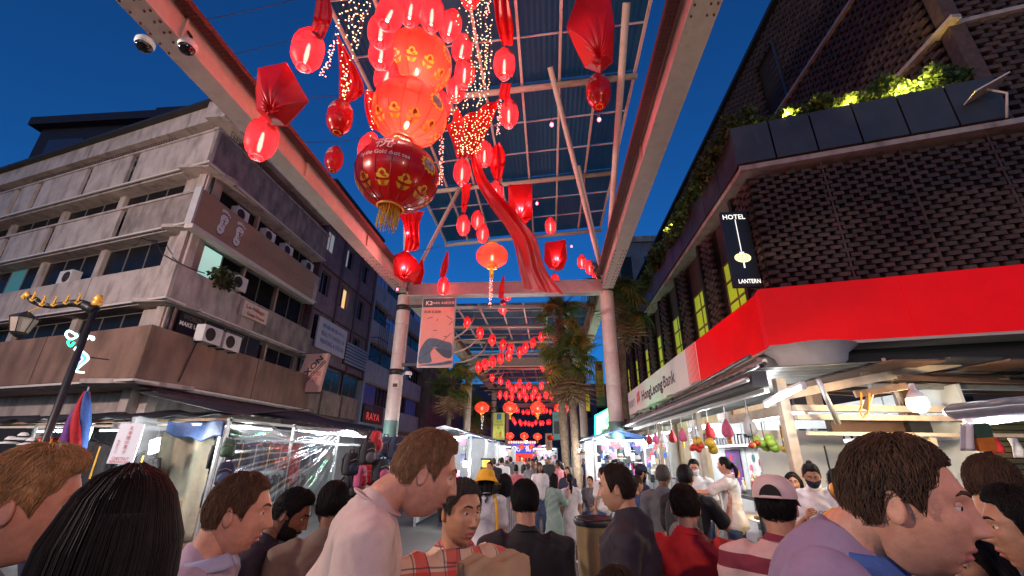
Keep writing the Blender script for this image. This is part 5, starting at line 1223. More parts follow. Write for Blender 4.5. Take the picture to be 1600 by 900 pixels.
b = MB(); P = [fl_fn(.22 + .16 * math.cos(t), .25 + .28 * math.sin(t)) - _fw * .012 for t in np.linspace(1.8, 4.4, 12)] + [fl_fn(.245 + .13 * math.cos(t), .25 + .23 * math.sin(t)) - _fw * .012 for t in np.linspace(4.4, 1.8, 12)]
b.add(P, [(i, i + 1, 22 - i, 23 - i) for i in range(11)]); b.build('crescent_print', CL['yellow'], fg)
for k in range(3): p0 = C_ + (B_ - A_) * (.02) + Vector((0, 0, -.03 - .16 * k)); MB().obox(p0 + (B_ - A_) * .3, (B_ - A_) * .3, _fw * .004, (0, 0, .035)).build('red_stripe', CL['red'], fg)
# bag stall behind clear plastic
bst = thing('bag_stall', 'bag stall on the left wrapped in crumpled clear plastic', 'stall', (-7.2, 13, 0))
XS = -6.75
for y in (8.95, 11.4, 14.0, 17.0): MB().box(XS - .03, XS + .03, y - .03, y + .03, 0, 2.5).build('post', m_steel_g, bst)
MB().box(XS - .03, XS + .03, 8.9, 20, 2.42, 2.48).build('eave_rail', m_steel_w, bst); MB().box(XS - .03, XS + .03, 8.9, 20, 2.06, 2.1).build('hanging_rail', m_steel_g, bst)
MB().sheet(lambda u, v: (XS + .25 - 2.3 * v, 8.7 + 12 * u, 2.54 + .45 * v + .045 * abs(math.sin(u * 80))), 320, 6, .012).build('corrugated_roof', m_tarp_d, bst, True)
MB().box(XS - 2.2, XS - 2.1, 8.9, 20, 0, 2.5).build('back_panel', mat('stall_back', (.25, .25, .26), .7, var=.2), bst)
m_plas = bpy.data.materials.new('clear_plastic'); m_plas.use_nodes = True; n_, l_ = m_plas.node_tree.nodes, m_plas.node_tree.links; n_.remove(n_['Principled BSDF'])
g1 = n_.new('ShaderNodeBsdfGlossy'); g1.inputs['Roughness'].default_value = .13; g1.inputs[0].default_value = (.95, .95, 1, 1); t1 = n_.new('ShaderNodeBsdfTransparent'); t1.inputs[0].default_value = (.93, .94, .95, 1); d1 = n_.new('ShaderNodeBsdfTranslucent'); d1.inputs[0].default_value = (.8, .8, .85, 1)
fr = n_.new('ShaderNodeFresnel'); fr.inputs[0].default_value = 1.5; ad_ = n_.new('ShaderNodeMath'); ad_.operation = 'MULTIPLY_ADD'; ad_.inputs[1].default_value = .42; ad_.inputs[2].default_value = .03; ad_.use_clamp = True; l_.new(fr.outputs[0], ad_.inputs[0])
mx1 = n_.new('ShaderNodeMixShader'); mx1.inputs[0].default_value = .03; mx2 = n_.new('ShaderNodeMixShader'); l_.new(t1.outputs[0], mx1.inputs[1]); l_.new(d1.outputs[0], mx1.inputs[2]); l_.new(ad_.outputs[0], mx2.inputs[0]); l_.new(mx1.outputs[0], mx2.inputs[1]); l_.new(g1.outputs[0], mx2.inputs[2]); l_.new(mx2.outputs[0], n_['Material Output'].inputs[0])
def plas(u, v):
    y = 8.9 + 4.9 * u; z = 2.46 - 1.75 * v; k = (.5 - .5 * math.cos(u * 3.14)) 
    gx, gy = 1 - u, v - .05; ang = math.atan2(gy, gx + .05); rad = math.hypot(gx, gy)
    fold = .03 * math.sin(ang * 21 + 1.5 * noise.noise(Vector((u * 2, v * 2, 0)))) * min(1, rad * 1.5) + .012 * math.sin(ang * 47 + 2 * rad) * min(1, rad * 2) + .015 * noise.noise(Vector((u * 5, v * 5, 1.7)))
    sag = .12 * math.sin(u * math.pi) * math.sin(min(1, v * 1.4) * math.pi)
    return (XS + .10 + fold + sag, y, z - .10 * math.sin(u * math.pi) * (1 - v) - .06 * math.sin(u * 19) * (1 - v) ** 3)
MB().sheet(plas, 150, 70).build('clear_plastic_sheet', m_plas, bst, True)
tube_lamp('white tube inside the bag stall near the corner', (XS - .55, 9.3, 2.36), (XS - .55, 11.3, 2.36), 50); tube_lamp('white tube inside the bag stall over the hanging bags', (XS - .35, 12.2, 2.38), (XS - .35, 14.8, 2.38), 60)
cols = ['black', 'navy', 'denim', 'black', 'maroon', 'grey', 'black', 'denim', 'navy', 'black']
jl = ('nearest the corner post', 'second from the corner', 'third from the corner', 'fourth from the corner', 'fifth from the corner', 'sixth from the corner', 'seventh from the corner', 'eighth from the corner')
for i in range(8): make_jacket(cols[i] + ' jacket behind the plastic, ' + jl[i], (XS - .22, 9.25 + i * .5, 1.72), CL[cols[i]], R(80) + .1 * math.sin(i * 3), 1.05)
for i in range(7): make_jacket(cols[(i * 3 + 1) % 10] + ' jacket in the lower row behind the plastic, ' + jl[i], (XS - .28, 9.4 + i * .52, .98), CL[cols[(i * 3 + 1) % 10]], R(80) + .1 * math.sin(i * 2), 1.0)
make_jacket('red dungarees hanging behind the plastic sheet', (XS - .12, 11.9, 1.75), CL['red'], R(85), 1.0, 'dungarees')
bags = [(575, 708, 'black', 'grey', 'black backpack with white marks at the front rail end'), (587, 690, 'red', 'red', 'bright red backpack hanging highest'), (602, 698, 'denim', 'navy', 'denim blue backpack next to the red one'), (620, 700, 'navy', 'black', 'navy backpack under the stall lamp'), (563, 745, 'pink', 'red', 'pink spotted pouch bag beside a red one'), (573, 742, 'red', 'red', 'round red bag touching the pink pouch'), (596, 735, 'black', 'pink', 'black backpack with pink piping'), (603, 745, 'pink', 'black', 'pink trimmed backpack in the middle row'), (590, 760, 'denim', 'black', 'grey blue backpack low in the row'), (600, 775, 'teal', 'black', 'dark teal backpack low by the tall man'), (567, 775, 'tan', 'brown', 'beige drawstring bag hanging low'), (556, 812, 'red', 'navy', 'red and navy sports bag at the bottom'), (549, 725, 'black', 'navy', 'black backpack at the plastic edge'), (545, 760, 'black', 'grey', 'black backpack below the plastic edge'), (613, 722, 'blue', 'navy', 'mid blue backpack behind the tall man'), (612, 760, 'purple', 'pink', 'purple backpack behind the tall man')]
for i, (px, py, a, b_, la) in enumerate(bags): make_backpack(la, pt(px, py, D=8.4 + (i % 3) * .5), CL[a], CL[b_], R(60) + .5 * math.sin(i * 2.1), .95)
make_backpack('navy backpack hung on the canvas edge of the crossing stall', pt(352, 740, Y=8.75), CL['navy'], CL['denim'], R(30), 1.0)
make_backpack('green bag hung at the plastic corner', pt(357, 700, Y=8.9), CL['green'], CL['green'], R(20), .8)
rk = MB().box(-6.55, -6.35, 12.4, 16.6, 2.02, 2.05); bl = rk.build('rack_rail', m_steel_g, bst)
tube_lamp('white tube over the open bag rack', (-6.1, 12.6, 2.3), (-6.1, 14.6, 2.3), 45)
pc = MB(); pc.sheet(lambda u, v: (-6.9 + .9 * v, 12.2 + 5 * u, 2.40 + .10 * math.sin(u * 9) - .05 * v), 30, 4, .01); pc.build('white_awning', mat('white_awning_sheet', (.6, .62, .64), .5, var=.1, transl=(.7, .7, .72, .4)), bst, True)
vr = thing('veranda_tile_roof', 'dark red tiled lean-to roof behind the bag stall', 'roof', (-12, 14, 3))
MB().sheet(lambda u, v: (-12.9 + 4.0 * v, 12.2 + 9 * u, 3.75 - .95 * v + .05 * abs(math.sin(u * 45)) + .03 * (v * 14 % 1)), 240, 28, .02).build('tile_sheet', mat('dark_red_tile', (.065, .022, .03), .6, var=.4, scale=5), vr)

m_cupw0 = mat('milky_plastic', (.6, .62, .64), .3, var=.15, transl=(.7, .72, .74, .4))
# ================================================================ right hand food stalls
m_ss = mat('brushed_steel', (.5, .5, .5), .32, .8, var=.15, scale=20); m_post = mat('pale_timber_post', (.42, .34, .26), .65, var=.25, scale=5, bump=.2, bscale=30); m_dwood = mat('dark_timber', (.10, .05, .03), .65, var=.3, scale=5)
fst = thing('food_stall', 'brightly lit food stall under the bank with timber posts and steel roof', 'stall', (3.6, 7.5, 0))
XE = 2.62
MB().obox((2.88, 5.72, 1.38), (.055, 0, 0), (0, .055, 0), (0, 0, 1.38)).build('post', m_post, fst); MB().obox((2.95, 9.2, 1.35), (.045, 0, 0), (0, .045, 0), (0, 0, 1.35)).build('post', m_post, fst); MB().obox((3.05, 13, 1.35), (.045, 0, 0), (0, .045, 0), (0, 0, 1.35)).build('post', m_post, fst)
MB().sheet(lambda u, v: (XE - .15 + 2.3 * v, 5.45 + 22 * u, 2.84 + .10 * v + .02 * abs(math.sin(u * 260))), 400, 4, .012).build('corrugated_roof', mat('dirty_steel_roof', (.16, .16, .15), .5, .4, var=.4, scale=3), fst, True)
MB().box(XE - .20, XE - .02, 5.4, 26, 2.62, 2.80).build('eave_board', m_dark, fst); MB().box(XE - .04, XE + .02, 5.5, 26, 2.56, 2.61).build('eave_rail', m_steel_w, fst); MB().tube([(XE - .26, 5.4, 2.70), (XE - .26, 26, 2.66)], .035, 8).build('gutter_pipe', m_steel_g, fst, True)
MB().bar((XE + .3, 5.7, 2.55), (XE + 2.4, 5.7, 2.95), .06, .1).build('roof_rafter', m_post, fst); MB().bar((XE + .25, 5.75, 2.38), (XE + .25, 7.4, 2.38), .05, .12).build('short_beam', m_post, fst)
for k in range(5): MB().tube([(XE - .1 + .1 * math.sin(k), 5.4, 2.86 + .03 * k), (XE + .2, 12, 2.88 + .03 * k), (XE + .4, 25, 2.86 + .04 * k)], .02 + .006 * (k % 3), 6).build('loose_pipe', (m_steel_g, m_black, m_steel_w, m_wood, m_black)[k], fst)
b = MB(); rs = random.Random(3)
for i in range(260): y = rs.uniform(9, 24); z = 2.82 + rs.uniform(-.08, .09) + .04 * math.sin(y * 3); b.ball((XE - .1 + rs.uniform(-.05, .05), y, z), (.035, .06, .04), 5, 4)
o = b.build('black_netting', m_black, fst); o['kind'] = 'stuff'
for i in range(7): MB().box(5.0, 5.04, 5.8 + i * 1.3, 7.06 + i * 1.3, .1, 2.7).build('back_panel', mat('white_wall_panel', (.50, .52, .52), .5, var=.1, scale=2), fst)
MB().box(4.5, 4.9, 6.0, 14, 2.05, 2.1).build('shelf', m_ss, fst)
b = MB()
for i in range(40): y = 6.1 + i * .2; b.box(4.55, 4.8, y, y + .14, 2.1, 2.1 + rs.uniform(.12, .25))
o = b.build('shelf_stock', m_dark, fst); o['kind'] = 'stuff'
posters = [(7.2, 'white'), (8.5, 'yellow'), (9.7, 'orange'), (11.2, 'white'), (12.6, 'purple')]
for i, (y, cn_) in enumerate(posters):
    t = thing('menu_poster', ('pale fruit menu poster behind the counter', 'yellow and orange drinks poster behind the server', 'orange snack poster on the stall back wall', 'white fruit banner at the far end of the food stall', 'purple cloth banner hanging in the food stall')[i], 'poster', (4.98, y, 1.6)); MB().box(4.97, 4.985, y, y + 1.0, 1.1, 2.0).build('sheet', CL[cn_], t)
    for k in range(5): b = MB(); b.add([(4.965, y + .5 + .3 * math.cos(k * 1.26) + .1 * math.cos(j * .785), 1.55 + .25 * math.sin(k * 1.26) + .1 * math.sin(j * .785)) for j in range(8)], [tuple(range(8))]); b.build('fruit_print', CL[('red', 'green', 'orange', 'pink', 'teal')[(k + i) % 5]], t)
tube_lamp('fluorescent tube over the food counter', (3.5, 6.4, 2.42), (3.5, 8.4, 2.42), 50, (.95, .98, 1.)); tube_lamp('second fluorescent tube farther down the food stall', (3.4, 9.2, 2.42), (3.4, 11.4, 2.42), 60, (.95, .98, 1.)); tube_lamp('third fluorescent tube deep in the food stall row', (3.3, 12.6, 2.42), (3.3, 15, 2.42), 85, (.95, .98, 1.))
tube_lamp('bare fluorescent tube slung under the near stall roof', pt(1196, 634, D=5.2), pt(1256, 604, D=4.5), 9, (.95, .95, 1.))
# things hung and stood along the food stall
rs = random.Random(21)
for i in range(14):
    y = 6.1 + i * .62; x = 3.0 + .5 * rs.random(); z = 2.18 + rs.uniform(-.1, .1); cn_ = ('red', 'yellow', 'white', 'green', 'orange', 'tan', 'pink')[i % 7]
    t = thing('price_card', cn_ + ' price card hung under the food stall roof, ' + ORD[i] + ' from the near post', 'sign', (x, y, z), group='price cards under the food stall roof')
    MB().box(x - .005, x + .005, y - .11, y + .11, z - .09, z + .09).build('card', CL[cn_], t); MB().tube([(x, y, z + .09), (x, y, z + .45)], .004, 4).build('string', m_black, t)
    for k in range(3): MB().box(x - .009, x - .006, y - .08, y + .08 - .03 * k, z + .045 - k * .05, z + .06 - k * .05).build('print_line', m_ink if cn_ != 'red' else m_white, t)
for i in range(16):
    y = 7.0 + i * .13; x = 3.2 + .22 * (i % 3); h9 = rs.uniform(.16, .30); cn_ = ('red', 'yellow', 'green', 'white', 'orange', 'brown')[i % 6]
    t = thing('sauce_bottle', cn_ + ' bottle on the food case, ' + ORD[i] + ' from the near end', 'bottle', (x, y, 1.272), group='bottles on the food case')
    MB().lathe([(.0, 0), (.035, .002), (.036, h9 * .62), (.014, h9 * .8), (.013, h9), (0, h9)], 12, (x, y, 1.272)).build('body', CL[cn_], t, True); MB().lathe([(.015, h9 + .001), (.015, h9 + .025), (0, h9 + .026)], 10, (x, y, 1.272)).build('cap', m_white, t, True)
for i in range(9):
    y = 6.4 + i * .8; P_ = (2.72, y, 2.28); t = thing('plastic_bag', ('clear', 'pink', 'red')[i % 3] + ' plastic bag tied under the eave, ' + ORD[i] + ' from the near post', 'bag', P_, group='plastic bags tied under the eave')
    MB().lathe([(.01, .10), (.03, .06), (.07, -.02), (.085, -.12), (.05, -.17), (0, -.18)], 14, P_, rib=lambda g_, z: .09 * math.sin(g_ * 5 + z * 20)).build('bag', (m_cupw0, CL['pink'], CL['red'])[i % 3], t, True); MB().tube([(P_[0], P_[1], P_[2] + .1), (P_[0], P_[1], P_[2] + .3)], .006, 4).build('tie', m_white, t)
# display counter
dc = thing('food_display_case', 'black framed glass food case glowing warm with snacks', 'display case', (3.35, 6.2, 0))
MB().box(3.05, 3.75, 5.75, 9.0, 0, .62).build('cabinet', m_ss, dc)
for (x, y) in ((3.05, 5.75), (3.05, 7.3), (3.05, 9.0), (3.7, 5.75), (3.7, 9.0)): MB().box(x - .03, x + .03, y - .03, y + .03, .62, 1.22).build('frame_post', m_black, dc)
MB().box(3.0, 3.78, 5.7, 9.05, 1.22, 1.27).build('top_board', m_dark, dc)
m_clear = mat('clear_glass', (.9, .95, .95), .03, var=0, alpha=.12, spec=.6)
MB().box(3.02, 3.03, 5.79, 8.96, .64, 1.2).build('front_glass', m_clear, dc); MB().box(3.09, 3.66, 5.735, 5.745, .64, 1.2).build('end_glass', m_clear, dc)
MB().box(3.1, 3.68, 5.8, 8.95, .9, .92).build('glass_shelf', m_ss, dc)
m_food = [mat('golden_snack', (.62, .30, .06), .5, var=.4, scale=20, bump=.5, bscale=70), mat('brown_snack', (.30, .11, .03), .5, var=.4, scale=20, bump=.5), mat('pale_pastry', (.72, .5, .22), .5, var=.3, scale=20), mat('dark_bottle', (.05, .02, .01), .2, var=.2)]
fm = [MB().ball((0, 0, 0), (.05, .065, .035), 9, 6).mesh('snack', k, True) for k in m_food[:3]]
for i in range(84):
    j = i // 42; ii = i % 42; o = link('snack', fm[(ii // 6 + j) % 3], dc); o.location = wm(dc).inverted() @ Vector((3.14 + (ii % 6) * .095, 5.86 + (ii // 6) * .30 + rs.uniform(-.03, .09), (.66, .955)[j] + rs.uniform(0, .02))); o.rotation_euler = (0, 0, rs.uniform(0, 3))
for y in (6.4, 8.2): lamp('case_light', (3.35, y, 1.17), 26, (1., .62, .25), .08, dc)
MB().tube([(3.35, 5.9, 1.19), (3.35, 8.9, 1.19)], .012, 6).build('case_tube', glow('warm_case_tube', (1., .66, .3), 10), dc)
def cups(label, x, y, h, m, n=1):
    t = thing('cup_dispenser', label, 'cups', (x, y, 1.27), group='cup stacks on the food case'); MB().lathe([(.045, 0), (.055, h), (.05, h + .005), (0, h + .005)], 14, (x, y, 1.272)).build('stack', m, t, True); MB().lathe([(.057, h * .97), (.062, h), (.057, h + .012)], 14, (x, y, 1.272)).build('lip', m_white, t, True)
for i, (y, m_, la) in enumerate(((6.15, CL['navy'], 'dark blue tall cup stack on the food case'), (6.0, m_food[1], 'brown sauce bottle stack on the food case'), (5.86, m_white, 'white cup stack on the food case'), (6.4, CL['tan'], 'paper cup stack on the food case'), (6.6, m_white, 'second white cup stack on the food case'))): cups(la, 3.12 + .06 * (i % 2), y, .30 - .02 * i, m_)
def fruit(label, P, m, n, r, seed=0, extra=None):
    t = thing('hanging_fruit', label, 'fruit', P); rs2 = random.Random(seed)
    for i in range(n): q_ = Vector(P) + Vector((rs2.uniform(-1, 1) * r * 1.6, rs2.uniform(-1, 1) * r * 1.2, rs2.uniform(-1, 1) * r * 1.0)); MB().ball(q_, (r, r, r * .95), 12, 8).build('fruit', m if not extra or i % 3 else extra, t, True)
    MB().tube([Vector(P), Vector(P) + Vector((0, 0, .25))], .006, 4).build('string', m_black, t)
m_guava = mat('green_guava', (.30, .50, .06), .35, var=.2, scale=9); m_mango = mat('yellow_melon', (.62, .45, .05), .4, var=.25, scale=12); m_rfr = mat('red_fruit', (.5, .05, .03), .35, var=.2)
fruit('bunch of green guavas hanging by the timber post', pt(1195, 692, D=5.4), m_guava, 7, .06, 1); fruit('yellow melons hanging over the food counter', pt(1104, 694, D=6.2), m_mango, 3, .075, 2); fruit('reddish fruit hanging beside the melons', pt(1090, 698, D=6.2), m_rfr, 5, .045, 3)
fruit('red and green fruit on a hook by the post', pt(1178, 695, D=5.3), m_rfr, 3, .04, 4, m_guava); fruit('small yellow fruit on the rail end', pt(1226, 705, D=5.6), m_mango, 2, .05, 5); fruit('orange fruit on a cord beside the near man', pt(1304, 765, D=2.6), mat('orange_fruit', (.75, .32, .02), .35, var=.1), 1, .05, 6)
# timber frame of the near stall toward the crossing
nf = thing('timber_stall_frame', 'unpainted timber frame of the near stall beside the crossing', 'stall frame', (4.6, 5.2, 0))
f4 = Face((2.9, 5.65, 0), _r0, -_fh)
put(f4, 'top_rail', m_post, nf, .06, 6, -.05, .05, 2.36, 2.43); put(f4, 'top_rail', m_post, nf, .06, 6, -.05, .04, 2.26, 2.32); put(f4, 'hanging_rail', m_post, nf, .1, 6, .06, .10, 2.08, 2.12)
put(f4, 'post', m_post, nf, 1.55, 1.62, -.0, .06, 0, 2.07); put(f4, 'dark_post', m_dwood, nf, 1.75, 1.9, -.5, -.36, 0, 2.9); put(f4, 'dark_brace', m_dwood, nf, .75, 1.75, -.5, -.4, 2.1, 2.3)
put(f4, 'post', m_post, nf, 4.6, 4.68, -.1, -.02, 0, 2.25)
put(f4, 'white_board', mat('white_back_board', (.5, .52, .52), .5, var=.08), nf, .2, 1.45, -1.25, -1.2, .9, 2.2); put(f4, 'steel_counter', m_ss, nf, .4, 5.5, -.8, -.2, .0, .95); put(f4, 'back_board', mat('grey_stall_back', (.35, .36, .35), .5, var=.2), nf, 1.95, 3.1, -1.6, -1.55, .6, 2.3)
for i in range(6): put(f4, 'shelf_board', m_ss, nf, 2.0, 3.5, -1.5, -1.1, 1.2 + i * .22, 1.22 + i * .22)
m_cupw = mat('clear_cup_stack', (.75, .78, .78), .2, var=.1)
for i in range(6):
    c = f4.p(2.15 + i * .12, -1.3, 1.42); t = thing('plastic_cup_stack', ORD[i] + ' stack of clear plastic cups from the left on the near stall shelf', 'cups', c, group='clear cup stacks on the near stall'); MB().lathe([(.03, 0), (.045, .34), (.0, .345)], 12, c).build('stack', m_cupw, t, True)
lamp_c = f4.p(2.3, -.9, 2.3); tube_lamp('fluorescent tube above the near stall shelves', f4.p(1.9, -.9, 2.3), f4.p(3.2, -.9, 2.3), 12, (.95, 1., .98))
# warm bulb on a timber arm
wb = thing('warm_bulb_lamp', 'bright warm LED bulb hanging from a timber arm', 'lamp', pt(1432, 626, D=4.6))
c = pt(1432, 626, D=4.6); MB().lathe([(0, -.125), (.055, -.115), (.088, -.07), (.093, -.02), (.086, .025)], 18, c).build('lens', glow('warm_led', (1., .70, .32), 14), wb, True); MB().lathe([(.085, .026), (.075, .05), (.045, .10), (.025, .12), (.025, .18), (0, .185)], 18, c).build('body', m_white, wb, True)
a_ = pt(1416, 603, D=4.6); b_ = pt(1336, 616, D=4.7); MB().bar(a_, b_, .05, .07).build('arm', m_wood, wb); MB().bar(pt(1362, 610, D=4.68), pt(1352, 640, D=4.68), .05, .05).build('brace', m_wood, wb)
cable('cord', [pt(1345, 612, D=4.6), pt(1342, 640, D=4.6), pt(1352, 648, D=4.6), pt(1358, 614, D=4.6)], .009, CL['yellow'], wb, 5, .05)
lamp('bulb_light', c - Vector((0, .12, .16)), 80, (1., .74, .42), .06, wb)
# shutters, tarps and roof lumber on the far right
shb = thing('slatted_shutter', 'warm lit ochre slatted roller shutter behind the near stall', 'shutter', (7.2, 6.8, 0))
f5 = Face(pt(1400, 700, D=6.9) - Vector((0, 0, pt(1400, 700, D=6.9).z)), _r0, -_fh)
for i in range(26): put(f5, 'slat', mat('ochre_slat', (.42, .30, .10), .5, var=.2), shb, 0, 4.2, -.02 + .012 * (i % 2), .03, .5 + i * .085, .57 + i * .085)
put(f5, 'frame', m_plant, shb, 1.25, 1.4, .035, .14, .3, 2.8)
asb = thing('fund_sign', 'small purple ASNB sign on the shutter', 'sign', pt(1455, 680, D=6.6)); q_ = pt(1456, 679, D=6.6); MB().obox(q_, _r0 * .2, _fh * .02, (0, 0, .075)).build('board', mat('purple_board', (.08, .05, .35), .4, var=0, emit=(.10, .06, .45), estr=.5), asb); text('ASNB', q_ - _fh * .025, _r0, (0, 0, 1), .1, m_wl, asb, fit=(.3, .085))
hk_ = thing('hanging_goods_rail', 'row of small packets and cloths clipped along the near stall rail', 'packets', f4.p(2.5, .1, 2.0))
for k in range(12): a9 = 2.2 + k * .22; MB().sheet(lambda u, v: f4.p(a9 + .13 * u, .09 + .015 * math.sin(u * 5 + v * 4), 2.07 - (.16 + .05 * (k % 3)) * v), 4, 5, .006).build('packet', CL[('red', 'white', 'yellow', 'green', 'tan', 'blue')[k % 6]], hk_, True)
tp = thing('blue_tarpaulin_roof', 'sagging dark blue tarpaulin roof under the bank fascia', 'tarpaulin', (6, 7.5, 3.4))
MB().sheet(lambda u, v: f4.p(.5 + 3.4 * u, -.2 - 1.7 * v, 2.93 + .22 * v + .06 * math.sin(u * 5) * math.sin(v * 3)), 30, 14, .012).build('sheet', m_tarp_b, tp, True)
mr = thing('steel_awning_roof', 'dark steel awning sheets and rails over the near stall', 'awning', (5, 6, 2.9))
for k in range(9): put(f4, 'roof_sheet', m_tarp_d if k % 2 else m_dwood, mr, 1.0 + k * .62, 1.6 + k * .62, -1.7, .5 + .05 * (k % 3), 2.88 + .03 * (k % 2), 2.90 + .03 * (k % 2))
for k in range(14): rs9 = random.Random(k); a9, d9 = rs9.uniform(.6, 3.5), rs9.uniform(-1.5, .3); MB().bar(f4.p(a9, d9, 2.72 + rs9.uniform(0, .12)), f4.p(a9 + rs9.uniform(1.2, 3), d9 + rs9.uniform(-.4, .4), 2.70 + rs9.uniform(0, .14)), .06, .045).build('timber_offcut', (m_dwood, m_wood, m_dark, m_steel_g)[k % 4], mr)
for k in range(4): put(f4, 'rail', (m_steel_g, m_dark, m_dwood, m_dark)[k], mr, 1.2, 7, -.2 - k * .5, -.14 - k * .5, 2.66 + .05 * k, 2.72 + .05 * k)
MB().tube([pt(1278, 592, D=5), pt(1310, 662, D=5)], .03, 8).build('prop', m_steel_g, mr, True); MB().tube([pt(1380, 560, D=5.6), pt(1424, 672, D=5.6)], .022, 8).build('prop', m_post, mr, True)
sc_ = thing('steel_awning_scoop', 'dented curved steel awning edge at the right picture edge', 'awning', pt(1560, 650, D=4)); A_, B_ = pt(1494, 654, D=4.1), pt(1640, 640, D=3.9)
MB().sheet(lambda u, v: A_.lerp(B_, u) + Vector((0, .12 * math.sin(v * 3), .14 - .16 * v + .02 * math.sin(v * 3) + .006 * noise.noise(Vector((u * 6, v * 3, 2))))), 24, 10, .006).build('sheet', m_ss, sc_, True); tube_lamp('white tube under the dented awning edge', A_ + Vector((.15, .1, -.06)), B_ + Vector((-.1, .1, -.06)), 10, (.9, .95, 1.))
pk = thing('hanging_packet', 'green and orange printed packet hanging at the right edge', 'packet', pt(1535, 690, D=3.7)); q4 = [pt(x, y, D=3.7) for x, y in ((1520, 664), (1546, 662), (1560, 704), (1532, 706))]; m0, m1 = (q4[0] + q4[3]) / 2, (q4[1] + q4[2]) / 2
b = MB(); b.prism([q4[0], q4[1], m1, m0], _fw * .03); b.build('green_half', CL['green'], pk); b = MB(); b.prism([m0, m1, q4[2], q4[3]], _fw * .03); b.build('orange_half', CL['orange'], pk); b = MB(); b.sheet(lambda u, v: pt(1500 + 30 * u, 662 + 42 * v, D=3.72) + Vector((0, .02 * math.sin(u * 9), 0)), 10, 8, .004); b.build('plastic_wrap', mat('frosted_wrap', (.7, .66, .68), .3, var=.1), pk, True)
bn = thing('litter_bin', 'tall steel litter bin with black bag standing in the street', 'bin', (.55, 6.3, 0)); q_ = pt(930, 870, D=5.6); bx, by = pt(928, 800, D=5.7).x, pt(928, 800, D=5.7).y
bn.location = (bx, by, 0); MB().lathe([(.20, .05), (.22, .07), (.25, 1.02), (.255, 1.04)], 26, (bx, by, 0)).build('body', mat('bin_steel', (.50, .36, .18), .3, .6, var=.2, scale=3), bn, True); MB().lathe([(.20, 0), (.21, .06)], 26, (bx, by, 0)).build('foot', m_black, bn, True); MB().lathe([(.262, .98), (.275, 1.03), (.26, 1.07), (.22, 1.05), (.16, .98)], 26, (bx, by, 0), rib=lambda g_, z: .03 * math.sin(g_ * 9)).build('bag', m_black, bn, True)

for la, px, py, D_, pw_ in (('dazzling white bulb hung at the front of the right market stalls', 906, 704, 15, 170), ('dazzling white bulb hung beside the left trinket stall', 727, 724, 11.5, 60), ('white bulb hung high over the far walkway', 822, 690, 24, 260)):
    P_ = pt(px, py, D=D_); t = thing('hanging_market_bulb', la, 'lamp', P_, group='bare bulbs over the market')
    MB().ball(P_, (.05, .05, .06), 12, 8).build('glass', glow('market_bulb', (1., .97, .9), 30), t, True); MB().lathe([(.03, .05), (.03, .12), (.01, .14), (.006, .9)], 8, P_).build('socket', m_black, t); lamp('bulb_light', P_ - Vector((0, 0, .09)), pw_, (1., .95, .85), .06, t)
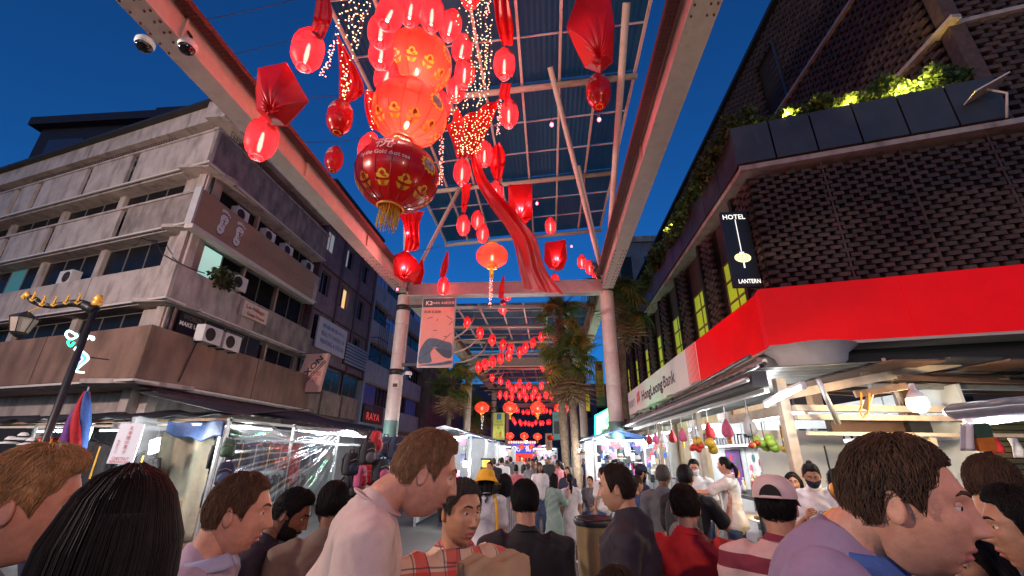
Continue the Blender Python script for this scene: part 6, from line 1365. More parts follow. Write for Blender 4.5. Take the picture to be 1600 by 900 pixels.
# ================================================================ market stalls farther down, banners and signs
m_goods = [CL[k] for k in ('white', 'black', 'red', 'navy', 'tan', 'blue', 'pink', 'grey')]
def far_stall(label, x0, x1, y, face, seed, power=60, h=2.3, backc=(.42, .44, .46)):
    rs2 = random.Random(seed); t = thing('market_stall', label, 'stall', ((x0 + x1) / 2, y, 0), group='white lit stalls lining the market'); L = 3.0
    for (x, yy) in ((x0, y), (x1, y), (x0, y + L), (x1, y + L)): MB().box(x - .03, x + .03, yy - .03, yy + .03, 0, h).build('post', m_steel_g, t)
    xi, xo = (x1, x0) if face > 0 else (x0, x1)      # xi: the side toward the walkway
    MB().sheet(lambda u, v: (x0 - .3 + (x1 - x0 + .6) * u, y - .3 + (L + .6) * v, h + .25 - .25 * abs(2 * u - 1) + .02 * math.sin(v * 30)), 8, 24, .01).build('roof', (m_tarp_d, m_tarp_d, m_tarp_b)[seed % 3], t, True)
    MB().box(xo - .03, xo + .03, y, y + L, .1, h).build('back_panel', mat('stall_white_%d' % (seed % 2), backc, .5, var=.15), t)
    MB().box(min(x0, x1) + .04, max(x0, x1) - .04, y + L - .05, y + L, .1, h).build('side_panel', _M['stall_white_%d' % (seed % 2)], t)
    MB().box(min(xi, xi - face * .8), max(xi, xi - face * .8), y + .1, y + L - .1, 0, .85).build('table', CL[('red', 'navy', 'white')[seed % 3]], t)
    for m_i in range(8):
        b = MB()
        for k in range(26):
            if k % 2: yy = y + rs2.uniform(.15, L - .2); zz = .86 + rs2.uniform(0, .04); xx = xi - face * rs2.uniform(.1, .7); s_ = rs2.uniform(.04, .10); b.obox((xx, yy, zz + s_ * .6), (s_, 0, 0), (0, s_ * rs2.uniform(.5, 1), 0), (0, 0, s_ * .6))
            else: yy = y + rs2.uniform(.1, L - .1); zz = rs2.uniform(1.1, h - .15); xx = xo + face * rs2.uniform(.05, .3); b.obox((xx, yy, zz), (.04, 0, 0), (0, rs2.uniform(.05, .12), 0), (0, 0, rs2.uniform(.05, .13)))
        for k in range(8): yy = y + .02 - rs2.uniform(0, .05); zz = rs2.uniform(1.0, h - .1); xx = rs2.uniform(min(x0, x1) + .1, max(x0, x1) - .1); b.obox((xx, yy, zz), (rs2.uniform(.04, .1), 0, 0), (0, .03, 0), (0, 0, rs2.uniform(.06, .14)))
        o = b.build('merchandise', m_goods[m_i], t); o['kind'] = 'stuff'
    for z in (1.25, 1.6, 1.95): MB().box(min(xo, xo + face * .35), max(xo, xo + face * .35), y + .05, y + L - .05, z, z + .02).build('shelf', m_white, t)
    xm = (x0 + x1) / 2
    MB().tube([(xm, y + .2, h - .08), (xm, y + L - .2, h - .08)], .025, 8).build('tube', m_tube, t, True); MB().tube([(min(x0, x1) + .1, y - .05, h - .05), (max(x0, x1) - .1, y - .05, h - .05)], .02, 8).build('front_tube', m_tube, t, True)
    lamp('tube_light', (xm, y + L * .3, h - .2), power * 1.1, (.92, .97, 1.), .15, t); lamp('tube_light', (xm, y - .42, h - .05), power * 1.3, (.92, .97, 1.), .15, t)  # second lamp added outside the eave to throw light up on palms, canopy
far_stall('white lit trinket stall with a yellow sign nearest on the left', -3.6, -2.2, 12.5, 1, 1, 70); far_stall('white lit stall second on the left of the walkway', -3.9, -2.5, 18, 1, 2, 80); far_stall('white lit stall third on the left of the walkway', -4.1, -2.7, 24, 1, 3, 90); far_stall('white lit stall fourth on the left of the walkway', -4.2, -2.6, 31, 1, 4, 100)
far_stall('white lit accessory stall nearest on the right of the walkway', 1.35, 2.9, 14.5, -1, 5, 80); far_stall('white lit stall second on the right of the walkway', 1.5, 3.0, 20, -1, 6, 90); far_stall('white lit stall third on the right of the walkway', 1.6, 3.1, 26.5, -1, 7, 95); far_stall('white lit stall closing the end of the walkway', -1.6, .6, 42, 1, 8, 140)
for la, x0, y in (('stall with hats under the right eave', 2.75, 17.5), ('clothes stall under the right eave', 2.75, 22.0)): far_stall(la, x0 + 1.6, x0 + .2, y, -1, int(y), 60)
for i, (px, py, cn_, la) in enumerate(((1000, 715, 'brown', 'brown cap hanging at the hat stall front'), (990, 722, 'grey', 'grey cap hanging at the hat stall'), (1004, 728, 'black', 'black cap low at the hat stall'), (980, 716, 'black', 'dark cap at the far end of the hat stall'), (938, 708, 'tan', 'straw hat over the accessory stall'))): hat(la, pt(px * .97 + 0, py, D=13), CL[cn_], 1., 'hats hanging at the hat stall')
def banner(name, label, px0, py0, px1, py1, Y, face, bars=(), texts=(), frame=True):
    a, b_ = pt(px0, py0, Y=Y), pt(px1, py1, Y=Y); t = thing(name, label, 'banner', ((a.x + b_.x) / 2, Y, b_.z)); W_, H2 = b_.x - a.x, a.z - b_.z
    MB().box(a.x, b_.x, Y, Y + .06, b_.z, a.z).build('panel', face, t)
    for (u0, v0, u1, v1, m) in bars: MB().box(a.x + W_ * u0, a.x + W_ * u1, Y - .008, Y - .003, a.z - H2 * v1, a.z - H2 * v0).build('print_block', m, t)
    for (s_, u, v, w, h, m) in texts: text(s_, (a.x + W_ * u, Y - .012, a.z - H2 * v), (1, 0, 0), (0, 0, 1), .1, m, t, fit=(W_ * w, H2 * h))
    MB().box(a.x - .05, b_.x + .05, Y + .01, Y + .05, a.z + .002, a.z + .05).build('top_bar', m_dark, t); MB().box(a.x - .05, b_.x + .05, Y + .01, Y + .05, b_.z - .05, b_.z - .002).build('bottom_bar', m_dark, t)
    return t
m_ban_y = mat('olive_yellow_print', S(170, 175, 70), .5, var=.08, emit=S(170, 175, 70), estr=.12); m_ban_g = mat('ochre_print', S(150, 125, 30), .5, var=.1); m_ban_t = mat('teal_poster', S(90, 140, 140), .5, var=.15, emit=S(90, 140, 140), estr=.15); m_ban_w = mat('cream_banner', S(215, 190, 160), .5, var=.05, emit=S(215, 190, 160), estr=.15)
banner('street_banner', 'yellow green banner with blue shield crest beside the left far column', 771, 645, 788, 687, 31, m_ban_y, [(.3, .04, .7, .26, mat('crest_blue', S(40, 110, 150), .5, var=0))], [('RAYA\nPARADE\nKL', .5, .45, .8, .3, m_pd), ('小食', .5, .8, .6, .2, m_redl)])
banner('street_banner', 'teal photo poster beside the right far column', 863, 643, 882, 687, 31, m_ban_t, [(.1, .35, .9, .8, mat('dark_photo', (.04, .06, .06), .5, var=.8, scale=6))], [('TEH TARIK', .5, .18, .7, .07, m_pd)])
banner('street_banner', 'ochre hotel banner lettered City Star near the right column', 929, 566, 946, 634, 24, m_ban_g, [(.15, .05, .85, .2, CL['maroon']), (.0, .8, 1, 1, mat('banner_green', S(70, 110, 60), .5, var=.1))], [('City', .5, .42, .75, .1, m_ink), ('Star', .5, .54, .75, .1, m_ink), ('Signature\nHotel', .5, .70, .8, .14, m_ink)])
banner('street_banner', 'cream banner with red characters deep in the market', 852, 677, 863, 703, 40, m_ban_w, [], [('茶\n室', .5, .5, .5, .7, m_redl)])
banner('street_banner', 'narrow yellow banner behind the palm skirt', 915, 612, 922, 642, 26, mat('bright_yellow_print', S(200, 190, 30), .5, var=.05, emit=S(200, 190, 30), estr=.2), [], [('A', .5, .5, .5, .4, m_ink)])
banner('hotel_lightbox', 'small black vertical HOTEL lightbox left of the market', 749, 648, 758, 672, 32, m_black, [], [('H\nO\nT\nE\nL', .5, .5, .45, .86, m_wgl)])
banner('street_banner', 'small yellow lightbox on the left white stall', 754, 719, 765, 730, 12.3, glow('yellow_lightbox', (1., .62, .08), 1.2), [], [('茶', .5, .5, .5, .7, m_ink)])
gf = thing('black_gantry', 'thin black lighting gantry spanning the walkway under the canopy', 'gantry', (-1.5, 33, 0))
for z in (5.55, 6.35): MB().tube([(-5.3, 33, z), (2.0, 33, z)], .04, 6).build('rail', m_black, gf)
for k in range(9): x = -5.3 + k * .9125; MB().tube([(x, 33, 5.55), (x, 33, 6.35)], .025, 6).build('upright', m_black, gf)
for x in (-5.3, 2.0): MB().tube([(x, 33, 0), (x, 33, 5.55)], .06, 8).build('leg', m_black, gf)
bl = thing('blue_arch_sign', 'blue and red lit shop sign closing the far end of the market', 'sign', pt(818, 702, Y=55))
a, b_ = pt(796, 693, Y=55), pt(836, 709, Y=55); MB().box(a.x, b_.x, 55, 55.2, b_.z, a.z).build('panel', mat('blue_lightbox', (.04, .07, .40), .4, var=.1, emit=(.05, .09, .6), estr=.8), bl); MB().box(a.x - 1.5, b_.x + 1.5, 54.6, 55, b_.z - .9, b_.z - .02).build('red_fascia', glow('red_fascia_light', (1., .05, .03), 1.1), bl)
for i in range(12): MB().ball((a.x + (b_.x - a.x) * i / 11, 54.8, a.z + .15), (.12, .12, .15), 8, 6).build('red_bulb', glow('fascia_bulb', (1., .25, .2), 3), bl)
text('茨厂街', ((a.x + b_.x) / 2, 54.98, (a.z + b_.z) / 2), (1, 0, 0), (0, 0, 1), .1, m_wgl, bl, fit=((b_.x - a.x) * .7, (a.z - b_.z) * .6))
gn = thing('green_neon_sign', 'bright green edged lightbox sign beside the right column', 'sign', pt(942, 660, Y=22)); q4 = [pt(x, y, Y=22) for x, y in ((930, 682), (957, 672), (954, 636), (930, 650))]
b = MB(); b.prism(q4, (0, .2, 0)); b.build('lightbox', mat('green_lightbox', (.5, .7, .6), .4, var=.2, emit=(.45, .8, .6), estr=1.2), gn); MB().tube([q4[0] - Vector((0, .03, 0)), q4[1] - Vector((0, .03, 0)), q4[2] - Vector((0, .03, 0)), q4[3] - Vector((0, .03, 0)), q4[0] - Vector((0, .03, 0))], .05, 6).build('neon_border', m_ng, gn); text('沙嗲', sum(q4, Vector()) / 4 + Vector((0, -.03, 0)), (1, 0, .3), (0, 0, 1), .1, mat('dark_green_letter', (.02, .15, .05), .5, var=0), gn, fit=(.6, .4))
lamp('neon_light', sum(q4, Vector()) / 4 + Vector((-.1, -.5, .1)), 120, (.15, 1., .5), .2, gn)
b = MB(); b.prism([q4[1], q4[1] + Vector((.3, .1, .15)), q4[2] + Vector((.3, .1, .1)), q4[2]], (0, .15, 0)); b.build('maroon_side', CL['maroon'], gn)
# ================================================================ people
def skin_mat(n, c):
    m = mat('skin_' + n, c, .5, var=.20, scale=22, bump=.10, bscale=240, spec=.35, stain=(c[0] * .85, c[1] * .55, c[2] * .5), stain_amt=.15, streak=(9, 9, 9))
    p = m.node_tree.nodes['Principled BSDF']; p.inputs['Subsurface Weight'].default_value = .15; p.inputs['Subsurface Scale'].default_value = .006; p.inputs['Subsurface Radius'].default_value = (1., .35, .2); return m
SK = {'fair': skin_mat('fair', (.60, .30, .195)), 'tan': skin_mat('tan', (.42, .21, .125)), 'brown': skin_mat('brown', (.22, .10, .055)), 'east': skin_mat('east', (.50, .27, .16))}
m_lip = {k: mat('lip_' + k, c, .4, var=.1) for k, c in dict(fair=(.48, .16, .14), tan=(.33, .12, .09), brown=(.16, .06, .045), east=(.40, .15, .12)).items()}
def hair_mat(n, c):
    m = mat('hair_' + n, c, .6, var=.35, scale=40, bump=.0, spec=.2); nd, l = m.node_tree.nodes, m.node_tree.links
    tc = nd.new('ShaderNodeTexCoord'); mp = nd.new('ShaderNodeMapping'); mp.inputs['Scale'].default_value = (160, 160, 22); l.new(tc.outputs['Object'], mp.inputs[0])
    t = nd.new('ShaderNodeTexNoise'); t.inputs['Scale'].default_value = 1.; t.inputs['Detail'].default_value = 3; l.new(mp.outputs[0], t.inputs['Vector']); b = nd.new('ShaderNodeBump'); b.inputs['Strength'].default_value = .3; b.inputs['Distance'].default_value = .004; l.new(t.outputs['Fac'], b.inputs['Height']); l.new(b.outputs[0], nd['Principled BSDF'].inputs['Normal'])
    return m
HR = {'black': hair_mat('black', (.010, .008, .008)), 'dbrown': hair_mat('dbrown', (.030, .018, .012)), 'brown': hair_mat('brown', (.10, .055, .03)), 'blond': hair_mat('blond', (.40, .23, .10)), 'sandy': hair_mat('sandy', (.24, .13, .065)), 'chest': hair_mat('chest', (.075, .042, .025)), 'grey': hair_mat('grey', (.06, .055, .05))}
m_eye = mat('eye_white', (.7, .68, .65), .2, var=0); m_iris = mat('iris_dark', (.02, .012, .01), .15, var=0)
def G(x, s): return math.exp(-(x / s) ** 2)
def head_pt(lon, lat, fem=False, heavy=0., off=0.):
    dx, dy, dz = math.sin(lon) * math.cos(lat), math.cos(lon) * math.cos(lat), math.sin(lat)
    x, y, z = (.074 + .006 * heavy) * dx, .096 * dy, .121 * dz
    if z < 0:
        t = -z / .121; x *= 1 - (.34 if fem else .25 - .12 * heavy) * t ** 1.7
        if y > 0: y = y * (1 - .06 * t) + .016 * t * dy
        else: y *= 1 - .42 * t ** 1.1
    else: x *= 1 + .04 * math.sin(z / .121 * math.pi)
    if y > 0: y *= 1 - .05 * G(abs(x) - .06, .03)
    if dy > .1:
        w = min(1, (dy - .1) * 2.2); d = 0
        d += .006 * G(z - .034, .012) * G(x, .05) - (.010 * G(abs(x) - .031, .015) * G(z - .012, .012))
        if -.05 < z < .03: k = min(1, max(0, (.028 - z) / .058)); d += (.003 + .021 * k ** 1.2) * G(x, .0065 + .006 * k) * (1 if z > -.031 else max(0, 1 - (-.031 - z) / .010))
        d += .006 * G(abs(x) - .014, .006) * G(z + .031, .007)
        d += .0065 * G(x, .020) * G(z + .058, .0055) + .0075 * G(x, .017) * G(z + .0725, .0065) - .004 * G(x, .024) * G(z + .0655, .003) - .003 * G(x, .02) * G(z + .086, .006)
        d += .008 * G(x, .019) * G(z + .103, .013) + .005 * G(abs(x) - .043, .018) * G(z + .015, .02)
        y += d * w * (.8 if fem else 1)
    if off: n = Vector((dx / .075, dy / .096, dz / .12)).normalized(); x += n.x * off; y += n.y * off; z += n.z * off
    return Vector((x, y, z))
def head_geo(b, det, fem, heavy, xf, lipi=1):
    n = det; lons = [math.pi * (.42 * s_ + .58 * s_ ** 3) for s_ in np.linspace(-1, 1, n + 1)[:-1]]; lats = [-math.pi / 2 + math.pi * i / n for i in range(n + 1)]
    V = []; F = []; Mi = []
    raw = []
    for la in lats:
        for lo in lons: p = head_pt(lo, la, fem, heavy); raw.append(p); V.append(xf @ p)
    for i in range(n):
        for j in range(n):
            q = (i * n + j, i * n + (j + 1) % n, (i + 1) * n + (j + 1) % n, (i + 1) * n + j); c = (raw[q[0]] + raw[q[2]]) / 2
            F.append(q); Mi.append(lipi if (abs(c.x) < .024 * (1 - ((c.z + .066) / .02) ** 2) and -.079 < c.z < -.053 and c.y > .05) else 0)
    base = len(b.v); b.add(V, F); b.m[-len(F):] = Mi
    for sx in (-1, 1):                          # ears
        vs, fs = [], []; nn, mm = 12, 8
        e = MB(); e.ball((0, 0, 0), (.010, .0165, .029), 14, 10)
        for k, p in enumerate(e.v):
            p = Vector(p); d = Vector((p.x * sx, p.y, p.z)); d.y -= .35 * (d.z) * .3
            if p.x > .004: d.x -= sx * .005 * G(p.y, .009) * G(p.z, .018) * 1.6
            d.rotate(Matrix.Rotation(sx * -.35, 3, 'Z')); vs.append(xf @ (d + Vector((sx * .0755 * (1 + .06 * heavy), -.008, -.002))))
        b.add(vs, e.f)
    for sx in (-1, 1):                          # upper eyelids
        c = head_pt(sx * .335, .10, fem) + Vector((0, -.0105, 0)); vs = []; fs = []
        for i in range(6):
            la = .10 + i * .25
            for j in range(9): lo = -1.3 + 2.6 * j / 8; vs.append(xf @ (c + Vector((math.sin(lo) * math.cos(la), math.cos(lo) * math.cos(la), math.sin(la))) * .0142))
        for i in range(5):
            for j in range(8): fs.append((i * 9 + j, i * 9 + j + 1, (i + 1) * 9 + j + 1, (i + 1) * 9 + j))
        b.add(vs, fs)
def hairline(lo, style):
    a = abs(lo)
    P = {'short': ((0, .70), (.45, .70), (.72, .62), (.92, .36), (1.1, .28), (1.22, -.10), (1.38, .06), (1.72, .14), (1.92, -.30), (3.15, -.46)),
         'long': ((0, .70), (.3, .62), (.7, .40), (1.0, .0), (1.2, -.5), (1.6, -.7), (3.15, -.8)),
         'bald': ((0, .95), (.5, .9), (.85, .62), (1.1, .3), (1.28, -.12), (1.45, .05), (1.75, .1), (1.95, -.38), (3.15, -.55))}[style]
    for (a0, v0), (a1, v1) in zip(P, P[1:]):
        if a <= a1: t = (a - a0) / (a1 - a0); return v0 + (v1 - v0) * t
    return P[-1][1]
def hair_geo(style, T, xf, fem, heavy, det, length=0., quiff=0., locks=0, seed=0):
    rs = random.Random(seed); b = MB(); nu, nv = det, max(10, det // 3); base = 'long' if length > 0 else ('bald' if style == 'bald' else 'short')
    def sp(lo, v, extra=0.):
        hl = hairline(lo, base); la = hl + (math.pi / 2 - hl) * v; ramp = min(1, v * 3.5) ** .6
        fade = 1. if base == 'long' else .30 + .70 * min(1, max(0, (la - .05) / .75)); th = .0012 + T * .62 * ramp * fade * (1 + quiff * max(0, math.cos(lo)) * G(la - .9, .5)) + .0035 * noise.noise(Vector((lo * 5, la * 6, seed))) * ramp
        return head_pt(lo, la, fem, heavy, th + extra)
    V, F = [], []
    for i in range(nv + 1):
        for j in range(nu): V.append(xf @ sp(-math.pi + 2 * math.pi * j / nu, i / nv))
    for i in range(nv):
        for j in range(nu): F.append((i * nu + j, i * nu + (j + 1) % nu, (i + 1) * nu + (j + 1) % nu, (i + 1) * nu + j))
    b.add(V, F)
    if length > 0:                              # the fall of long hair down the back
        nl, ns = 26, 12; V, F = [], []
        for side in (0, 1):
            for k in range(ns + 1):
                t = k / ns
                for j in range(nl + 1):
                    lo = 1.15 + (2 * math.pi - 2.3) * j / nl; z = .06 - (length + .06) * t
                    w = .072 + T * .75 + .022 * math.sin(min(1, t * 1.2) * math.pi) - .02 * t; dpt = .092 + T * .7 - .008 * t; cut = .012 * max(0, 1 - t * 4); w -= cut; dpt -= cut
                    p = Vector((math.sin(lo) * w, math.cos(lo) * dpt - .012 - .015 * t, z)); wob = .003 * math.sin(lo * 9 + t * 3) + .0015 * math.sin(lo * 31 + 2 * t)
                    p += Vector((math.sin(lo), math.cos(lo), 0)) * (wob + (-.02 if side else 0)); V.append(xf @ p)
        w_ = nl + 1; o_ = (ns + 1) * w_
        for side in (0, 1):
            for k in range(ns):
                for j in range(nl): q = (k * w_ + j, k * w_ + j + 1, (k + 1) * w_ + j + 1, (k + 1) * w_ + j); F.append(tuple(x + side * o_ for x in (q if side else q[::-1])))
        for j in range(nl): F.append((ns * w_ + j, ns * w_ + j + 1, o_ + ns * w_ + j + 1, o_ + ns * w_ + j))
        b.add(V, F)
    for k in range(locks):
        lo = rs.uniform(-math.pi, math.pi); v0 = rs.uniform(.08, 1.0); L = rs.uniform(.15, .38); P = []
        dl = rs.uniform(-.35, .35)
        for i in range(4): t = i / 3; P.append(xf @ sp(lo + dl * t, max(.0, v0 - L * t), .0006 + .0035 * math.sin(t * 2.6) * rs.uniform(.3, 1.7) + (.0035 * t * rs.uniform(0, 1.4) if base == 'short' else 0)))
        b.tube(P, [.0007, .0009, .0008, .0003], 3, False)
        if length > 0 and k % 2:
            lo = rs.uniform(1.2, 2 * math.pi - 1.2)
            jit = rs.uniform(-.004, .006); ll = length * rs.uniform(.85, 1.12); P = [xf @ sp(lo - 2 * math.pi if lo > math.pi else lo, v_, .002 + jit) for v_ in (.95, .75, .6)]
            for t in (.15, .35, .6, .8, 1): P.append(xf @ Vector((math.sin(lo) * (.076 + jit + T * .75 + .022 * math.sin(min(1, t * 1.2) * math.pi) - .02 * t), math.cos(lo) * (.097 + jit + T * .7 - .008 * t) - .012 - .015 * t, .06 - (ll + .06) * t)))
            b.tube(P, [.0006, .001, .0013, .0014, .0013, .0012, .001, .0004], 3, False)
    return b
def rtube(b, pts, radii, n=12, ref=None):
    """closed tapered limb with rounded ends"""
    P = [Vector(p) for p in pts]; rad = list(radii); d0 = (P[0] - P[1]).normalized(); d1 = (P[-1] - P[-2]).normalized()
    sc = lambda r, k: (r[0] * k, r[1] * k) if isinstance(r, tuple) else r * k
    mx = lambda r: max(r) if isinstance(r, tuple) else r
    P = [P[0] + d0 * mx(rad[0]) * .55] + P + [P[-1] + d1 * mx(rad[-1]) * .55]; rad = [sc(rad[0], .5)] + rad + [sc(rad[-1], .5)]
    b.tube(P, rad, n, True, ref)
def hand_geo(b, w, d, s_, n_, curl=.5, k=1.):
    """palm, four unequal fingers and a thumb; w wrist, d along the hand, s_ toward the thumb, n_ out of the palm"""
    w, d, s_, n_ = Vector(w), Vector(d).normalized(), Vector(s_).normalized(), Vector(n_).normalized()
    b.tube([w - d * .02 * k, w + d * .01 * k, w + d * .05 * k, w + d * .088 * k], [(.026 * k, .020 * k), (.030 * k, .018 * k), (.042 * k, .016 * k), (.040 * k, .012 * k)], 10, True, n_)
    for i, (o_, L) in enumerate(((.030, .072), (.010, .080), (-.010, .075), (-.029, .058))):
        p = w + d * .084 * k + s_ * o_ * k; a = 0; P = [p]; 
        for seg in (.45, .32, .23): a += curl * (.8 + .1 * i); q = d * math.cos(a) + n_ * math.sin(a) + s_ * o_ * .6; P.append(P[-1] + q.normalized() * L * seg * k)
        b.tube(P, [.0095 * k, .0088 * k, .008 * k, .006 * k], 6)
    p = w + d * .025 * k + s_ * .034 * k; P = [p, p + (d * .5 + s_ * .8 + n_ * .25).normalized() * .036 * k]; P.append(P[-1] + (d * .8 + s_ * .35 + n_ * (.3 + curl * .5)).normalized() * .030 * k); P.append(P[-1] + (d * .9 + n_ * (.35 + curl * .6)).normalized() * .022 * k)
    b.tube(P, [.014 * k, .0115 * k, .010 * k, .007 * k], 6)
JOBS = []                                        # (target object, raw builder, voxel, smooth iterations, extra builder, mats, wrinkle)
PEOPLE = {}
HANG = ((.10, .03, -1.), (.02, .22, -1.))
def person(key, label, px, py, D, rz, sex='m', skin='tan', hair='black', style='short', T=.016, quiff=0., hairlen=0., build=1., lean=0., hp=0., hy=0., hr_=0., top='tee', tm=None, bot='trousers', bm=None, arms=(HANG, HANG), lod=1,
           sleeve=.55, walk=0., group=None, H=None, pos=None, beard=False, shoes='black', collar=None, sit=False, loose=1., locks=None, curl=.35, neck=0.):
    fem = sex == 'f'
    P0 = pt(px, py, D=D) if pos is None else Vector(pos)
    h = (H or P0.z - .012)
    vx = {0: .0115, 1: .016, 2: .026}[lod]
    rz -= math.atan((px - 800) / 717) - YAW if pos is None else 0        # facing is given as seen from the eye
    root = bpy.data.objects.new('person', bpy.data.meshes.new('person')); COL.objects.link(root); tag(root, label, 'person', group)
    k = h / 1.72; g = build
    zoff = 0.
    hipz = .52 * h
    if sit: zoff = .47 - hipz + .06
    def bend(p):
        p = Vector(p)
        if p.z > hipz and lean: t = min(1, (p.z - hipz) / (.2 * h)); q = p - Vector((0, 0, hipz)); q.rotate(Matrix.Rotation(-lean * t, 3, 'X')); p = q + Vector((0, 0, hipz))
        p.z += zoff; return p
    # head frame
    hb = bend((0, .012 * k, .845 * h)); hc = Matrix.Rotation(hy, 3, 'Z') @ Matrix.Rotation(-(hp + lean * .35), 3, 'X') @ Matrix.Rotation(hr_, 3, 'Y')
    hk = k * (.97 if fem else 1.) * .985
    hcen = hb + hc @ Vector((0, .018 * k, .155 * h - .119 * hk)) + Vector((0, .035 * h * neck, -.006 * h - .032 * h * neck))
    xf = Matrix.Translation(hcen) @ hc.to_4x4() @ Matrix.Scale(hk, 4)
    if pos is None:                              # stand so that the crown meets the line of sight
        c = Matrix.Rotation(rz, 3, 'Z') @ Vector((hcen.x, hcen.y, 0)); root.location = (P0.x - c.x, P0.y - c.y, 0)
    else: root.location = (P0.x, P0.y, 0 if not sit else P0.z)
    root.rotation_euler = (0, 0, rz)
    sw = (.098 if fem else .112) * h * (.5 + .5 * g)
    TR = [(.47, .070, .062, 0), (.50, .098 + (.006 if fem else 0), .070, -.006), (.54, .098 + (.004 if fem else 0), .070, -.006), (.60, .080 if fem else .086, .060, .0), (.66, .080 if fem else .088, .060, .004), (.72, .090 if fem else .098, .068, .006), (.77, .093 if fem else .105, .064, .002), (.80, .090 if fem else .107, .056, -.004), (.822, .072 if fem else .084, .049, -.007), (.838, .046 if fem else .052, .043, -.006), (.852, .034, .037, -.002)]
    def torso(b, inf, z0=0., ease=0., top_=.86):
        pts, rad = [], []
        for (z, rx, ry, yo) in TR:
            if z < z0 or z > top_: continue
            e = inf + ease * max(0, (.74 - z) / .27); pts.append(bend((0, yo * h, z * h))); rad.append((rx * h * g + e, ry * h * g * (1 + .25 * (g - 1) * 2) + e))
        rtube(b, pts, rad, 22, (0, -1, 0))
    body = MB(); torso(body, -.020 * k)
    rtube(body, [bend((0, -.002 * h, .80 * h)), bend((0, .004 * h, .86 * h)), hcen + hc @ Vector((0, -.028 * hk, -.03 * hk))], [.038 * h * (.85 if fem else 1), .031 * h * (.82 if fem else 1), .033 * h * (.8 if fem else 1)], 14)
    if not sit:
        hipJ = {s_: Vector((s_ * .052 * h, 0, .50 * h)) for s_ in (-1, 1)}; knee = {s_: Vector((s_ * .058 * h, (.02 + s_ * walk * .5) * h, .28 * h)) for s_ in (-1, 1)}; ank = {s_: Vector((s_ * .060 * h, (-.012 + s_ * walk * .6) * h, .045 * h)) for s_ in (-1, 1)}
    else:
        hipJ = {s_: Vector((s_ * .055 * h, 0, .50 * h)) for s_ in (-1, 1)}; knee = {s_: Vector((s_ * .09 * h, .25 * h, .505 * h)) for s_ in (-1, 1)}; ank = {s_: Vector((s_ * .09 * h, .22 * h, .26 * h)) for s_ in (-1, 1)}
    Z = Vector((0, 0, zoff))
    legw = .9 + .1 * g
    for s_ in (-1, 1):
        rtube(body, [hipJ[s_] + Z, hipJ[s_].lerp(knee[s_], .5) + Z + Vector((0, .006 * h, 0)), knee[s_] + Z, knee[s_].lerp(ank[s_], .35) + Z + Vector((0, -.012 * h, 0)), ank[s_] + Z], [.050 * h * legw, .043 * h * legw, .031 * h, .031 * h, .020 * h], 12)
    extra = MB()
    sh, el, wr = {}, {}, {}
    for i, s_ in enumerate((-1, 1)):
        u, f = Vector(arms[i][0]).normalized(), Vector(arms[i][1]).normalized(); u.x *= s_; f.x *= s_
        S0 = bend((s_ * sw, -.004 * h, .803 * h)); E0 = S0 + u * .172 * h; W0 = E0 + f * .148 * h; sh[s_], el[s_], wr[s_] = S0, E0, W0
        rtube(body, [S0 - Vector((s_ * .03 * h, 0, 0)), S0, S0.lerp(E0, .5), E0, E0.lerp(W0, .3), W0], [.028 * h, .029 * h * (.6 + .4 * g), .028 * h * (.6 + .4 * g), .0235 * h, .0235 * h, .0158 * h], 12)
        nrm = Vector((-s_, .15, 0)); nrm = (nrm - f * nrm.dot(f)).normalized(); sd = f.cross(nrm) * 1.; sd = sd if sd.y > 0 else -sd
        hand_geo(extra, W0, f, sd, nrm, curl, h / 1.75)
    head_geo(extra, {0: 84, 1: 44, 2: 26}[lod], fem, max(0, g - 1) * 2, xf)
    JOBS.append((root, body, {0: .019, 1: .021, 2: .032}[lod], 2, extra, [SK[skin], m_lip[skin]], 0))
    # eyes and brows
    if lod < 2:
        b = MB()
        for sx in (-1, 1):
            c = head_pt(sx * .335, .10, fem) + Vector((0, -.0105, 0)); e = MB().ball((0, 0, 0), .0128, 12, 8); b.cm = 0; b.add([xf @ (c + Vector(p)) for p in e.v], e.f)
            b.cm = 1; ir = MB().ball((0, 0, 0), (.0062, .0025, .0062), 10, 6); b.add([xf @ (c + Vector((0, .0117, -.0005)) + Vector(p)) for p in ir.v], ir.f)
        b.build('eyes', [m_eye, m_iris], root, True, world=False)
        b = MB()
        for sx in (-1, 1): b.tube([xf @ head_pt(sx * lo, la, fem, 0, .0015) for lo, la in ((.14, .27), (.28, .31), (.42, .315), (.58, .26))], [(.0022, .0036), (.0022, .0046), (.002, .004), (.001, .0015)], 5)
        b.build('eyebrows', HR[hair], root, True, world=False)
    if beard:
        nu, nv = 48, 16; V, F = [], []
        for i in range(nv + 1):
            for j in range(nu + 1):
                lo = -1.42 + 2.84 * j / nu; top_la = -.30 - .30 * G(lo, .42) + (.22 if abs(lo) > 1.15 else 0); la = -1.35 + (top_la + 1.35) * i / nv
                V.append(xf @ head_pt(lo, la, fem, 0, .003 + .010 * math.sin(math.pi * min(1, (i + .3) / nv)) + .002 * noise.noise(Vector((lo * 15, la * 15, 3)))))
        for i in range(nv):
            for j in range(nu): F.append((i * (nu + 1) + j, i * (nu + 1) + j + 1, (i + 1) * (nu + 1) + j + 1, (i + 1) * (nu + 1) + j))
        b = MB(); b.add(V, F); mo = [xf @ head_pt(lo, -.455 + .05 * abs(lo), fem, 0, .004) for lo in np.linspace(-.33, .33, 9)]; b.tube(mo, [.003, .0055, .0065, .0065, .005, .0065, .0065, .0055, .003], 6); b.build('beard', HR[hair], root, True, world=False)
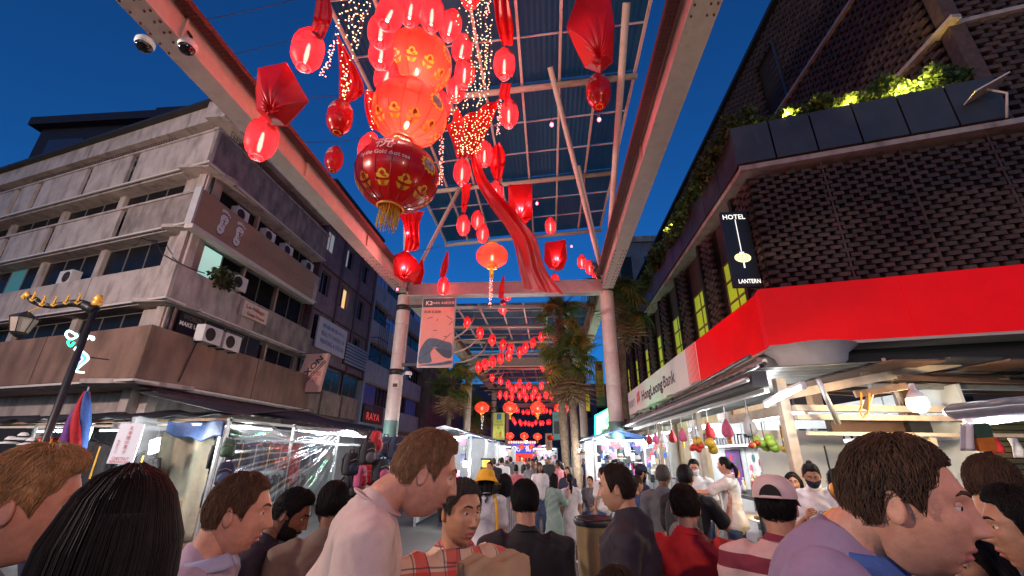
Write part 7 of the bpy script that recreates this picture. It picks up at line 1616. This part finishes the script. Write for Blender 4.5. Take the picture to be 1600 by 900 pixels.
    if style != 'none':
        hair_geo(style, T, xf, fem, max(0, g - 1) * 2, {0: 64, 1: 40, 2: 24}[lod], hairlen, quiff, {0: 1750, 1: 200, 2: 0}[lod] if locks is None else locks, hash(key) % 97 if False else len(PEOPLE) * 7 + 1).build('hair', HR[hair], root, True, world=False)
    # clothes
    b = MB(); ease = .022 * loose
    if top in ('tee', 'shirt'):
        torso(b, .010 * loose, .49, ease, .845)
        for s_ in (-1, 1):
            q = sh[s_].lerp(el[s_], min(1, sleeve * 1.5)) if sleeve < .67 else None
            if q: rtube(b, [sh[s_] - Vector((s_ * .035 * h, 0, -.004)), sh[s_], sh[s_].lerp(q, .5), q], [.050 * h, .045 * h * (.6 + .4 * g), .044 * h * (.7 + .3 * g), .047 * h * (.75 + .25 * g)], 14)
            else: rtube(b, [sh[s_] - Vector((s_ * .035 * h, 0, -.004)), sh[s_], el[s_], el[s_].lerp(wr[s_], (sleeve - .67) / .33)], [.048 * h, .042 * h, .034 * h, .027 * h], 14)
    elif top == 'dress':
        torso(b, .010, .58, .0, .84)
        rtube(b, [bend((0, 0, .62 * h)), Vector((0, 0, .50 * h)), Vector((0, 0, .38 * h)), Vector((0, 0, .27 * h))], [(.082 * h, .062 * h), (.115 * h, .088 * h), (.125 * h, .10 * h), (.135 * h, .11 * h)], 24, (0, -1, 0))
        for s_ in (-1, 1):
            q = sh[s_].lerp(el[s_], .8) if sleeve < .67 else el[s_]; rtube(b, [sh[s_] - Vector((s_ * .03 * h, 0, 0)), sh[s_], q], [.046 * h, .040 * h, .040 * h], 12)
            if sleeve >= .67: rtube(b, [el[s_], el[s_].lerp(wr[s_], .55)], [.034 * h, .031 * h], 12)
    so = link('shirt' if top != 'dress' else 'dress', bpy.data.meshes.new('shirt'), root); JOBS.append((so, b, vx, 3, None, [tm], .012 if lod < 2 else .006))
    if top == 'tee' and not collar and lod < 2:
        nb_ = MB(); nb_.tube([bend((math.sin(a) * .0405 * h * (.86 if fem else 1), math.cos(a) * .0425 * h - .004 * h, .8455 * h - .010 * h * math.cos(a))) for a in np.linspace(0, 2 * math.pi, 25)], [(.007, .004)] * 25, 6, False); nb_.build('neckband', tm, root, True, world=False)
    if top == 'shirt' or collar:
        cb = MB(); cm_ = collar or tm
        for s_ in (-1, 1):
            def cf(u, v): a = -.15 + u * 2.9; r_ = .043 * h; c = bend((s_ * math.sin(a) * r_, math.cos(a) * r_ * .95 - .002 * h, .835 * h + .012 * math.cos(a))); o_ = Vector((s_ * math.sin(a), math.cos(a) * .9, 0)); return c + o_ * (.004 + .026 * v) + Vector((0, 0, .022 - .030 * v - .012 * v * max(0, math.cos(a))))
            cb.sheet(cf, 16, 4, .004)
        cb.build('collar', cm_, root, True, world=False)
    if bot in ('trousers', 'shorts'):
        b = MB(); rtube(b, [Vector((0, 0, .545 * h)) + Z, Vector((0, 0, .49 * h)) + Z], [(.100 * h * g + .008, .074 * h * g + .008), (.098 * h * g + .006, .074 * h * g + .006)], 20, (0, -1, 0))
        for s_ in (-1, 1):
            if bot == 'trousers': rtube(b, [hipJ[s_] + Z, knee[s_] + Z, ank[s_] + Z + Vector((0, 0, -.01 * h))], [.060 * h * legw, .044 * h, .034 * h], 14)
            else: rtube(b, [hipJ[s_] + Z, knee[s_] + Z], [.064 * h * legw, .056 * h], 14)
        so = link(bot, bpy.data.meshes.new(bot), root); JOBS.append((so, b, {0: .026, 1: .026, 2: .034}[lod], 2, None, [bm or CL['denim']], .006))
    elif bot == 'skirt':
        b = MB(); rtube(b, [Vector((0, 0, .60 * h)), Vector((0, 0, .50 * h)), Vector((0, 0, .30 * h)), Vector((0, 0, .12 * h))], [(.090 * h, .068 * h), (.112 * h, .085 * h), (.13 * h, .11 * h), (.14 * h, .12 * h)], 22, (0, -1, 0)); so = link('skirt', bpy.data.meshes.new('skirt'), root); JOBS.append((so, b, vx * 1.3, 3, None, [bm], .012))
    for s_ in (-1, 1):
        a = ank[s_] + Z; b = MB(); rtube(b, [a + Vector((0, -.022 * h, -.028 * h)), a + Vector((0, .02 * h, -.024 * h)), a + Vector((s_ * .004, .075 * h, -.034 * h)), a + Vector((s_ * .006, .105 * h, -.036 * h))], [(.024 * h, .018 * h), (.025 * h, .020 * h), (.028 * h, .013 * h), (.022 * h, .009 * h)], 12, (0, 0, 1)); b.build('shoe', CL[shoes] if shoes in CL else SK[skin], root, True, world=False)
    PEOPLE[key] = dict(o=root, xf=xf, h=h, sh=sh, el=el, wr=wr, bend=bend, hk=hk)
    return root
def cap_on(key, m, label=None, brim_dir=0., kind='cap', s_=1.):
    q = PEOPLE[key]; xf, o = q['xf'], q['o']
    if kind == 'cap':
        b = MB(); nu, nv = 40, 12; V, F = [], []
        for i in range(nv + 1):
            for j in range(nu): lo = 2 * math.pi * j / nu; la = .33 + (math.pi / 2 - .33) * i / nv; V.append(xf @ head_pt(lo, la, False, .2, (.016 + .012 * math.sin(math.pi * i / nv)) * s_))
        for i in range(nv):
            for j in range(nu):
                F.append((i * nu + j, i * nu + (j + 1) % nu, (i + 1) * nu + (j + 1) % nu, (i + 1) * nu + j))
        b.add(V, F); co = b.build('cap', m, o, True, world=False)
        b = MB(); b.sheet(lambda u, v: xf @ (head_pt((u - .5) * 2.2, .33, False, .2, .016 * s_) + Vector((math.sin((u - .5) * 2.2) * .3, math.cos((u - .5) * 2.2), 0)) * .075 * v * math.cos((u - .5) * 2.0) - Vector((0, 0, .022 * v + .02 * abs(u - .5) * v))), 20, 5, .003); b.build('peak', m, co, True, world=False)
        b = MB(); vs = [xf @ head_pt(math.pi + .40 * math.cos(a), .36 + .36 * max(0, math.sin(a)), False, .2, .028 * s_ + .004) for a in np.linspace(0, math.pi, 15)]; b.add(vs, [tuple(range(15))]); b.build('strap_opening', HR['black'], co, world=False)
        b = MB(); b.tube([xf @ head_pt(math.pi + (t - .5) * .9, .34, False, .2, .026 * s_) for t in np.linspace(0, 1, 7)], .007, 5); b.build('strap', m, co, True, world=False)
    else:
        b = MB(); V, F = [], []; nu = 44; prof = [(.20, .02, 1.), (.17, .10, 1.), (.118, .56, .0), (.114, .62, 0), (.112, .8, 0), (.100, 1.0, 0), (.07, 1.12, 0), (.0, 1.15, 0)]
        for r_, zz, fl in prof:
            for j in range(nu): a = 2 * math.pi * j / nu; V.append(xf @ Vector((math.sin(a) * r_ * .95, math.cos(a) * r_ * 1.05 - .005, -.035 + zz * .15 + .012 * fl * math.sin(a * 2 + 1))))
        for i in range(len(prof) - 1):
            for j in range(nu): F.append((i * nu + j, i * nu + (j + 1) % nu, (i + 1) * nu + (j + 1) % nu, (i + 1) * nu + j))
        b.add(V, F); b.build('bucket_hat', m, o, True, world=False)
def on_back(key, m, m2):
    q = PEOPLE[key]; o, h, bd = q['o'], q['h'], q['bend']; c = bd((0, -.13 * h, .70 * h))
    bp = backpack_mesh(0); bp.v = [tuple(c + Vector((p[0] * 1.05, p[1] * 1.1, p[2] * 1.05))) for p in bp.v]; bo = bp.build('backpack', m, o, True, world=False)
    b = MB(); b.ball(c + Vector((0, -.11, -.08)), (.12, .05, .12), 14, 10); b.build('pocket', m2, bo, True, world=False)
    for s_ in (-1, 1): MB().tube([c + Vector((s_ * .09, .06, .2)), bd((s_ * .075 * h, -.02 * h, .842 * h)), bd((s_ * .085 * h, .065 * h, .80 * h)), bd((s_ * .09 * h, .075 * h, .72 * h)), c + Vector((s_ * .16, .1, -.15))], [.022] * 5, 6).build('strap', CL['black'], bo, True, world=False)
def sling(key, pts, m, name='bag_strap', r=(.016, .004)):
    q = PEOPLE[key]; h, bd = q['h'], q['bend']; P = smooth_path([bd((x * h, y * h, z * h)) for x, y, z in pts], 24); b = MB(); b.tube(P, [r] * 25, 6, True, (0, 1, 0)); return b.build(name, m, q['o'], True, world=False)
def bun(key, off=(0, -.11, .05), r=.04, hair='black', tail=0.):
    q = PEOPLE[key]; xf = q['xf']; b = MB(); e = MB().ball((0, 0, 0), (r, r, r * .9), 14, 10); b.add([xf @ (Vector(off) + Vector(p)) for p in e.v], e.f)
    if tail: b.tube([xf @ (Vector(off) + Vector((0, -.01 - .03 * math.sin(t * 3), -tail * t))) for t in np.linspace(0, 1, 7)], [.025, .032, .034, .032, .028, .02, .006], 9)
    b.build('hair_bun' if not tail else 'ponytail', HR[hair], q['o'], True, world=False)
cm = lambda n, c, **k: mat('wear_' + n, c, .8, var=.14, scale=10, bump=.15, bscale=220, **k)
w_lav = cm('lavender', (.40, .30, .38)); w_lavblue = cm('pale_blue', (.36, .38, .55)); w_pinkw = cm('pinkish_white', (.62, .48, .43)); w_taupe = cm('taupe', (.17, .115, .08)); w_ink = cm('inky', (.018, .014, .022)); w_blk = cm('black', (.009, .009, .010)); w_red = cm('scarlet', (.52, .018, .018))
w_plum = cm('plum_grey', (.25, .19, .30)); w_white = cm('white', (.62, .60, .58)); w_grey = cm('slate', (.10, .10, .105)); w_green = cm('sage_floral', (.20, .30, .25), stain=(.35, .10, .10), stain_amt=.05, streak=(14, 14, 14)); w_flor = cm('white_floral', (.62, .58, .58), stain=(.45, .16, .2), stain_amt=.05, streak=(16, 16, 16)); w_den = cm('denim_shirt', (.035, .07, .16)); w_pink = cm('rose', (.52, .16, .18)); w_navy = cm('navy', (.014, .017, .045))
w_stripe = cm('maroon_stripe', (.50, .33, .31), stripes=[(2, .125, (.16, .012, .03), .5)])
w_plaid = cm('red_plaid', (.64, .50, .34), stripes=[(0, .115, (.55, .02, .02), .45), (2, .115, (.55, .03, .02), .42), (0, .0575, (.05, .05, .12), .09), (2, .0575, (.05, .05, .12), .09)])
w_str2 = cm('grey_pinstripe', (.40, .40, .42), stripes=[(0, .03, (.20, .20, .24), .4)])
DOWN = ((.10, .06, -1.), (.05, .5, -1.))
person('a', 'blond person in dark navy passing at the left picture edge', 66, 703, 1.08, -1.75, 'f', 'fair', 'blond', T=.022, quiff=.9, tm=w_navy, lod=0, hp=.12, neck=.4, H=1.88, build=.95)
person('b', 'person with long black hair seen from behind, close at the left', 212, 727, .92, .15, 'f', 'tan', 'black', T=.030, hairlen=.34, tm=w_blk, lod=0, build=1.0, sleeve=.9)
person('c', 'smiling youth in pale lavender collared shirt looking right', 384, 737, 1.52, -1.78, 'm', 'fair', 'brown', T=.008, top='shirt', tm=w_lav, collar=w_lavblue, lod=0, hp=.10, neck=.3, H=1.80, build=.92)
person('d', 'bearded man in dark tee looking down', 463, 752, 2.30, -1.95, 'm', 'brown', 'black', T=.018, quiff=.8, tm=w_ink, lod=0, hp=.42, beard=True, build=1.02, arms=(DOWN, DOWN))
person('e', 'man in taupe tee seen from behind at the bag stall', 526, 746, 2.32, .0, 'm', 'brown', 'black', T=.015, tm=w_taupe, lod=0, hp=.18, build=1.06, loose=1.4)
person('f', 'tall fair haired man in pinkish white tee striding right', 668, 658, 1.6, -1.5, 'm', 'fair', 'sandy', T=.016, quiff=.5, tm=w_pinkw, lod=0, hp=.20, build=.98, lean=.26, neck=.8, H=2.02, walk=.05)
person('g', 'man in red plaid shirt carrying a brown paper bag', 722, 741, 1.82, math.pi + .35, 'm', 'east', 'grey', T=.012, top='shirt', tm=w_plaid, lod=0, hp=.08, hy=.25, build=1.06, arms=(((.22, .42, -.9), (-.45, .8, .62)), ((.22, .42, -.9), (-.45, .8, .62))), curl=.6)
person('h', 'woman in yellow bucket hat and white tee at the trinket stall', 760, 731, 5.0, .1, 'f', 'tan', 'black', T=.012, hairlen=.26, tm=w_white, bot='skirt', bm=cm('olive_pleats', (.09, .10, .05)), lod=1, hp=.2, arms=(((.2, .3, -1.), (-.1, 1., .3)), HANG))
cap_on('h', CL['yellow'], kind='bucket'); sling('h', [(.06, -.075, .56), (.07, -.08, .66), (.06, -.06, .8), (.05, .0, .84), (.03, .07, .75)], CL['yellow'])
person('i', 'woman in grey pinstripe shirt behind the yellow hat', 789, 738, 5.25, .4, 'f', 'east', 'black', T=.012, hairlen=.30, top='shirt', tm=w_str2, lod=1, sleeve=.95, bm=w_grey)
person('j', 'man in plain black tee seen from behind, centre of the crowd', 820, 744, 2.5, .1, 'm', 'tan', 'black', T=.019, tm=w_blk, lod=0, hp=.22, build=1.0, loose=1.2)
person('k', 'woman in sage floral tunic raising food to her mouth', 866, 739, 8.0, -.8, 'f', 'tan', 'black', T=.012, hairlen=.34, top='dress', tm=w_green, lod=1, sleeve=.9, bm=cm('sage_trousers', (.16, .28, .24)), arms=(HANG, ((.25, .5, -.9), (-.3, .6, .9))), curl=.8)
person('l', 'woman in white floral knee length dress and flat sandals', 890, 739, 8.25, .15, 'f', 'tan', 'black', T=.012, top='dress', tm=w_flor, bot='none', lod=1, shoes='white'); bun('l', (0, -.095, .02), .03, tail=.34)
person('m', 'heavy man in black tee facing left beside the litter bin', 962, 720, 2.5, 1.42, 'm', 'east', 'dbrown', style='bald', T=.012, tm=w_ink, lod=0, hp=.10, build=1.16, loose=1.2)
person('n', 'woman with hair bun and glasses in a denim shirt', 994, 741, 5.9, -.95, 'f', 'tan', 'dbrown', T=.012, top='shirt', tm=w_den, lod=1); bun('n', (0, -.10, .05), .042, 'dbrown')
person('o', 'man in dark flat cap and navy shirt beyond the denim shirt', 1000, 724, 6.7, -1.0, 'm', 'tan', 'black', T=.01, tm=w_navy, lod=1, hp=.2, beard=True); cap_on('o', CL['navy'])
person('p', 'man in slate grey shirt ordering at the food stall', 1034, 724, 5.0, -.25, 'm', 'brown', 'grey', T=.014, top='shirt', tm=w_grey, lod=1, build=1.0)
person('q', 'man in black tee with a black backpack at the food stall', 1068, 724, 4.5, -.25, 'm', 'east', 'black', T=.018, tm=w_blk, lod=1, arms=(HANG, ((.4, .55, -.8), (.1, .6, .8)))); on_back('q', CL['black'], CL['grey'])
person('r', 'stout person in scarlet tee with black shoulder bag, seen from behind', 1066, 753, 2.55, .05, 'm', 'east', 'dbrown', T=.022, tm=w_red, lod=0, build=1.14, hp=.12, loose=1.5)
sling('r', [(-.10, -.02, .60), (-.112, -.06, .70), (-.10, -.055, .78), (-.085, .0, .832), (-.09, .07, .76), (-.11, .06, .62)], CL['black'], r=(.022, .005)); sling('r', [(.115, -.03, .56), (.118, -.062, .68), (.098, -.05, .79), (.088, .0, .832), (.09, .07, .74), (.11, .06, .60)], CL['black'], r=(.02, .005))
person('s', 'man in maroon striped tee and pale pink cap, seen from behind', 1204, 742, 2.05, -.15, 'm', 'tan', 'black', T=.008, tm=w_stripe, lod=0, build=1.08, loose=1.3, hp=.05); cap_on('s', cm('pale_pink_cap', (.60, .44, .41)), s_=1.2)
person('t', 'big man in plum grey shirt with blue lanyard passing close on the right', 1372, 660, 1.02, -1.62, 'm', 'fair', 'chest', T=.012, quiff=.3, tm=w_plum, collar=CL['blue'], lod=0, build=1.08, hp=.02, lean=.28, neck=.9, H=1.99, walk=.04)
None
person('u', 'long haired woman in black behind the big plum shirt', 1492, 800, 1.62, 2.6, 'f', 'tan', 'black', T=.016, hairlen=.36, tm=w_blk, lod=1, hp=.4)
person('v', 'brown haired man turned away under the dented awning', 1532, 702, 1.95, -.45, 'm', 'east', 'chest', T=.022, tm=w_grey, lod=0, hp=.3)
person('w', 'dark haired man facing left at the right picture edge', 1578, 752, 1.42, 1.85, 'm', 'tan', 'black', T=.018, quiff=.3, top='shirt', tm=cm('stone_grey', (.25, .20, .20)), collar=w_red, lod=0, hp=.05)
person('x', 'young woman in white printed tee inside the near stall', 1262, 716, 4.5, math.pi + .1, 'f', 'tan', 'black', T=.012, tm=w_white, lod=1, hp=.45, arms=(((.1, .3, -1.), (-.3, 1., .5)), ((.1, .3, -1.), (-.3, 1., .6)))); bun('x', (0, -.03, .12), .03)
person('y', 'woman in coral top behind the white printed tee', 1236, 736, 5.0, math.pi, 'f', 'tan', 'black', T=.016, tm=w_pink, lod=1, hairlen=.12)
person('z', 'server with ponytail reaching over the food counter', 1130, 712, 6.5, 1.3, 'f', 'fair', 'black', T=.012, tm=w_white, lod=1, arms=(((.3, .9, -.45), (.0, 1., .0)), DOWN)); bun('z', (0, -.105, .03), .025, tail=.2)
person('aa', 'server in white mask bending behind the food counter', 1082, 714, 6.9, math.pi, 'm', 'fair', 'black', T=.016, tm=w_white, lod=1, hp=.3)
person('ab', 'dark skinned person in orange beside the near stall post', 1306, 730, 3.4, .9, 'm', 'brown', 'black', T=.012, tm=cm('saffron', (.7, .28, .03)), lod=1)
person('ac', 'man in grey sitting on a stool beside the bin', 922, 748, 10.5, math.pi - .4, 'm', 'tan', 'black', T=.014, tm=w_grey, lod=1, sit=True, pos=None, H=1.70, arms=(((.1, .4, -1.), (-.1, 1., -.2)), ((.1, .4, -1.), (-.1, 1., -.2))))
person('ad', 'man in white tee standing behind the litter bin', 940, 729, 9.0, .7, 'm', 'tan', 'black', T=.014, tm=w_white, lod=1)
person('ae', 'person with dark hair just showing at the bottom edge', 962, 880, 1.25, .1, 'f', 'tan', 'dbrown', T=.020, tm=w_ink, lod=1, locks=1000)
person('af', 'stallholder in white sitting low inside the crossing stall', 128, 757, 5.6, 1.6, 'm', 'tan', 'black', T=.014, tm=w_white, lod=1, hp=.2)
crowd = [(784, 730, 14, .1, 'm', 'white', 'white shirt man walking away down the market', .0), (771, 735, 13, .2, 'm', 'blk', 'black shirt man walking away down the market', .0), (806, 737, 10.8, .0, 'f', 'pink', 'woman in rose top with tied hair walking away', .0), (818, 741, 11.6, .5, 'f', 'white', 'brown haired woman in white among the far crowd', .22), (832, 741, 12, 3.0, 'f', 'white', 'woman in white facing the camera in the far crowd', .2), (844, 743, 11, 3.3, 'f', 'white', 'long haired woman with dark bag facing the camera', .3),
         (798, 728, 17, .0, 'm', 'grey', 'tall man far down the walkway', .0), (827, 725, 18, .2, 'm', 'navy', 'dark haired man above the far crowd', .0), (872, 744, 12.5, 1.2, 'm', 'pink', 'man in rose shirt beside the sage tunic', .0), (792, 736, 19, .0, 'f', 'red', 'woman in red far down the walkway', .2), (812, 732, 21, 3.0, 'm', 'white', 'man in white far down the walkway', .0), (838, 733, 22, .1, 'm', 'blk', 'man in black far down the walkway', .0), (855, 735, 20, 3.2, 'f', 'den', 'woman in denim blue far down the walkway', .2), (900, 733, 16, .3, 'm', 'grey', 'man in grey by the right stalls', .0), (912, 736, 19, 2.9, 'm', 'navy', 'man in navy by the right stalls', .0), (745, 741, 15, -.4, 'f', 'blk', 'woman in black at the left white stall', .25), (848, 737, 26, 0., 'm', 'white', 'distant man in white at the end of the walkway', 0.), (822, 735, 27, 3., 'f', 'grey', 'distant woman in grey at the end of the walkway', .2)]
rs = random.Random(11); DESC = ('dark haired', 'brown haired', 'tall', 'short', 'slim', 'stocky'); TOPN = {'blk': 'black', 'navy': 'navy', 'grey': 'grey', 'den': 'denim blue', 'red': 'red', 'white': 'white', 'pink': 'rose'}
for i in range(22):
    D_ = 9.5 + i * .95; px = rs.uniform(772, 905) if i % 3 else rs.uniform(752, 782); mt_ = ('blk', 'navy', 'grey', 'den', 'blk', 'red', 'navy', 'pink', 'blk', 'white', 'grey')[i % 11]; sx_ = 'mf'[i % 2]
    crowd.append((px, 722, D_, rs.choice((0., .3, -.4, 3., 2.8, 1.4)), sx_, mt_, '%s %s in %s, %s from the front in the packed walkway' % (DESC[i % 6], 'man' if sx_ == 'm' else 'woman', TOPN[mt_], ('ORD[0]', ) and (ORD + ['seventeenth', 'eighteenth', 'nineteenth', 'twentieth', 'twenty-first', 'twenty-second'])[i]), .22 if sx_ == 'f' else 0.))
for i, (px, py, D_, rz_, sx_, mt_, la, hl) in enumerate(crowd): person('cr%d' % i, la, px, py, D_, rz_, sx_, ('tan', 'east', 'brown')[i % 3], ('black', 'dbrown')[i % 2], T=.014, hairlen=hl, tm={'white': w_white, 'blk': w_blk, 'pink': w_pink, 'grey': w_grey, 'navy': w_navy, 'red': w_red, 'den': w_den}[mt_], lod=2, group='crowd down the market walkway', walk=.03, H=(1.62 if sx_ == 'f' else 1.72) - .015 * (i % 5))
# run all the voxel fusions in one pass
tmp = []
for tgt, b, vx, it, ex, mats, wr_ in JOBS:
    me = b.mesh('fuse', mats[0]); o = bpy.data.objects.new('fuse', me); COL.objects.link(o)
    r = o.modifiers.new('r', 'REMESH'); r.mode = 'VOXEL'; r.voxel_size = vx; r.use_smooth_shade = True; r.adaptivity = 0
    s_ = o.modifiers.new('s', 'SMOOTH'); s_.factor = .5; s_.iterations = it + 2; tmp.append(o)
dg = bpy.context.evaluated_depsgraph_get()
for (tgt, b, vx, it, ex, mats, wr_), o in zip(JOBS, tmp):
    ev = o.evaluated_get(dg).data; nvt = len(ev.vertices); co = np.empty(nvt * 3, np.float32); ev.vertices.foreach_get('co', co); co = co.reshape(-1, 3).astype(float)
    npol = len(ev.polygons); lt_ = np.empty(npol, np.int32); ev.polygons.foreach_get('loop_total', lt_); li = np.empty(len(ev.loops), np.int32); ev.loops.foreach_get('vertex_index', li)
    if wr_:                                      # cloth folds
        no = np.empty(nvt * 3, np.float32); ev.vertices.foreach_get('normal', no); no = no.reshape(-1, 3); x, y, z = co.T; ph = (len(tgt.name) * 1.7 + co[0, 0] * 50 + tgt.as_pointer() % 7 * 0) 
        w1 = np.sin(9 * x + 4 * np.sin(5 * z + ph) + 3 * y); w2 = np.sin(26 * z + 9 * x + 5 * np.sin(7 * y + ph) + 4 * w1); w3 = np.sin(38 * x - 14 * z + 6 * np.sin(9 * z + ph)); w4 = np.sin(60 * (x + y) + 25 * z + 3 * w2)
        r1 = 1 - 2 * np.abs(np.sin(7 * x + 2.2 * np.sin(3.1 * z + ph) + 5 * y + 1.5 * np.sin(11 * z))) ** .7; r2 = 1 - 2 * np.abs(np.sin(11 * z + 6 * x * np.sign(x + .01) + 2.5 * np.sin(5 * y + ph))) ** .6
        co += no * (wr_ * (.30 * w1 + .22 * w2 * (np.abs(w1)) + .25 * w3 + .10 * w4 + .42 * r1 + .30 * r2))[:, None]
    faces = np.split(li, np.cumsum(lt_)[:-1]) if npol else []
    V = [tuple(v) for v in co]; F = [tuple(int(i) for i in f) for f in faces]; MI = [0] * len(F)
    if ex: n0 = len(V); V += ex.v; F += [tuple(i + n0 for i in f) for f in ex.f]; MI += ex.m
    me = bpy.data.meshes.new(tgt.name); me.from_pydata(V, [], F)
    for m in mats: me.materials.append(m)
    if any(MI): me.polygons.foreach_set('material_index', MI)
    me.polygons.foreach_set('use_smooth', [True] * len(F)); me.update(); old = tgt.data; tgt.data = me; bpy.data.meshes.remove(old)
for o in tmp: me = o.data; bpy.data.objects.remove(o); bpy.data.meshes.remove(me)
# things carried
q = PEOPLE['g']; W_ = wm(q['o']); hw = (W_ @ q['wr'][-1] + W_ @ q['wr'][1]) / 2; fwd = (W_.to_3x3() @ Vector((0, 1, 0))).normalized(); rt = (W_.to_3x3() @ Vector((1, 0, 0))).normalized()
pb = thing('paper_bag', 'brown paper bag held by the man in plaid', 'bag', hw + fwd * .10 + Vector((0, 0, -.18)))
c = hw + fwd * .09 + Vector((0, 0, .07)); b = MB()
def bagf(s_): return lambda u, v: c + rt * (u - .5) * .24 * (1 - .05 * v) + fwd * (s_ * .055 * (1 - .35 * v) + .008 * math.sin(u * 7 + v * 9) * (.3 + v)) + Vector((0, 0, -.17 + .34 * v + .012 * math.sin(u * 11) * v))
m_kraft = mat('kraft_paper', (.42, .27, .14), .8, var=.18, scale=9, bump=.4, bscale=16)
b.sheet(bagf(-1), 12, 14, .003); b.sheet(bagf(1), 12, 14, .003)
for e in (0., 1.): b.sheet(lambda u, v: bagf(-1)(e, v).lerp(bagf(1)(e, v), u) + rt * (-.012 if e else .012) * math.sin(u * math.pi), 4, 10, .003)
b.build('bag', m_kraft, pb, True); MB().obox(c + Vector((0, 0, -.168)), rt * .12, fwd * .054, (0, 0, .004)).build('base', m_kraft, pb)
st = thing('stool', 'plastic stool under the seated man in grey', 'stool', (0, 0, 0)); so = PEOPLE['ac']['o'].location; st.location = (so.x, so.y, 0)
MB().lathe([(.0, .45), (.17, .45), (.18, .43), (.16, .41)], 16, (so.x, so.y, 0)).build('seat', CL['red'], st, True)
for i in range(4): a = i * math.pi / 2 + .78; MB().tube([(so.x + .12 * math.cos(a), so.y + .12 * math.sin(a), .42), (so.x + .17 * math.cos(a), so.y + .17 * math.sin(a), 0)], .018, 6).build('leg', CL['red'], st)
q = PEOPLE['x']; W_ = wm(q['o']); text('BLOC', W_ @ Vector((0, .135 * q['h'] / 1.6, .73 * q['h'])), W_.to_3x3() @ Vector((-1, 0, 0)), (0, 0, 1), .05, w_navy, q['o'], 'shirt_print')
for k_ in ('aa', 'x'):                           # face masks
    q = PEOPLE[k_]; b = MB(); b.sheet(lambda u, v: q['xf'] @ head_pt((u - .5) * 1.9, -.75 + .72 * v, True, 0, .009 + .004 * math.cos((u - .5) * 3)), 16, 8, .002); b.build('face_mask', m_white if k_ == 'aa' else w_navy, q['o'], True, world=False)
q = PEOPLE['n']; b = MB()
for s_ in (-1, 1): c = head_pt(s_ * .335, .08, True, 0, .012); b.tube([q['xf'] @ (c + Vector((.02 * math.cos(t), .004, .016 * math.sin(t)))) for t in np.linspace(0, 6.283, 15)], .0018, 4, False); b.tube([q['xf'] @ (c + Vector((s_ * .02, 0, 0))), q['xf'] @ Vector((s_ * .082, 0, .01))], .0018, 4)
b.build('glasses', m_black, q['o'], world=False)
print('HEIGHTS', {k: round(v['h'], 2) for k, v in PEOPLE.items()}, 'TRIS', sum(len(p.vertices) - 2 for me in bpy.data.meshes if me.users for p in me.polygons))
